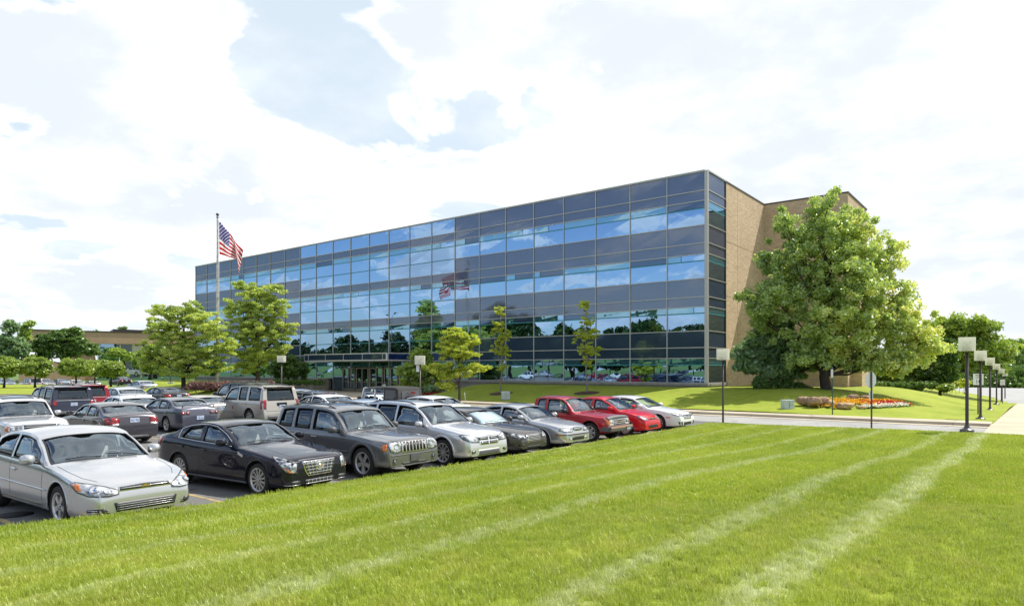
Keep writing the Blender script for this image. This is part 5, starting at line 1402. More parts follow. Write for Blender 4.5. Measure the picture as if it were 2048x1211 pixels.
def black_saloon(label, loc, rz, color=BLACKP):
    c = Car(L=4.86, W=1.84, H=1.47, wb=2.88, fo=.87, wr=.34, color=color, cowl=1.52, head=2.35, rear=3.50, deck=4.22, fw=.80, ftap=.6, shoulder=.055, crw=.045,
            top=[(0,.46),(.008,.60),(.03,.755),(.12,.81),(.5,.875),(1.0,.945),(1.45,1.0),(1.58,1.035),(2.2,1.36),(2.45,1.43),(2.85,1.47),(3.2,1.455),(3.6,1.39),(4.22,1.17),(4.4,1.14),(4.74,1.12),(4.80,1.03),(4.83,.85),(4.86,.65)],
            belt=[(0,.66),(.3,.78),(1.0,.88),(1.6,.95),(3,1.0),(4.2,1.05),(4.8,1.02)])
    root = start('saloon_car', label, 'car', c, loc, rz)
    sidewins(c, [(2.88, 2.88, 1.92, 2.0), (3.74, 3.52, 2.98, 2.98)]); top_pair(c, (2.32, 1.62), (3.62, 4.14))
    common(c, root, 1, 12, doorlines(c, [1.70, 2.94, 3.86]), [(c.hx-2.78, .84), (c.hx-3.66, .87)], rimr=.245)
    hx = c.hx
    c.both(root, 'headlight', HL, [(hx, .56, .50), (hx, .60, .54), (hx-.03, .56, .70), (hx-.22, .72, .80), (hx-.44, .86, .85), (hx-.30, .82, .70), (hx-.14, .74, .53)], (1, .75, .1), off=.006, thick=.02, step=.06)
    c.both(root, 'indicator_lens', AMB, [(hx-.02, .63, .515), (hx-.1, .70, .52), (hx-.2, .76, .63), (hx-.17, .75, .63), (hx-.08, .68, .53)], (1, .75, .1), off=.011, step=.05)
    G1 = [(hx, -.30, .42), (hx, .30, .42), (hx, .37, .52), (hx, .44, .73), (hx, -.44, .73), (hx, -.37, .52)]
    c.patch(root, 'grille_surround', CHR, G1, (1, 0, 0), off=.006, thick=.02)
    c.patch(root, 'grille_mesh', GRYP, [(x, y*.95, .575+(z-.575)*.92) for x, y, z in G1], (1, 0, 0), off=.012, thick=.02)
    mb = MB(); 
    for z in (.48, .545, .61, .67): w_ = .30+.14*(z-.42)/.31; c.bars(mb, -w_, w_, [z], rad=.0065, off=.026)
    for i in range(-3, 4):
        if i: c.strip(mb, [(hx, i*.085, .43), (hx, i*.115, .725)], (1, 0, 0), .01, .024, 0, .06, .0065)
    mb.build('grille_bar', CHR, root)
    mb = MB(); p = ring(mb, c, 0, .60, .082, .014); mb.lathe([(.05, .0), (.05, .03), (0, .034)], 12, 1, Matrix.Translation((p.x, 0, .60)) @ Matrix.Rotation(math.pi/2, 4, 'Y'))
    mb.obox((p.x+.036, 0, .605), (1, 0, 0), (0, 1, 0), (0, 0, 1), .004, .030, .022, 2); mb.build('emblem', [CHR, ALW, pbr('emblem_enamel', (.45, .05, .05), .3, c2=(.7, .55, .2), vscale=30)], root)
    c.patch(root, 'lower_grille', BLK, [(hx, -.36, .27), (hx, .36, .27), (hx, .40, .345), (hx, -.40, .345)], (1, 0, 0), off=.006)
    mb = MB(); c.bars(mb, -.37, .37, [.268], rad=.010, off=.012)
    for i in range(-3, 4): c.strip(mb, [(hx, i*.1, .27), (hx, i*.1, .345)], (1, 0, 0), .01, .01, 0, .06, .007)
    mb.build('grille_bar', CHR, root)
    c.both(root, 'bumper_vent', BLK, [(hx, .50, .27), (hx, .50, .35), (hx-.20, .76, .35), (hx-.20, .76, .28)], (1, .6, 0), off=.004)
    for sg in (1, -1): mb = MB(); c.strip(mb, [(hx, sg*.50, .265), (hx-.2, sg*.77, .275)], (1, sg*.6, 0), .01, .01, 0, .08, .008); mb.build('vent_bar', CHR, root)
    for sg in (1, -1):
        mb = MB(); P = c.sides[0]+c.sides[1]
        c.strip(mb, [(x, sg*.8, z) for x, z in [(hx-1.80, c.fb(hx-1.8)+.012), (hx-3, c.fb(hx-3)+.012), (hx-3.82, c.fb(hx-3.8)+.012)]] +
                [(hx-d, sg*.8, max(c.geom(hx-d)[5]-.035, c.fb(hx-d)+.02)) for d in (3.78, 3.6, 3.4, 3.1, 2.8, 2.5, 2.3, 2.1, 1.95, 1.85)], (0, sg, 0), .02, .006, 0, .1, .009)
        mb.build('window_trim', CHR, root)
        p, n = c.hit((hx-1.42, 0, .83), (0, sg, 0)); mb = MB(); mb.obox(p+Vector((0, sg*.008, 0)), (1, 0, -.35), (0, 1, 0), (.3, 0, 1), .085, .008, .026); mb.build('fender_vent', CHR, root)
    mb = MB()
    for sg in (1, -1): c.strip(mb, [(hx-.10, sg*.52, .80), (hx-.8, sg*.56, .92), (hx-1.48, sg*.60, 1.0)], (0, 0, 1), .010, .0015)
    c.strip(mb, [(hx-.05, -.5, .775), (hx-.03, 0, .775), (hx-.05, .5, .775)], (.5, 0, 1), .012, .0015); mb.build('bonnet_seam', BLK, root)
    mb = MB()
    for sg in (1, -1): c.strip(mb, [(hx-1.25, sg, c.bot+.05), (hx-3.4, sg, c.bot+.05)], (0, sg, 0), .02, .0, 0, .1, .022)
    mb.build('sill_moulding', GRYP, root)
    rear_sedan(c, root, 'corner', .66, 1.02, .66, .68, .86)
    return root
def suv_rear(c, root, lamp, z0, z1, yi, wz0, wz1, wy, platez=.9, lampmat=TLR, wiper=True):
    x = -c.hx
    c.both(root, 'tail_light', lampmat, [(x, yi, z0), (x, yi, z1), (x+.05, c.W/2*.9, z1), (x+.30, c.W/2-.02, z1-.02), (x+.26, c.W/2-.02, z0+.04), (x+.05, c.W/2*.9, z0)], (-1, .6, 0), off=.008, thick=.02, step=.08)
    mb = MB(); c.strip(mb, [(x, -c.W/2*.80, z0-.10), (x, c.W/2*.80, z0-.10)], (-1, 0, 0), .014, .002)
    for sg in (1, -1): c.strip(mb, [(x, sg*c.W/2*.78, z0-.10), (x, sg*(yi-.01), z0), (x, sg*(yi-.01), z1)], (-1, 0, 0), .012, .002)
    mb.build('tailgate_seam', BLK, root)
    c.patch(root, 'rear_bumper_pad', GRYP, [(x, -c.W/2*.78, c.bot+.06), (x, c.W/2*.78, c.bot+.06), (x, c.W/2*.74, c.bot+.20), (x, -c.W/2*.74, c.bot+.20)], (-1, 0, 0), off=.01, thick=.03)
    c.plate(root, True, platez)
    if wiper: mb = MB(); a, n = c.hit((x, .05, wz0+.02), (-1, 0, 0)); b, _ = c.hit((x, -.4, wz0+.07), (-1, 0, 0)); mb.tube([a+n*.02, b+n*.02], .012, 5); mb.build('rear_wiper', BLK, root)
    mb = MB(); a, n = c.hit((x+.3, 0, c.H-.06), (-.5, 0, 1)); 
    xr = -c.hx + c.spo; z = c.ft(xr)
    mb.bbox(xr-.16, xr+.10, -c.geom(xr+.1)[6]*.92, c.geom(xr+.1)[6]*.92, z-.035, z+.012, .014); o = mb.build('roof_spoiler', PAINT, root); o.color = c.color
    mb = MB(); mb.box(xr-.165, xr-.155, -.16, .16, z-.022, z+.002); mb.build('brake_light', TLR, root)
def grey_suv(label, loc, rz, color=GREY):
    c = Car(L=4.74, W=1.87, H=1.73, wb=2.78, fo=.87, wr=.375, tw=.24, color=color, cowl=1.42, head=2.08, rear=4.28, deck=4.50, fw=.88, rw=.92, ftap=.6, rtap=.3, suv=True, bot=.30, tum=.20, arch=.075, shoulder=.05, spo=.46, botend=.02,
            top=[(0,.52),(.01,.66),(.035,.88),(.12,.95),(.5,1.005),(1.0,1.05),(1.36,1.09),(1.47,1.13),(1.95,1.53),(2.12,1.62),(2.5,1.69),(3.2,1.72),(3.9,1.70),(4.22,1.66),(4.34,1.58),(4.50,1.18),(4.60,1.05),(4.68,.95),(4.70,.75),(4.72,.66),(4.74,.60)],
            belt=[(0,.80),(.3,.90),(1.0,.99),(1.6,1.03),(3,1.07),(4.3,1.09),(4.7,1.0)])
    root = start('suv', label, 'car', c, loc, rz)
    sidewins(c, [(2.82, 2.82, 1.74, 1.86), (3.58, 3.58, 2.94, 2.94), (4.28, 4.18, 3.72, 3.70)]); top_pair(c, (2.06, 1.52))
    c.backs = [[(-.60, 1.13), (.60, 1.13), (.52, 1.54), (-.52, 1.54)]]
    common(c, root, 2, 5, doorlines(c, [1.62, 2.88, 3.66]), [(c.hx-2.70, .92), (c.hx-3.52, .94)], dark_from=c.hx-2.9, arch_mat=GRYP, arch_rad=.045, push=.005, rimr=.26, mirmat=GRYP, hmat=ALW)
    hx = c.hx
    c.patch(root, 'grille_surround', ALW, [(hx, -.42, .645), (hx, .42, .645), (hx, .43, .90), (hx, -.43, .90)], (1, 0, 0), off=.010, thick=.03)
    for i in range(7):
        y = (i-3)*.113; mb = MB(); c.decal(mb, [(hx, y-.040, .665), (hx, y+.040, .665), (hx, y+.040, .885), (hx, y-.040, .885)], (1, 0, 0), off=.016, thick=.02, step=.2); mb.build('grille_slot', BLK, root)
    c.both(root, 'headlight', HL, [(hx, .45, .68), (hx, .45, .89), (hx-.05, .60, .92), (hx-.14, .74, .91), (hx-.16, .77, .80), (hx-.12, .74, .68), (hx-.04, .6, .655)], (1, .45, 0), off=.010, thick=.03, step=.06, smooth=1)
    c.both(root, 'indicator_lens', AMB, [(hx-.16, .775, .70), (hx-.16, .775, .86), (hx-.26, .83, .84), (hx-.26, .83, .70)], (1, .9, 0), off=.010, step=.06)
    for sg in (1, -1):
        mb = MB(); ring(mb, c, sg*.60, .80, .075, .012); ring(mb, c, sg*.585, .71, .035, .008); mb.build('headlight_ring', CHR, root)
        mb = MB(); p = ring(mb, c, sg*.66, .47, .055, .012); mb.lathe([(.048, 0), (.045, .012), (0, .012)], 14, 1, Matrix.Translation((p.x, sg*.66, .47)) @ Matrix.Rotation(math.pi/2, 4, 'Y')); mb.build('fog_light', [GRYP, HL], root)
    c.patch(root, 'bumper_groove', GRYP, [(hx, -.78, .575), (hx, .78, .575), (hx, .78, .60), (hx, -.78, .60)], (1, 0, 0), off=.004)
    c.patch(root, 'lower_grille', BLK, [(hx, -.38, .34), (hx, .38, .34), (hx, .44, .40), (hx, -.44, .40)], (1, 0, 0), off=.006)
    c.patch(root, 'front_valance', GRYP, [(hx, -.84, .29), (hx, .84, .29), (hx, .84, .345), (hx, -.84, .345)], (1, 0, 0), off=.012, thick=.03)
    c.plate(root, False, .50, .30, True, GRYP)
    mb = MB()
    for sg in (1, -1): c.strip(mb, [(hx-1.35, sg, .62), (hx-3.45, sg, .64)], (0, sg, 0), .03, .004, 0, .1, .024)
    mb.build('rub_strip', GRYP, root)
    mb = MB()
    for sg in (1, -1): c.strip(mb, [(hx-.10, sg*.60, .94), (hx-.8, sg*.68, 1.02), (hx-1.4, sg*.72, 1.09)], (0, 0, 1), .010, .0015)
    for sg in (1, -1): c.strip(mb, [(hx-.5, sg*.26, 1.0), (hx-1.3, sg*.40, 1.09)], (0, 0, 1), .02, .001, 1, .1, .010)
    c.strip(mb, [(hx-.06, -.6, .925), (hx-.05, 0, .93), (hx-.06, .6, .925)], (.5, 0, 1), .012, .0015); mb.build('bonnet_seam', [BLK, PAINT], root).color = color
    c.rails(root, -c.hx+.75, hx-2.25, .58, GRYP); suv_rear(c, root, 0, .78, 1.08, .68, 1.13, 1.54, .6, .85)
    return root
def silver_crossover(label, loc, rz, color=SILV2):
    c = Car(L=4.89, W=1.84, H=1.70, wb=2.89, fo=.94, wr=.36, tw=.23, color=color, cowl=1.32, head=2.15, rear=4.42, deck=4.66, fw=.83, rw=.9, ftap=.75, rtap=.35, suv=True, bot=.24, tum=.24, arch=.07, spo=.42,
            top=[(0,.50),(.015,.62),(.05,.80),(.16,.90),(.5,.985),(.9,1.04),(1.25,1.085),(1.38,1.13),(2.0,1.54),(2.25,1.63),(2.7,1.685),(3.4,1.70),(4.1,1.67),(4.42,1.62),(4.52,1.55),(4.66,1.18),(4.76,1.05),(4.84,.92),(4.87,.75),(4.89,.6)],
            belt=[(0,.72),(.3,.85),(1.0,.95),(1.6,1.0),(3,1.03),(4.3,1.06),(4.85,1.0)])
    root = start('crossover_car', label, 'car', c, loc, rz)
    sidewins(c, [(2.86, 2.86, 1.72, 1.80), (3.80, 3.76, 2.96, 2.96), (4.34, 4.22, 3.88, 3.86)]); top_pair(c, (2.12, 1.44)); c.backs = [[(-.60, 1.10), (.60, 1.10), (.52, 1.50), (-.52, 1.50)]]
    common(c, root, 1, 10, doorlines(c, [1.56, 2.92, 3.88]), [(c.hx-2.76, .90), (c.hx-3.74, .93)], dark_from=c.hx-2.9, arch_rad=.035, push=.004, rimr=.26)
    hx = c.hx
    c.both(root, 'headlight', HL, [(hx, .43, .66), (hx, .44, .78), (hx-.12, .62, .84), (hx-.34, .78, .875), (hx-.40, .82, .85), (hx-.28, .78, .74), (hx-.1, .66, .67)], (1, .8, .1), off=.006, thick=.02, step=.06)
    c.patch(root, 'grille_surround', CHR, [(hx, -.36, .58), (hx, .36, .58), (hx, .43, .66), (hx, .42, .80), (hx, -.42, .80), (hx, -.43, .66)], (1, 0, 0), off=.004)
    for sy, sz in ((-1, 0), (1, 0), (-1, 1), (1, 1)):
        z0, z1 = (.595, .675) if sz == 0 else (.705, .785); a = .34 if sz == 0 else .40
        mb = MB(); c.decal(mb, [(hx, sy*.035, z0), (hx, sy*a, z0+.01), (hx, sy*(a+.005), z1), (hx, sy*.035, z1)], (1, 0, 0), off=.010, step=.1); mb.build('grille_mesh', BLK, root)
    mb = MB()
    for z in (.635, .745): 
        for sy in (-1, 1): c.strip(mb, [(hx, sy*.05, z), (hx, sy*.37, z)], (1, 0, 0), .01, .012, 0, .06, .008)
    mb.build('grille_bar', CHR, root)
    c.patch(root, 'bumper_frame', ALW, [(hx, -.50, .27), (hx, .50, .27), (hx, .44, .46), (hx, -.44, .46)], (1, 0, 0), off=.004)
    c.patch(root, 'lower_grille', GRYP, [(hx, -.44, .31), (hx, .44, .31), (hx, .40, .435), (hx, -.40, .435)], (1, 0, 0), off=.012)
    for sg in (1, -1):
        mb = MB(); c.decal(mb, [(hx-.03, sg*.58, .38), (hx-.02, sg*.55, .44), (hx-.12, sg*.72, .47), (hx-.14, sg*.76, .42), (hx-.08, sg*.68, .37)], (1, sg*.5, 0), off=.006); mb.build('fog_light_recess', BLK, root)
        mb = MB(); p, n = c.hit((hx-.06, sg*.64, .42), (1, sg*.4, 0)); mb.lathe([(.035, 0), (.03, .014), (0, .014)], 12, 0, Matrix.Translation(p+n*.008) @ n.to_track_quat('Z', 'Y').to_matrix().to_4x4()); mb.build('fog_light', HL, root)
    c.patch(root, 'front_valance', GRYP, [(hx, -.72, .245), (hx, .72, .245), (hx, .72, .275), (hx, -.72, .275)], (1, 0, 0), off=.010)
    mb = MB()
    for sg in (1, -1): c.strip(mb, [(hx-.3, sg*.68, .90), (hx-.8, sg*.72, 1.0), (hx-1.3, sg*.72, 1.07)], (0, 0, 1), .010, .0015)
    c.strip(mb, [(hx-.08, -.45, .83), (hx-.05, 0, .83), (hx-.08, .45, .83)], (.5, 0, 1), .012, .0015); mb.build('bonnet_seam', BLK, root)
    mb = MB()
    for sg in (1, -1): c.strip(mb, [(hx-1.30, sg, .30), (hx-3.45, sg, .30)], (0, sg, 0), .05, .002, 0, .1, .03)
    mb.build('sill_moulding', GRYP, root)
    c.rails(root, -c.hx+.7, hx-2.3, .60, BLK, False); suv_rear(c, root, 0, .85, 1.10, .58, 1.10, 1.5, .6, .88)
    return root
def generic_saloon(label, loc, rz, color, P, front, rear='corner', wheel=(0, 5, ALW), mir=None, kind='saloon_car'):
    """smaller saloons share this outline, stretched by P and given their own faces"""
    L, W, H, wb, fo, wr = P['L'], P['W'], P['H'], P['wb'], P['fo'], P.get('wr', .32)
    k = L/4.84; h = H/1.445
    top = P.get('top') or [(0,.48),(.015,.58),(.06,.69),(.16,.76),(.5,.85),(1.0,.93),(1.30,.97),(1.42,1.01),(2.05,1.32),(2.32,1.40),(2.7,1.44),(3.0,1.445),(3.4,1.42),(3.72,1.35),(4.25,1.12),(4.42,1.09),(4.70,1.06),(4.78,.97),(4.81,.85),(4.84,.66)]
    belt = P.get('belt') or [(0,.60),(.3,.74),(1.0,.87),(1.6,.92),(3,.95),(4.2,.98),(4.8,.95)]
    if not P.get('top'): top = [(d*k, z*h) for d, z in top]; belt = [(d*k, z*h) for d, z in belt]
    c = Car(L=L, W=W, H=H, wb=wb, fo=fo, wr=wr, color=color, cowl=P.get('cowl', 1.36*k), head=P.get('head', 2.18*k), rear=P.get('rear', 3.62*k), deck=P.get('deck', 4.26*k), fw=P.get('fw', .78), ftap=.8, top=top, belt=belt, tum=P.get('tum', .30), bot=P.get('bot', .19))
    root = start(kind, label, 'car', c, loc, rz); hx = c.hx
    wn = P.get('wins') or [(2.84*k, 2.84*k, 1.76*k, 1.84*k), (3.72*k, 3.64*k, 2.94*k, 2.94*k), (4.02*k, 3.88*k, 3.78*k, 3.74*k)]
    sidewins(c, wn); a = P.get('screens') or ((2.16*k, 1.46*k), (3.74*k, 4.20*k)); top_pair(c, *a)
    ds = P.get('doors') or [1.55*k, 2.89*k, 3.80*k]
    common(c, root, wheel[0], wheel[1], doorlines(c, ds), [(hx-ds[1]+.16, c.fb(0)-.13), (hx-ds[2]+.16, c.fb(-.5)-.12)][:P.get('nh', 2)], cap=wheel[2], mirmat=mir, rimr=P.get('rimr'), arch_mat=P.get('arch_mat'), arch_rad=P.get('arch_rad', .014))
    front(c, root, hx)
    mb = MB()
    for sg in (1, -1): c.strip(mb, [(hx-.28*k, sg*.60*W/1.84, .8*h), (hx-.8*k, sg*.74*W/1.84, .9*h), (hx-1.32*k, sg*.76*W/1.84, .97*h)], (0, 0, 1), .010, .0015)
    c.strip(mb, [(hx-.09, -.5, .72*h), (hx-.06, 0, .73*h), (hx-.09, .5, .72*h)], (.5, 0, 1), .012, .0015); mb.build('bonnet_seam', BLK, root)
    if rear == 'round':
        for sg in (1, -1):
            mb = MB(); c.decal(mb, [(-hx, sg*.42, .76), (-hx, sg*.42, .90), (-hx+.08, sg*.78, .91), (-hx+.34, sg*.88, .88), (-hx+.22, sg*.86, .78), (-hx+.05, sg*.72, .75)], (-1, sg*.45, 0), off=.006, thick=.02); mb.build('tail_light_housing', GRYP, root)
            for y in (.52, .72):
                p, n = c.hit((-hx, sg*y, .83), (-1, sg*.3, 0)); mb = MB(); q = Matrix.Translation(p+n*.010) @ n.to_track_quat('Z', 'Y').to_matrix().to_4x4()
                mb.lathe([(.068, 0), (.064, .012), (.035, .016), (.0, .016)], 16, 0, q); mb.lathe([(.030, .014), (.026, .024), (0, .024)], 12, 1, q); mb.build('tail_light', [TLR, TLC], root)
        rear_sedan(c, root, '', .76, .92, .44, .70, .62)
        mb = MB(); P_ = [(-hx+.14, y, c.ft(-hx+.16)+.11-.05*abs(y/.74)**3) for y in np.linspace(-.76, .76, 13)]
        mb.tube(P_, [.012]+[.026]*11+[.012], 6)
        for sg in (1, -1): mb.tube([(-hx+.14, sg*.66, c.ft(-hx+.16)+.08), (-hx+.17, sg*.66, c.ft(-hx+.16)-.02)], .024, 6)
        o = mb.build('boot_spoiler', PAINT, root); o.color = color; c.exhaust(root, .58); c.exhaust(root, -.58)
    elif rear: 
        rear_sedan(c, root, rear, P.get('tl', (.72, .93))[0]*h, P.get('tl', (.72, .93))[1]*h, P.get('ti', .52), .70*h, P.get('pz', .84)*h); c.exhaust(root, -.52)
    if P.get('ant'): c.antenna(root, -1.0, 0, .35, -.4)
    return root, c
def lamps(c, root, hx, pts, amber=None):
    c.both(root, 'headlight', HL, pts, (1, .8, .1), off=.006, thick=.02, step=.06, smooth=0)
    if amber: c.both(root, 'indicator_lens', AMB, amber, (1, .8, .0), off=.010, thick=.02, step=.05)
def f_grey_winged(c, root, hx):
    lamps(c, root, hx, [(hx, .44, .56), (hx-.02, .46, .64), (hx-.2, .70, .71), (hx-.42, .83, .73), (hx-.30, .80, .62), (hx-.1, .66, .54)])
    c.patch(root, 'grille_surround', CHR, [(hx, -.34, .44), (hx, .34, .44), (hx, .40, .58), (hx, .34, .66), (hx, -.34, .66), (hx, -.40, .58)], (1, 0, 0), off=.005)
    c.patch(root, 'grille_mesh', BLK, [(hx, -.32, .455), (hx, .32, .455), (hx, .375, .58), (hx, .32, .64), (hx, -.32, .64), (hx, -.375, .58)], (1, 0, 0), off=.010)
    mb = MB(); c.bars(mb, -.34, .34, [.49, .53, .57, .61], rad=.010, off=.014); mb.build('grille_bar', CHR, root)
    c.both(root, 'fog_light_recess', BLK, [(hx-.01, .50, .32), (hx-.01, .50, .41), (hx-.13, .70, .40), (hx-.13, .70, .33)], (1, .5, 0), off=.005, smooth=1)
    c.patch(root, 'lower_grille', BLK, [(hx, -.34, .26), (hx, .34, .26), (hx, .34, .32), (hx, -.34, .32)], (1, 0, 0), off=.005)
def f_korean(c, root, hx):
    lamps(c, root, hx, [(hx-.01, .34, .59), (hx-.03, .34, .69), (hx-.10, .60, .71), (hx-.26, .75, .71), (hx-.28, .76, .62), (hx-.1, .62, .585)])
    c.patch(root, 'grille_surround', CHR, [(hx, -.26, .60), (hx, .26, .60), (hx, .30, .69), (hx, .2, .72), (hx, -.2, .72), (hx, -.30, .69)], (1, 0, 0), off=.006, smooth=1)
    c.patch(root, 'grille_mesh', BLK, [(hx, -.235, .615), (hx, .235, .615), (hx, .27, .685), (hx, .18, .705), (hx, -.18, .705), (hx, -.27, .685)], (1, 0, 0), off=.011, smooth=1)
    mb = MB(); c.bars(mb, -.24, .24, [.64, .67], rad=.007, off=.014); ring(mb, c, 0, .655, .035, .007); mb.build('grille_bar', CHR, root)
    mb = MB()
    c.strip(mb, [(hx-.3, -.82, .50), (hx-.12, -.68, .50), (hx, -.4, .50), (hx, 0, .50), (hx, .4, .50), (hx-.12, .68, .50), (hx-.3, .82, .50)], (1, 0, 0), .03, .004, 0, .1, .020)
    for sg in (1, -1): c.strip(mb, [(hx-1.3, sg, .50), (hx-3.3, sg, .51)], (0, sg, 0), .03, .004, 0, .1, .018)
    mb.build('rub_strip', BLK, root)
    c.both(root, 'indicator_lens', AMB, [(hx-.14, .70, .485), (hx-.14, .70, .525), (hx-.30, .81, .525), (hx-.30, .81, .485)], (1, .9, 0), off=.020)
    c.both(root, 'fog_light', HL, [(hx, .40, .33), (hx, .40, .41), (hx-.04, .54, .41), (hx-.04, .54, .33)], (1, .3, 0), off=.006)
    c.patch(root, 'lower_grille', BLK, [(hx, -.34, .31), (hx, .34, .31), (hx, .34, .42), (hx, -.34, .42)], (1, 0, 0), off=.006)
def f_small(c, root, hx):
    lamps(c, root, hx, [(hx-.01, .36, .63), (hx-.05, .40, .72), (hx-.20, .62, .80), (hx-.36, .74, .82), (hx-.30, .74, .72), (hx-.1, .58, .62)])
    c.patch(root, 'upper_grille', BLK, [(hx, -.28, .64), (hx, .28, .64), (hx, .30, .70), (hx, -.30, .70)], (1, 0, 0), off=.006, smooth=1)
    mb = MB(); ring(mb, c, 0, .67, .04, .008); mb.build('emblem', CHR, root)
    c.patch(root, 'lower_grille', BLK, [(hx, -.40, .32), (hx, .40, .32), (hx, .36, .44), (hx, -.36, .44)], (1, 0, 0), off=.006)
    c.patch(root, 'front_valance', GRYP, [(hx, -.62, .20), (hx, .62, .20), (hx, .62, .27), (hx, -.62, .27)], (1, 0, 0), off=.010)
def f_white(c, root, hx):
    lamps(c, root, hx, [(hx-.01, .42, .62), (hx-.04, .44, .70), (hx-.22, .68, .755), (hx-.44, .82, .77), (hx-.34, .80, .69), (hx-.1, .62, .62)])
    c.patch(root, 'grille_surround', CHR, [(hx, -.36, .50), (hx, .36, .50), (hx, .42, .68), (hx, -.42, .68)], (1, 0, 0), off=.005)
    for z in (.535, .59, .645):
        mb = MB(); w_ = .35+(z-.5)*.3; c.decal(mb, [(hx, -w_, z-.012), (hx, w_, z-.012), (hx, w_, z+.012), (hx, -w_, z+.012)], (1, 0, 0), off=.012, step=.15); mb.build('grille_slot', BLK, root)
    mb = MB(); mb.lathe([(.05, 0), (.045, .016), (0, .016)], 14, 0, Matrix.Translation((c.hit((hx, 0, .64), (1, 0, 0))[0].x+.008, 0, .64)) @ Matrix.Rotation(math.pi/2, 4, 'Y') @ Matrix.Diagonal((.55, 1.3, 1, 1))); mb.build('emblem', pbr('blue_oval', (.02, .06, .30), .3), root)
    c.both(root, 'bumper_vent', BLK, [(hx-.01, .48, .26), (hx-.02, .54, .42), (hx-.16, .74, .40), (hx-.12, .68, .27)], (1, .6, 0), off=.006)
    c.patch(root, 'lower_grille', BLK, [(hx, -.40, .26), (hx, .40, .26), (hx, .42, .38), (hx, -.42, .38)], (1, 0, 0), off=.006)
    c.both(root, 'indicator_lens', AMB, [(hx-.42, .83, .56), (hx-.42, .83, .60), (hx-.62, .86, .60), (hx-.62, .86, .56)], (.3, 1, 0), off=.006)
SEB = dict(L=4.85, W=1.79, H=1.40, wb=2.74, fo=.98, fw=.72)
ELA = dict(L=4.52, W=1.73, H=1.43, wb=2.61, fo=.90, wr=.305)
FUS = dict(L=4.84, W=1.83, H=1.445, wb=2.73, fo=.98, wr=.33, tl=(.70, .95), ti=.50, pz=.86, ant=1)
ECH = dict(L=4.24, W=1.67, H=1.51, wb=2.37, fo=.80, wr=.29, bot=.20, tum=.26, cowl=1.02, head=1.90, rear=3.10, deck=3.62, doors=[1.25, 2.35, 3.12], screens=((1.86, 1.12), (3.18, 3.56)),
           wins=[(2.28, 2.28, 1.50, 1.58), (3.05, 3.0, 2.40, 2.40)], arch_mat=GRYP, arch_rad=.03,
           top=[(0,.50),(.015,.60),(.06,.70),(.18,.79),(.5,.90),(.9,.98),(1.02,1.01),(1.10,1.05),(1.75,1.40),(2.0,1.48),(2.3,1.51),(2.6,1.505),(2.95,1.46),(3.2,1.38),(3.6,1.13),(3.75,1.08),(4.08,1.04),(4.18,.95),(4.22,.82),(4.24,.62)],
           belt=[(0,.62),(.3,.78),(.9,.93),(1.4,.96),(2.6,.98),(3.6,.99),(4.2,.93)])
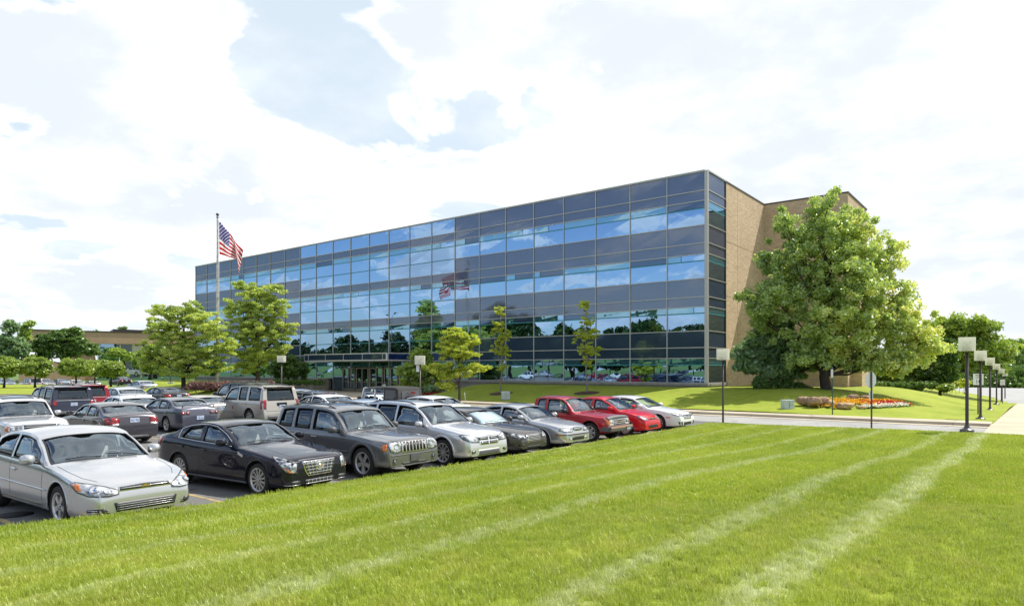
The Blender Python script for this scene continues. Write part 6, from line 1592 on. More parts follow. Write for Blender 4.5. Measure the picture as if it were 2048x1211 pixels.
def red_pickup(label, loc, rz, color=RED1):
    c = Car(L=5.2, W=1.73, H=1.62, wb=3.12, fo=.78, wr=.345, tw=.23, color=color, cowl=1.40, head=2.0, rear=3.26, deck=3.38, fw=.90, rw=.96, ftap=.4, rtap=.25, suv=True, bot=.32, tum=.20, arch=.08, shoulder=.045,
            top=[(0,.50),(.01,.62),(.035,.86),(.12,.92),(.5,.97),(1.0,1.01),(1.36,1.04),(1.46,1.09),(1.86,1.47),(2.02,1.55),(2.4,1.60),(2.9,1.61),(3.18,1.58),(3.28,1.52),(3.38,1.06),(3.42,1.01),(3.8,1.0),(5.0,1.0),(5.15,.98),(5.18,.80),(5.2,.6)],
            belt=[(0,.76),(.3,.86),(1.0,.95),(1.6,.99),(3.3,1.0),(5.1,.98)])
    root = start('pickup_truck', label, 'truck', c, loc, rz); hx = c.hx
    sidewins(c, [(2.66, 2.66, 1.70, 1.82), (3.18, 3.12, 2.78, 2.78)]); top_pair(c, (1.98, 1.50))
    common(c, root, 2, 6, [[(hx-1.58, .42), (hx-1.58, .98)], [(hx-2.72, .42), (hx-2.72, .98)], [(hx-1.58, .42), (hx-2.72, .42)], [(hx-3.40, .36), (hx-3.40, 1.0)]], [(hx-2.60, .88)], arch_rad=.03, push=.003, rows=1, hmat=BLK, mirmat=BLK)
    c.patch(root, 'grille_surround', TLC, [(hx, -.80, .60), (hx, .80, .60), (hx, .80, .86), (hx, -.80, .86)], (1, 0, 0), off=.006, thick=.02)
    for z0, z1 in ((.625, .665), (.685, .725), (.755, .795)):
        for a, b in ((-.44, .44),): mb = MB(); c.decal(mb, [(hx, a, z0), (hx, b, z0), (hx, b, z1), (hx, a, z1)], (1, 0, 0), off=.012, step=.2); mb.build('grille_slot', BLK, root)
    emblem_bowtie(c, root, .735, .07)
    c.both(root, 'headlight', HL, [(hx, .49, .69), (hx, .49, .84), (hx, .70, .84), (hx, .70, .69)], (1, 0, 0), off=.014, thick=.02)
    c.both(root, 'indicator_lens', AMB, [(hx, .71, .63), (hx, .71, .84), (hx-.14, .80, .84), (hx-.14, .80, .63)], (1, .5, 0), off=.014, thick=.02)
    mb = MB(); mb.bbox(hx-.10, hx+.10, -.82, .82, .40, .58, .03); mb.bbox(hx-.35, hx+.0, -.86, -.78, .40, .57, .02); mb.bbox(hx-.35, hx+.0, .78, .86, .40, .57, .02)
    mb.build('front_bumper', GRYP, root)
    mb = MB(); mb.box(hx+.10, hx+.106, -.80, .80, .515, .565); mb.build('bumper_strip', pbr('faded_orange_strip', (.55, .30, .17), .7), root)
    mb = MB(); mb.bbox(hx+.10, hx+.13, .28, .60, .38, .54, .006); mb.build('licence_plate', DASH, root)
    mb = MB()
    for i in range(7): mb.box(hx+.1305, hx+.133, .315+i*.038, .340+i*.038, .43, .49)
    mb.build('plate_lettering', PLT, root)
    c.patch(root, 'bonnet_deflector', GRYP, [(hx-.02, -.74, .885), (hx-.02, .74, .885), (hx-.16, .74, .93), (hx-.16, -.74, .93)], (.4, 0, 1), off=.03, thick=.03)
    c.patch(root, 'cargo_cover', BLK, [(hx-3.52, -.72, 1), (hx-3.52, .72, 1), (hx-5.08, .72, 1), (hx-5.08, -.72, 1)], (0, 0, 1), off=.004, step=.3)
    c.both(root, 'tail_light', TLR, [(-hx, .72, .62), (-hx, .72, .92), (-hx+.06, .84, .92), (-hx+.06, .84, .62)], (-1, .3, 0), off=.006)
    return root
def big_suv(label, loc, rz, color, P=None, front='box', kind='suv'):
    P = P or {}
    L, W, H = P.get('L', 5.13), P.get('W', 2.0), P.get('H', 1.92); k, h = L/5.13, H/1.92
    top = [(0,.58),(.01,.74),(.04,1.02),(.14,1.09),(.5,1.13),(1.0,1.17),(1.40,1.20),(1.52,1.26),(1.98,1.70),(2.15,1.79),(2.6,1.87),(3.4,1.91),(4.3,1.89),(4.72,1.85),(4.84,1.78),(4.95,1.35),(5.03,1.12),(5.07,.95),(5.10,.75),(5.13,.62)]
    belt = [(0,.92),(.3,1.03),(1.0,1.12),(1.6,1.15),(3,1.17),(4.8,1.18),(5.1,1.08)]
    c = Car(L=L, W=W, H=H, wb=P.get('wb', 2.95), fo=P.get('fo', 1.0), wr=P.get('wr', .39), tw=.26, color=color, cowl=1.46*k, head=2.10*k, rear=4.78*k, deck=4.94*k, fw=.9, rw=.94, ftap=.5, rtap=.25, suv=True, bot=.32, tum=.17, arch=.08, shoulder=.05, spo=.36,
            top=[(d*k, z*h) for d, z in top], belt=[(d*k, z*h) for d, z in belt])
    root = start(kind, label, 'car', c, loc, rz); hx = c.hx
    sidewins(c, [(2.84*k, 2.84*k, 1.80*k, 1.92*k), (3.62*k, 3.62*k, 2.96*k, 2.96*k), (4.74*k, 4.70*k, 3.82*k, 3.82*k)]); top_pair(c, (2.08*k, 1.56*k)); c.backs = [[(-.70*W/2, 1.20*h), (.70*W/2, 1.20*h), (.64*W/2, 1.74*h), (-.64*W/2, 1.74*h)]]
    common(c, root, 2, 6, doorlines(c, [1.66*k, 2.90*k, 3.72*k]), [(hx-2.74*k, 1.02*h), (hx-3.56*k, 1.04*h)], dark_from=hx-2.9*k, arch_rad=.03, push=.003)
    c.both(root, 'headlight', HL, [(hx, .52, .76*h), (hx, .52, .96*h), (hx-.03, W*.42, .96*h), (hx-.12, W*.46, .94*h), (hx-.12, W*.46, .78*h), (hx, .8, .75*h)], (1, .4, 0), off=.01, thick=.02)
    c.both(root, 'indicator_lens', AMB, [(hx-.08, W*.45, .78*h), (hx-.08, W*.45, .94*h), (hx-.22, W*.48, .92*h), (hx-.22, W*.48, .78*h)], (1, .9, 0), off=.012, thick=.02)
    c.patch(root, 'grille_surround', CHR, [(hx, -.48, .72*h), (hx, .48, .72*h), (hx, .48, 1.0*h), (hx, -.48, 1.0*h)], (1, 0, 0), off=.01, thick=.02)
    c.patch(root, 'grille_mesh', BLK, [(hx, -.44, .74*h), (hx, .44, .74*h), (hx, .44, .98*h), (hx, -.44, .98*h)], (1, 0, 0), off=.015, thick=.02)
    mb = MB(); c.bars(mb, -.44, .44, [.82*h, .90*h], rad=.012, off=.02); mb.build('grille_bar', CHR, root)
    c.patch(root, 'front_valance', GRYP, [(hx, -.8, .36), (hx, .8, .36), (hx, .8, .5), (hx, -.8, .5)], (1, 0, 0), off=.01, thick=.02)
    c.rails(root, -hx+.6, hx-2.4*k, .34*W, GRYP, True); tl = P.get('tl', (.80, 1.28)); suv_rear(c, root, 0, tl[0]*h, tl[1]*h, P.get('ti', .80)*W/2, 1.22*h, 1.72*h, .6, .92*h)
    if P.get('chrome'): mb = MB(); c.strip(mb, [(-hx, -.80, 1.12*h), (-hx, 0, 1.125*h), (-hx, .80, 1.12*h)], (-1, 0, 0), .03, .012, 0, .1, .018); mb.build('tailgate_trim', CHR, root)
    if P.get('roof'): mb = MB(); c.decal(mb, [(hx-2.35*k, -.45, 2), (hx-2.35*k, .45, 2), (hx-3.3*k, .45, 2), (hx-3.3*k, -.45, 2)], (0, 0, 1), off=.006); mb.build('sunroof', GLS_D, root)
    return root, c
def recolour(root, color):
    for ch in root.children:
        if ch.name.split('.')[0] in ('body', 'wheel_arch_trim', 'wing_mirror', 'door_handle', 'rub_strip', 'roof_spoiler', 'bonnet_seam', 'boot_spoiler'): ch.color = color
    return root
def clone(src, label, loc, rz, color=None, kind=None):
    c = copy_tree(src); c.scale = (1, 1, 1); c.location = loc; c.rotation_euler = (0, 0, rz); c['label'] = label
    if color: recolour(c, color)
    return c
FX = -11.98                                   # line of the front bumpers of the first row
def row1(L, y, dx=0): return (FX+dx-L/2, y, .2)
jit = lambda a=.012: random.uniform(-a, a)
c1 = silver_saloon('silver saloon car in the left foreground with a gold emblem on its thin chrome grille', row1(5.09, 5.02, .0), .045)
c1.scale = (1.035, 1.035, 1.035)
c2 = black_saloon('glossy black saloon car with a large chrome egg-crate grille', row1(4.86, 8.50, -.02), .085)
c3 = grey_suv('dark grey boxy SUV with a seven-slot grille, parked beside the black saloon', row1(4.74, 11.40, -.02), .03)
c4 = silver_crossover('silver crossover with a four-part cross grille, right of the dark grey SUV', row1(4.89, 14.2, .1), -.01)
c5, k5 = generic_saloon('dark grey saloon with a white foil sunshade behind its windscreen', row1(4.85, 16.55, -.12), .01, DKGREY, SEB, f_grey_winged, wheel=(1, 9, ALW))
mb = MB(); P_ = k5.tops[0]; k5.decal(mb, [(x*.985+.0, y*.94, 1.2) for x, y in P_], (0, 0, 1), -.030, 0, .004, .14); mb.build('sunshade', SUNSH, c5)
c6, _ = generic_saloon('older silver saloon with black rub strips and orange side markers, left of the red pickup', row1(4.52, 18.9, .0), -.012, SILVER, ELA, f_korean)
c7 = red_pickup('dark red extended-cab pickup truck with a grey bonnet deflector and faded bumper strip', row1(5.2, 21.75, -.05), .008)
c8, _ = generic_saloon('small bright red car with round-topped roof between the red pickup and the white saloon', row1(4.24, 24.5, -.05), -.01, RED2, ECH, f_small, wheel=('cover', 8, ALW))
c9, _ = generic_saloon('white saloon at the far end of the front row, nearest the drive', row1(4.84, 27.45, .1), .01, WHITE, FUS, f_white, wheel=(1, 9, ALW))
# second row: mostly tails to the aisle
r2a, _ = generic_saloon('charcoal saloon seen from behind with large red and clear corner tail lights', (-24.9-2.42, 10.4, .2), math.pi-.01, CHARC, FUS, f_white, wheel=(1, 9, ALW))
MAZ = dict(L=4.75, W=1.78, H=1.44, wb=2.67, fo=.95, wr=.325)
r2b, _ = generic_saloon('slate blue-grey saloon with twin round tail lights and a boot spoiler', (-27.5-2.37, 14.0, .2), math.pi+.01, SLATE, MAZ, f_white, rear='round')
r2c, k2c = big_suv('large light beige SUV with tall red tail lights, behind the dark grey SUV', (-27.4-2.56, 17.85, .2), math.pi, BEIGE, dict(tl=(.82, 1.24), ti=.84))
mb = MB()
k2c.plate(r2c, True, 1.02, .5, False, GLS_D)
r2d, _ = big_suv('silver boxy SUV facing the camera with a dark sunroof and orange side lights', (-25.1-2.3, 7.6, .2), 0, SILV2, dict(L=4.6, W=1.82, H=1.72, wb=2.70, fo=.85, wr=.36, roof=1))
r2e, _ = big_suv('dark navy SUV seen from behind with a chrome strip across its tailgate', (-38.4-2.5, 13.1, .2), math.pi, NAVY, dict(L=5.0, W=2.0, H=1.80, wb=2.86, fo=.95, wr=.38, chrome=1, tl=(.86, 1.14)))
def atroof(u, v, h): return at(u, (CAMZ-.2-h)*1342/(v-737))
def place(src, u, v, h, rz, color, label):
    x, y = atroof(u, v, h); return clone(src, label, (x, y, .2), rz, color)
P_ = math.pi
def place2(src, u, Yd, s_, rz, color, label):
    x, y = at(u, Yd); o = clone(src, label, (x, y, .2), rz, color); o.scale = (s_, s_, s_); return o
place(c9, 252, 790, 1.43, P_, SILV2, 'silver saloon roof showing between the charcoal saloon and the navy SUV')
place(r2e, 152, 769, 1.72, P_, MAROON, 'dark red SUV just behind the navy SUV')
place(c1, 243, 773.5, 1.47, P_, SILVER, 'silver saloon seen from behind, between the dark red SUV and the black saloon')
place(r2a, 325, 772.5, 1.43, P_, (.02, .018, .022, .2), 'black saloon seen from behind at the edge of the hedge island')
place(c5, 392, 789, 1.38, P_, BEIGE, 'beige saloon roof showing behind the slate saloon')
for o in [q for q in bpy.data.objects if q.get('label') == 'beige saloon roof showing behind the slate saloon']:
    for ch in list(o.children):
        if ch.name.startswith('sunshade'): bpy.data.objects.remove(ch)
place(c6, 282, 760.5, 1.42, P_, LBLUE, 'light blue saloon beside the grass island, in front of the far dark saloon')
place(c9, 240, 752.5, 1.43, P_, (.03, .03, .04, .3), 'dark saloon under the round tree at the right end of the island')
place(r2c, 480, 764.0, 1.88, P_, (.04, .045, .06, .4), 'dark SUV in front of the purple hedge by the flagpole')
place2(c4, 572, 36.5, .93, P_, SILV2, 'pale silver SUV roof half hidden behind the large beige SUV')
place2(r2d, 606, 33.5, .91, P_, (.20, .21, .22, .5), 'grey SUV seen over the roof of the dark grey SUV')
place(c9, 640, 787.5, 1.43, P_, WHITE, 'white saloon roof beside the grey SUV, left of the soft-top jeep')
place(c6, 712, 797, 1.42, P_, LBLUE, 'pale blue saloon roof just above the dark grey SUV roof')
place(c9, 845, 790, 1.43, P_, WHITE, 'white saloon roof right of the soft-top jeep')
for i, (u, v, src, col_, lab) in enumerate([(12, 756, c6, LBLUE, 'pale blue saloon at the left edge beyond the grass island'), (62, 755.5, r2c, (.45, .46, .47, .5), 'silver SUV second from the left edge beyond the grass island'), (90, 757, c1, SILVER, 'silver saloon third from the left edge beyond the grass island'),
                                   (120, 757, c9, LBLUE, 'bluish saloon between two island tree trunks'), (152, 759, c9, WHITE, 'white saloon right of the second island tree trunk'), (182, 760, c5, SILVER, 'silver saloon at the right end of the row beyond the island')]):
    Yd = 108+i*1.0; x, y = at(u, Yd); h = src.get('h', 0)
    o = clone(src, lab, (x, y, zat(v, Yd)-(1.44 if src is not r2c else 1.9)), P_ if i % 2 else 0, col_)
    for ch in list(o.children):
        if ch.name.startswith('sunshade'): bpy.data.objects.remove(ch)
x, y = at(273, 121); clone(r2c, 'white SUV parked up by the far brick building', (x, y, zat(752, 121)), P_+.2, (.70, .70, .70, .2))
x, y = at(1955, 95)
# soft-top jeep
def soft_top(label, loc, rz):
    root = empty('jeep', loc, rz, label, 'car', 'cars in the car park')
    W_ = pbr('white_gloss_paint', (.78, .78, .78), .3, coat=1); ST = pbr('black_soft_top', (.035, .034, .033), .85, var=.3, bump=.3, bscale=5)
    CLR = mk_autoglass('clear_vinyl_window', (.30, .31, .32), .08)
    mb = MB(); mb.bbox(-1.9, .65, -.78, .78, .45, 1.12, .05); mb.bbox(.6, 1.95, -.62, .62, .55, 1.10, .06); b = mb.build('body', W_, root)
    mb = MB(); 
    for sg in (1, -1):
        mb.bbox(.95, 1.95, .60*sg if sg > 0 else -.90, .90 if sg > 0 else -.60, .88, .95, .02); mb.bbox(-1.8, -.75, .76*sg if sg > 0 else -.92, .92 if sg > 0 else -.76, .82, .90, .02)
    mb.build('fender', BLK, root)
    mb = MB(); mb.obox((.62, 0, 1.36), (.30, 0, -1), (0, 1, 0), (1, 0, .3), .30, .70, .02); mb.build('windscreen', GLS, root)
    mb = MB()
    for sg in (1, -1):
        y = sg*.75; mb.tube([(.72, y, 1.10), (.52, y*.95, 1.70)], .045, 6)
        for q in ([(.66, y, 1.12), (.50, y*.96, 1.70), (-.28, y*.96, 1.72), (-.28, y, 1.12)],): mb.tube(q, .035, 6)
        mb.tube([(-.32, y, 1.12), (-.32, y*.96, 1.72), (-.95, y*.96, 1.72), (-.95, y, 1.12)], .035, 6)
    mb.tube([(.50, -.70, 1.70), (.50, .70, 1.70)], .045, 6); mb.build('door_frame', W_, root)
    mb = MB()
    for sg in (1, -1):
        for q in ([(.6, sg*.74, 1.12), (.48, sg*.72, 1.68), (-.28, sg*.72, 1.70), (-.28, sg*.74, 1.12)], [(-.36, sg*.74, 1.12), (-.36, sg*.72, 1.70), (-.92, sg*.72, 1.70), (-.92, sg*.74, 1.12)]):
            mb = MB(); mb.add(q, [(0, 1, 2, 3)]); mb.build('side_window', GLS, root)
    mb = MB()
    pr = [(.56, 1.72), (.3, 1.78), (-.9, 1.82), (-1.75, 1.80), (-1.95, 1.72), (-2.02, 1.12), (-2.02, 1.10)]
    n = 12
    for i in range(len(pr)-1):
        pass
    V = []; F = []
    for x, z in pr:
        zb = 1.66 if x > -.9 else 1.12
        for k in range(n+1):
            t = -1+2*k/n; y = .80*math.copysign(min(1, abs(t)*1.04), t); V.append((x, y*(.94 if z > 1.5 else 1), z-.055*abs(t)**4))
    for i in range(len(pr)-1):
        for k in range(n): F.append((i*(n+1)+k, i*(n+1)+k+1, (i+1)*(n+1)+k+1, (i+1)*(n+1)+k))
    mb.add(V, F, 0, True)
    for sg in (1, -1):
        mb.add([(.56, sg*.752, 1.67), (.3, sg*.752, 1.73), (-.95, sg*.752, 1.77), (-.95, sg*.755, 1.68), (.5, sg*.755, 1.66)], [(0, 1, 2, 3, 4)])
        mb.add([(-.95, sg*.752, 1.77), (-1.75, sg*.752, 1.75), (-1.95, sg*.76, 1.68), (-2.02, sg*.80, 1.12), (-.97, sg*.78, 1.12)], [(0, 1, 2, 3, 4)])
    mb.build('soft_top', ST, root)
    mb = MB()
    for sg in (1, -1): mb.add([(-1.08, sg*.785, 1.22), (-1.08, sg*.768, 1.66), (-1.78, sg*.768, 1.64), (-1.86, sg*.785, 1.22)], [(0, 1, 2, 3)])
    mb.add([(-2.03, -.58, 1.20), (-2.03, .58, 1.20), (-1.985, .54, 1.60), (-1.985, -.54, 1.60)], [(0, 1, 2, 3)]); mb.build('vinyl_window', pbr('smoky_vinyl', (.10, .10, .11), .25), root)
    t = MB(); t.lathe([(.20, -.11), (.36, -.12), (.39, -.06), (.39, .06), (.36, .12), (.20, .11), (.18, 0), (0, .02)], 24); tm = t.mesh('tyre', RUB)
    for x in (1.25, -1.25):
        for sg in (1, -1): w_ = bpy.data.objects.new('wheel', None); COL.objects.link(w_); w_.parent = root; w_.location = (x, sg*.80, .39); w_.rotation_euler = (math.pi/2, 0, 0); link('tyre', tm, w_)
    w_ = link('spare_tyre', tm, root); w_.location = (-2.16, .1, 1.02); w_.rotation_euler = (0, math.pi/2, 0)
    mb = MB(); mb.box(-2.20, -2.16, -.12, .12, 1.46, 1.56); mb.tube([(-2.17, 0, 1.3), (-2.17, 0, 1.5)], .02, 5); mb.build('brake_light', TLR, root)
    mb = MB(); 
    for sg in (1, -1): mb.bbox(.55, .62, sg*.98-.10, sg*.98+.10, 1.12, 1.30, .02); mb.tube([(.6, sg*.78, 1.12), (.58, sg*.9, 1.18)], .015, 5)
    mb.build('wing_mirror', BLK, root)
    mb = MB()
    for sg in (1, -1): mb.bbox(-.35, -.15, sg*.36-.23, sg*.36+.23, .9, 1.55, .06)
    mb.build('seat', SEAT, root)
    return root
x, y = atroof(765, 770.5, 1.82); soft_top('white jeep with a black fabric soft top in front of the office entrance', (x, y, .2), math.pi)
# parked cars behind the camera, mirrored in the glass front
def mirror(u, yd):                            # ground point whose reflection in the facade shows in photo column u
    a, b = ray(u); Yd = (2*FY-yd)/b; return a*Yd, yd
for i, (u, yd, src, col_, lab) in enumerate([(1408, -36, r2c, WHITE, 'white SUV mirrored at the right end of the glass front'), (1350, -38, c9, WHITE, 'white saloon mirrored near the corner of the glass front'), (1380, -42, r2e, NAVY, 'navy SUV mirrored near the corner of the glass front'),
    (1320, -37.5, c9, LBLUE, 'pale blue saloon mirrored in the glass front'), (1228, -36, c8, WHITE, 'small white car mirrored alone in the glass front'), (1190, -39, r2e, MAROON, 'dark red SUV mirrored in the middle of the glass front'), (1165, -38, c9, LBLUE, 'light blue saloon mirrored in the middle of the glass front'),
    (1140, -37.5, c9, NAVY, 'navy saloon mirrored in the middle of the glass front'), (1095, -37, r2d, SILV2, 'silver SUV mirrored in the middle of the glass front'), (1055, -38, r2c, WHITE, 'white SUV mirrored left of the middle of the glass front'), (1000, -38, c9, SILVER, 'silver saloon mirrored behind the saplings'),
    (1365, -44, r2d, CHARC, 'charcoal SUV mirrored further back near the corner')]):
    x, y = mirror(u, yd); clone(src, lab, (x, y, .2), random.choice([.3, P_-.3, 0, P_])+jit(.2), col_)
# ================================================================== lamps, signs, flag, boxes
LPOST = pbr('bronze_lamp_post', (.060, .048, .042), .45, metal=.3); LBASE = pbr('lamp_base', (.09, .085, .085), .35, metal=.4)
def mk_acrylic():
    m, g = new_mat('clear_acrylic')
    d = g.n('ShaderNodeBsdfDiffuse', inp={0: (.90, .89, .84)}); tl = g.n('ShaderNodeBsdfTranslucent', inp={0: (.95, .94, .88)}); t = g.n('ShaderNodeBsdfTransparent', inp={0: (.92, .93, .90)})
    gl = g.n('ShaderNodeBsdfGlossy', inp={0: (1, 1, 1), 'Roughness': .08})
    a = g.n('ShaderNodeMixShader', inp={0: .5, 1: d, 2: tl}); b = g.n('ShaderNodeMixShader', inp={0: .58, 1: a, 2: t})
    finish(g, g.n('ShaderNodeMixShader', inp={0: .06, 1: b, 2: gl})); return m
ACR = mk_acrylic(); REFR = pbr('cream_refractor', (.80, .76, .62), .5); GPLATE = pbr('lamp_tray', (.40, .38, .34), .5)
def lamp(label, x, y, z, h=3.5, base=True, rz=None, r_=.058):
    t = empty('lamp_post', (x, y, z), TH if rz is None else rz, label, 'lamp post', 'square-headed lamp posts')
    mb = MB()
    if base:
        mb.lathe([(.235, -.12), (.235, .035), (.20, .06), (.12, .10), (.085, .16), (.075, .22), (.06, .235)], 24); mb.build('post_base', LBASE, t); mb = MB()
    mb.lathe([(r_, -.1), (r_*.97, h-.56), (0, h-.56)], 14); mb.build('post', LPOST, t)
    s = .265; mb = MB(); z0 = h-.50
    # open-bottomed acrylic box with 6 mm walls
    mb.box(-s, s, -s, -s+.006, z0, h); mb.box(-s, s, s-.006, s, z0, h); mb.box(-s, -s+.006, -s+.006, s-.006, z0, h); mb.box(s-.006, s, -s+.006, s-.006, z0, h); mb.box(-s, s, -s, s, h, h+.006)
    sh = mb.build('lamp_shade', ACR, t)
    mb = MB(); mb.bbox(-.155, .155, -.155, .155, z0+.10, z0+.36, .02); mb.build('refractor', REFR, t)
    mb = MB(); mb.bbox(-.16, .16, -.16, .16, z0-.01, z0+.09, .01); mb.build('tray', GPLATE, t); return t
def zfit(x, y): return G(x, y)
names = ['nearest lamp post of the receding row, on the near lawn at right', 'second lamp post of the receding row, in front of the speed limit sign', 'third lamp post of the receding row beside the walk', 'fourth lamp post of the receding row beside the walk', 'fifth lamp post of the receding row beside the walk', 'farthest lamp post of the receding row beside the walk']
for (u, Yd, vb), lab in zip([(1934, 25.2, 861), (1961, 34.3, 838), (1980, 44.7, 820), (1993, 58.0, 808), (2003, 70.0, 804), (2010, 78.0, 803)], names):
    x, y = at(u, Yd); lamp(lab, x, y, zat(vb, Yd), 3.5, True, .03)
x, y = at(1446, 31.6); lamp('lamp post on the near lawn edge in front of the glass corner', x, y, zat(843, 31.6), 3.42, False, .25, r_=.045)
x, y = at(840, 38); z = .2; lamp('lamp post with a small white sign, left of the young yellow locust', x, y, .2, CAMZ+26*38/1342-.2, False, r_=.05)
mb = MB(); a_, b_ = ray(840); mb.box(-.09, .09, -.012, 0, 2.48, 2.86); tag(mb.build('parking_sign', pbr('white_sign_face', (.78, .78, .76), .5), None, (x-.08, y-.09, 0.2), TH), 'small white sign strapped to the lamp post left of the young locust', 'sign')
x, y = at(563, 52.5); lamp('lamp post in front of the taller honey locust trunk', x, y, .2, CAMZ+26*52.5/1342-.2, False, r_=.05)
x, y = at(341, 74); lamp('lamp post half hidden under the wide honey locust', x, y, 1.0, 3.3, False, r_=.05)
# signs
SIGNW = pbr('sign_white', (.80, .80, .79), .45); SIGNB = pbr('sign_back_metal', (.66, .67, .68), .45, metal=.3); SBLK = pbr('sign_black', (.02, .02, .02), .5); PGREEN = pbr('green_sign_post', (.05, .09, .06), .6); PDARK = pbr('dark_sign_post', (.07, .055, .05), .6)
def octo(r): return [(r*math.cos(R(22.5+45*k)), r*math.sin(R(22.5+45*k))) for k in range(8)]
x, y = at(1743, 28.2); z = float(z_lawn(np.array(x), np.array(y)))
t = empty('stop_sign', (x, y, z), TH+.45, 'back of an octagonal stop sign at the edge of the near lawn', 'sign')
top = CAMZ - 6*28.2/1342 - z
MX = Matrix.Translation((0, .03, top-.34)) @ Matrix.Rotation(math.pi/2, 4, 'X')
mb = MB(); mb.prism(octo(.36), -.004, .0, 0, MX); mb.build('sign_plate', SIGNB, t)
mb = MB(); mb.prism(octo(.345), -.0065, -.0045, 0, MX); mb.build('sign_face', pbr('sign_red', (.45, .02, .02), .4), t)
def text(parent, s, size, loc, mat, rot=(math.pi/2, 0, 0), name='lettering'):
    cu = bpy.data.curves.new('t', 'FONT'); cu.body = s; cu.size = size; cu.align_x = 'CENTER'; cu.align_y = 'CENTER'; cu.extrude = .001
    o = bpy.data.objects.new('t', cu); COL.objects.link(o); dg = bpy.context.evaluated_depsgraph_get(); me = bpy.data.meshes.new_from_object(o.evaluated_get(dg)); bpy.data.objects.remove(o)
    me.materials.clear(); me.materials.append(mat); q = link(name, me, parent); q.location = loc; q.rotation_euler = rot; return q
text(t, 'STOP', .26, (0, .039, top-.34), SIGNW, (math.pi/2, 0, math.pi))
mb = MB(); mb.box(-.13, .13, .024, .03, top-1.15, top-.80); mb.build('supplementary_plate', SIGNW, t)
mb = MB(); mb.box(-.028, .028, -.022, .022, -.3, top+.0); mb.build('post', PDARK, t)
x, y = at(1665, 35.2); z = G(x, y); t = empty('sign_post', (x, y, z), TH+math.pi/2-.12, 'thin green post with a narrow sign seen edge-on beside the flower bed', 'sign'); top = CAMZ-z
mb = MB(); mb.box(-.03, .03, -.02, .02, -.3, top); mb.build('post', PGREEN, t); mb = MB(); mb.box(-.16, .16, .022, .028, top-.46, top-.02); mb.build('sign_plate', SIGNW, t)
x, y = at(1956.5, 39.5); z = zat(824, 39.5); t = empty('speed_limit_sign', (x, y, z), TH-.06, 'white speed limit sign reading 10 behind the second lamp post of the row', 'sign'); zc = CAMZ-21*39.5/1342-z
mb = MB(); mb.bbox(-.30, .30, -.006, .0, zc-.33, zc+.33, .002); mb.build('sign_plate', SIGNW, t)
mb = MB(); mb.box(-.03, .03, .0, .04, -.3, zc+.3); mb.build('post', PDARK, t)
for s_, sz, dz in (('SPEED', .125, .225), ('LIMIT', .125, .10)): text(t, s_, sz, (0, -.009, zc+dz), SBLK)
text(t, '10', .34, (0, -.009, zc-.14), SBLK)
x, y = at(2005, 66); z = zat(805, 66); t = empty('parking_sign', (x, y, z), TH, 'small pinkish white sign on a thin post among the far lamp posts', 'sign'); zc = CAMZ-27*66/1342-z
mb = MB(); mb.box(-.23, .23, -.01, 0, zc-.27, zc+.27); mb.build('sign_plate', SIGNW, t); mb = MB(); mb.box(-.03, .03, 0, .04, -.3, zc+.2); mb.build('post', PDARK, t)
M_RT = pbr('sign_red_text', (.5, .05, .05), .5)
for s_, dz in (('NO', .16), ('PARKING', 0), ('HERE', -.15)): text(t, s_, .10, (0, -.013, zc+dz), M_RT)
# utility boxes
def ubox(label, u, Yd, z, w, h, lean=0, c=(.52, .58, .60)):
    x, y = at(u, Yd); t = empty('utility_box', (x, y, z), TH+.15, label, 'utility box', 'utility boxes on the bank'); t.rotation_euler.x = lean
    m = pbr('utility_box_paint', c, .5, var=.15, vscale=3); mb = MB(); mb.bbox(-w/2, w/2, -w*.35, w*.35, .06, h, .02); mb.build('cabinet', m, t)
    mb = MB(); mb.bbox(-w/2-.02, w/2+.02, -w*.35-.02, w*.35+.02, h-.05, h+.02, .012); mb.build('lid', m, t)
    mb = MB(); mb.bbox(-w/2-.02, w/2+.02, -w*.35-.02, w*.35+.02, -.2, .07, .01); mb.build('plinth', M_STONE, t)
    mb = MB(); mb.box(-.01, .01, -w*.35-.012, -w*.35, .15, h-.1); mb.box(w*.2, w*.28, -w*.35-.02, -w*.35, h*.5, h*.5+.03); mb.build('door_edge', GRYP, t)
ubox('pale grey utility box leaning at the foot of the first sapling', 1011, 49.5, .56, .60, .60, .05)
ubox('pale blue-grey utility box on the bank left of the boulders', 1575, 38, .52, .60, .56)
ubox('small pale utility box beside the path under the wide honey locust', 342, 70, .95, .5, .5)
mb = MB(); mb.tube([(0, 0, -.1), (-.06, 0, .62)], .018, 6); x, y = at(931, 48.5); tag(mb.build('marker_stake', SIGNW, None, (x, y, .5), TH), 'thin white marker stake in the grass right of the young locust', 'stake')
mb = MB(); x, y = at(857, 66); tag(mb.bbox(-.16, .16, -.1, .1, .2, .75, .02).tube([(0, 0, 0), (0, 0, .3)], .04, 8).build('call_box', SIGNW, None, (x-6.5, y, .5), TH), 'small white call box in front of the entrance doors', 'box')
# flagpole and flag
fx, fy = at(435, 60.8); fz = 1.3; ftop = zat(432, 60.8)-fz
fp = empty('flagpole', (fx, fy, fz), TH, 'tall white flagpole in front of the left part of the office block', 'flagpole')
WP = pbr('weathered_white_pole', (.72, .71, .68), .45, metal=.15, c2=(.45, .40, .36), vscale=2.2)
mb = MB(); mb.lathe([(.15, 0), (.14, 1), (.115, ftop*.5), (.07, ftop-.25), (.07, ftop-.15), (0, ftop-.15)], 16); mb.build('pole', WP, fp)
mb = MB(); mb.lathe([(.02, ftop-.2), (.11, ftop-.14), (.11, ftop-.08), (.02, ftop-.02), (.03, ftop+.02)] + [(.14*math.sin(a), ftop+.14-.14*math.cos(a)) for a in np.linspace(.3, math.pi, 8)], 14); mb.build('finial', LBASE, fp)
mb = MB(); mb.tube([(.13, -.02, ftop-.3), (.20, -.02, 1.4)], .012, 4); mb.build('halyard', SIGNW, fp)
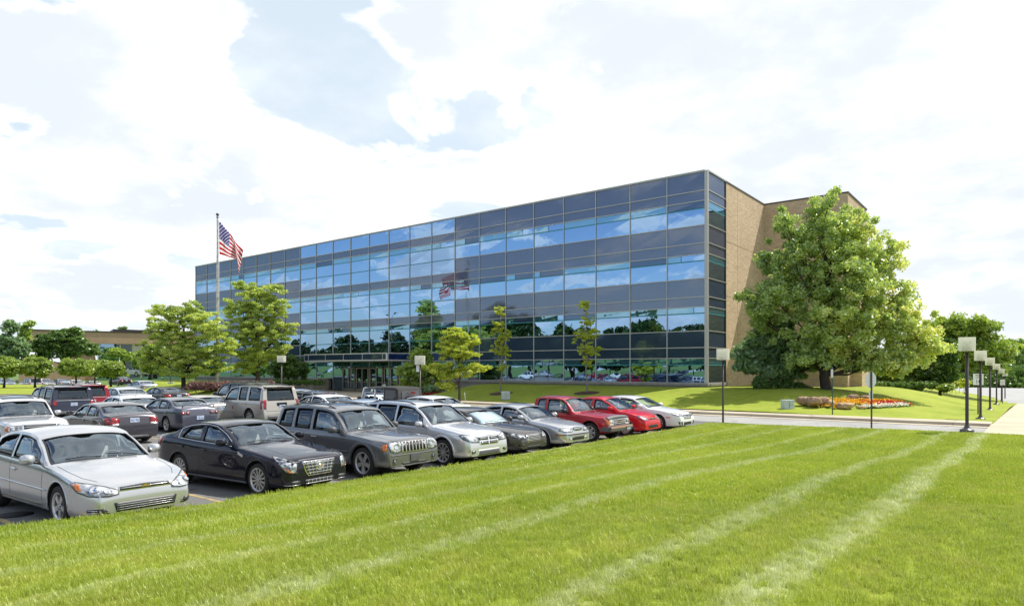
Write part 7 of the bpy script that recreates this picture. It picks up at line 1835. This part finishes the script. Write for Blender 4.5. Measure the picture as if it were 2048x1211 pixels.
def mk_flag():
    m, g = new_mat('flag_cloth'); uv = g.n('ShaderNodeUVMap', uv_map='UVMap').outputs[0]; s = g.n('ShaderNodeSeparateXYZ', inp={0: uv})
    u, v = s.outputs[0], s.outputs[1]
    st = g.math('MODULO', g.math('FLOOR', g.math('MULTIPLY', v, 13)), 2.0)
    col = g.mix(g.math('LESS_THAN', st, .5), (.92, .90, .90), (.66, .02, .045))
    can_ = g.math('MULTIPLY', g.math('LESS_THAN', u, .40), g.math('GREATER_THAN', v, 6/13))
    cu = g.math('MULTIPLY', u, 11/.40*.5); cv = g.math('MULTIPLY', g.math('SUBTRACT', v, 6/13), 9/(7/13)*.5)
    def dots(ou, ov):
        a = g.math('SUBTRACT', g.math('FRACT', g.math('ADD', cu, ou)), .5); b = g.math('SUBTRACT', g.math('FRACT', g.math('ADD', cv, ov)), .5)
        return g.math('LESS_THAN', g.math('ADD', g.math('MULTIPLY', a, a), g.math('MULTIPLY', b, b)), .045)
    star = g.math('MAXIMUM', dots(.1, .1), dots(.6, .6))
    blue = g.mix(star, (.05, .045, .30), (.82, .80, .80)); col = g.mix(can_, col, blue)
    d = g.n('ShaderNodeBsdfDiffuse', inp={0: col}); t_ = g.n('ShaderNodeBsdfTranslucent', inp={0: col}); finish(g, g.n('ShaderNodeMixShader', inp={0: .5, 1: d, 2: t_})); return m
# cloth hung from its hoist: photo outline followed by columns that sag and fold
NU, NV = 44, 26; V = []; F = []; UV = []
for i in range(NU+1):
    s = i/NU
    for j in range(NV+1):
        t_ = j/NV                                # 0 bottom, 1 top
        # top edge runs out and down to the far corner, bottom edge to the low fold
        tx, tz = (437+47*s**.85, 441+61*s**1.05+2*math.sin(5*s)); bx, bz = (439+44*s**.9-4*max(0, s-.8)*5*.6, 508+14*s+ (26*max(0, s-.72)/.28 if s > .72 else 0))
        f_ = t_**(1.0+.35*s); u_ = bx*(1-f_)+tx*f_; v_ = bz*(1-f_)+tz*f_
        fold = .34*s**.7*math.sin(2*math.pi*(s*2.1+.35*t_))+.16*s*math.sin(2*math.pi*(s*4.3-.5*t_))
        u_ += 2.6*s*math.sin(2*math.pi*(s*1.6+t_*.5)+.6)
        Yq = 60.8+3.3*s+fold; V.append(((u_-1024)/1342*Yq-(435-1024)/1342*60.8, Yq-60.8, CAMZ-(v_-737)*Yq/1342-fz)); UV.append((s, t_))
for i in range(NU):
    for j in range(NV): F.append((i*(NV+1)+j, (i+1)*(NV+1)+j, (i+1)*(NV+1)+j+1, i*(NV+1)+j+1))
me = bpy.data.meshes.new('flag'); me.from_pydata(V, [], F); me.materials.append(mk_flag()); ul = me.uv_layers.new(name='UVMap')
for lp in me.loops: ul.data[lp.index].uv = UV[lp.vertex_index]
me.polygons.foreach_set('use_smooth', [True]*len(me.polygons)); fl = link('flag', me, None, (fx, fy, fz), TH)
sd = fl.modifiers.new('cloth_thickness', 'SOLIDIFY'); sd.thickness = .006
tag(fl, 'red, white and blue starred and striped flag drooping from the flagpole', 'flag')
# tall street lamp behind the car park, mirrored in the glass
x, y = mirror(782, -8); t = empty('street_lamp', (x, y, .2), .4, 'tall twin-armed street lamp mirrored in the glass above the canopy', 'street lamp'); hh = 15.6
mb = MB(); mb.lathe([(.2, -.1), (.11, hh-1), (0, hh-1)], 10); mb.build('pole', LPOST, t)
for sg in (1, -1): mb = MB(); mb.tube([(0, 0, hh-1.5), (sg*1.2, 0, hh-.6), (sg*3.0, 0, hh-.1)], .09, 6); mb.obox((sg*3.5, 0, hh-.1), (1, 0, 0), (0, 1, 0), (0, 0, 1), .6, .25, .12); mb.build('arm', LPOST, t)
# crosswise pale bands and joints on the walk are in its material; a drain cover in the car park
x, y = atg(28, 1029, .2); mb = MB(); mb.lathe([(.3, .202), (.3, .206), (0, .206)], 18); tag(mb.build('manhole_cover', BLKM, None, (x, y, 0)), 'dark round drain cover in the asphalt beside the silver saloon', 'drain cover')
# slight summer haze: far tree belt fades a little
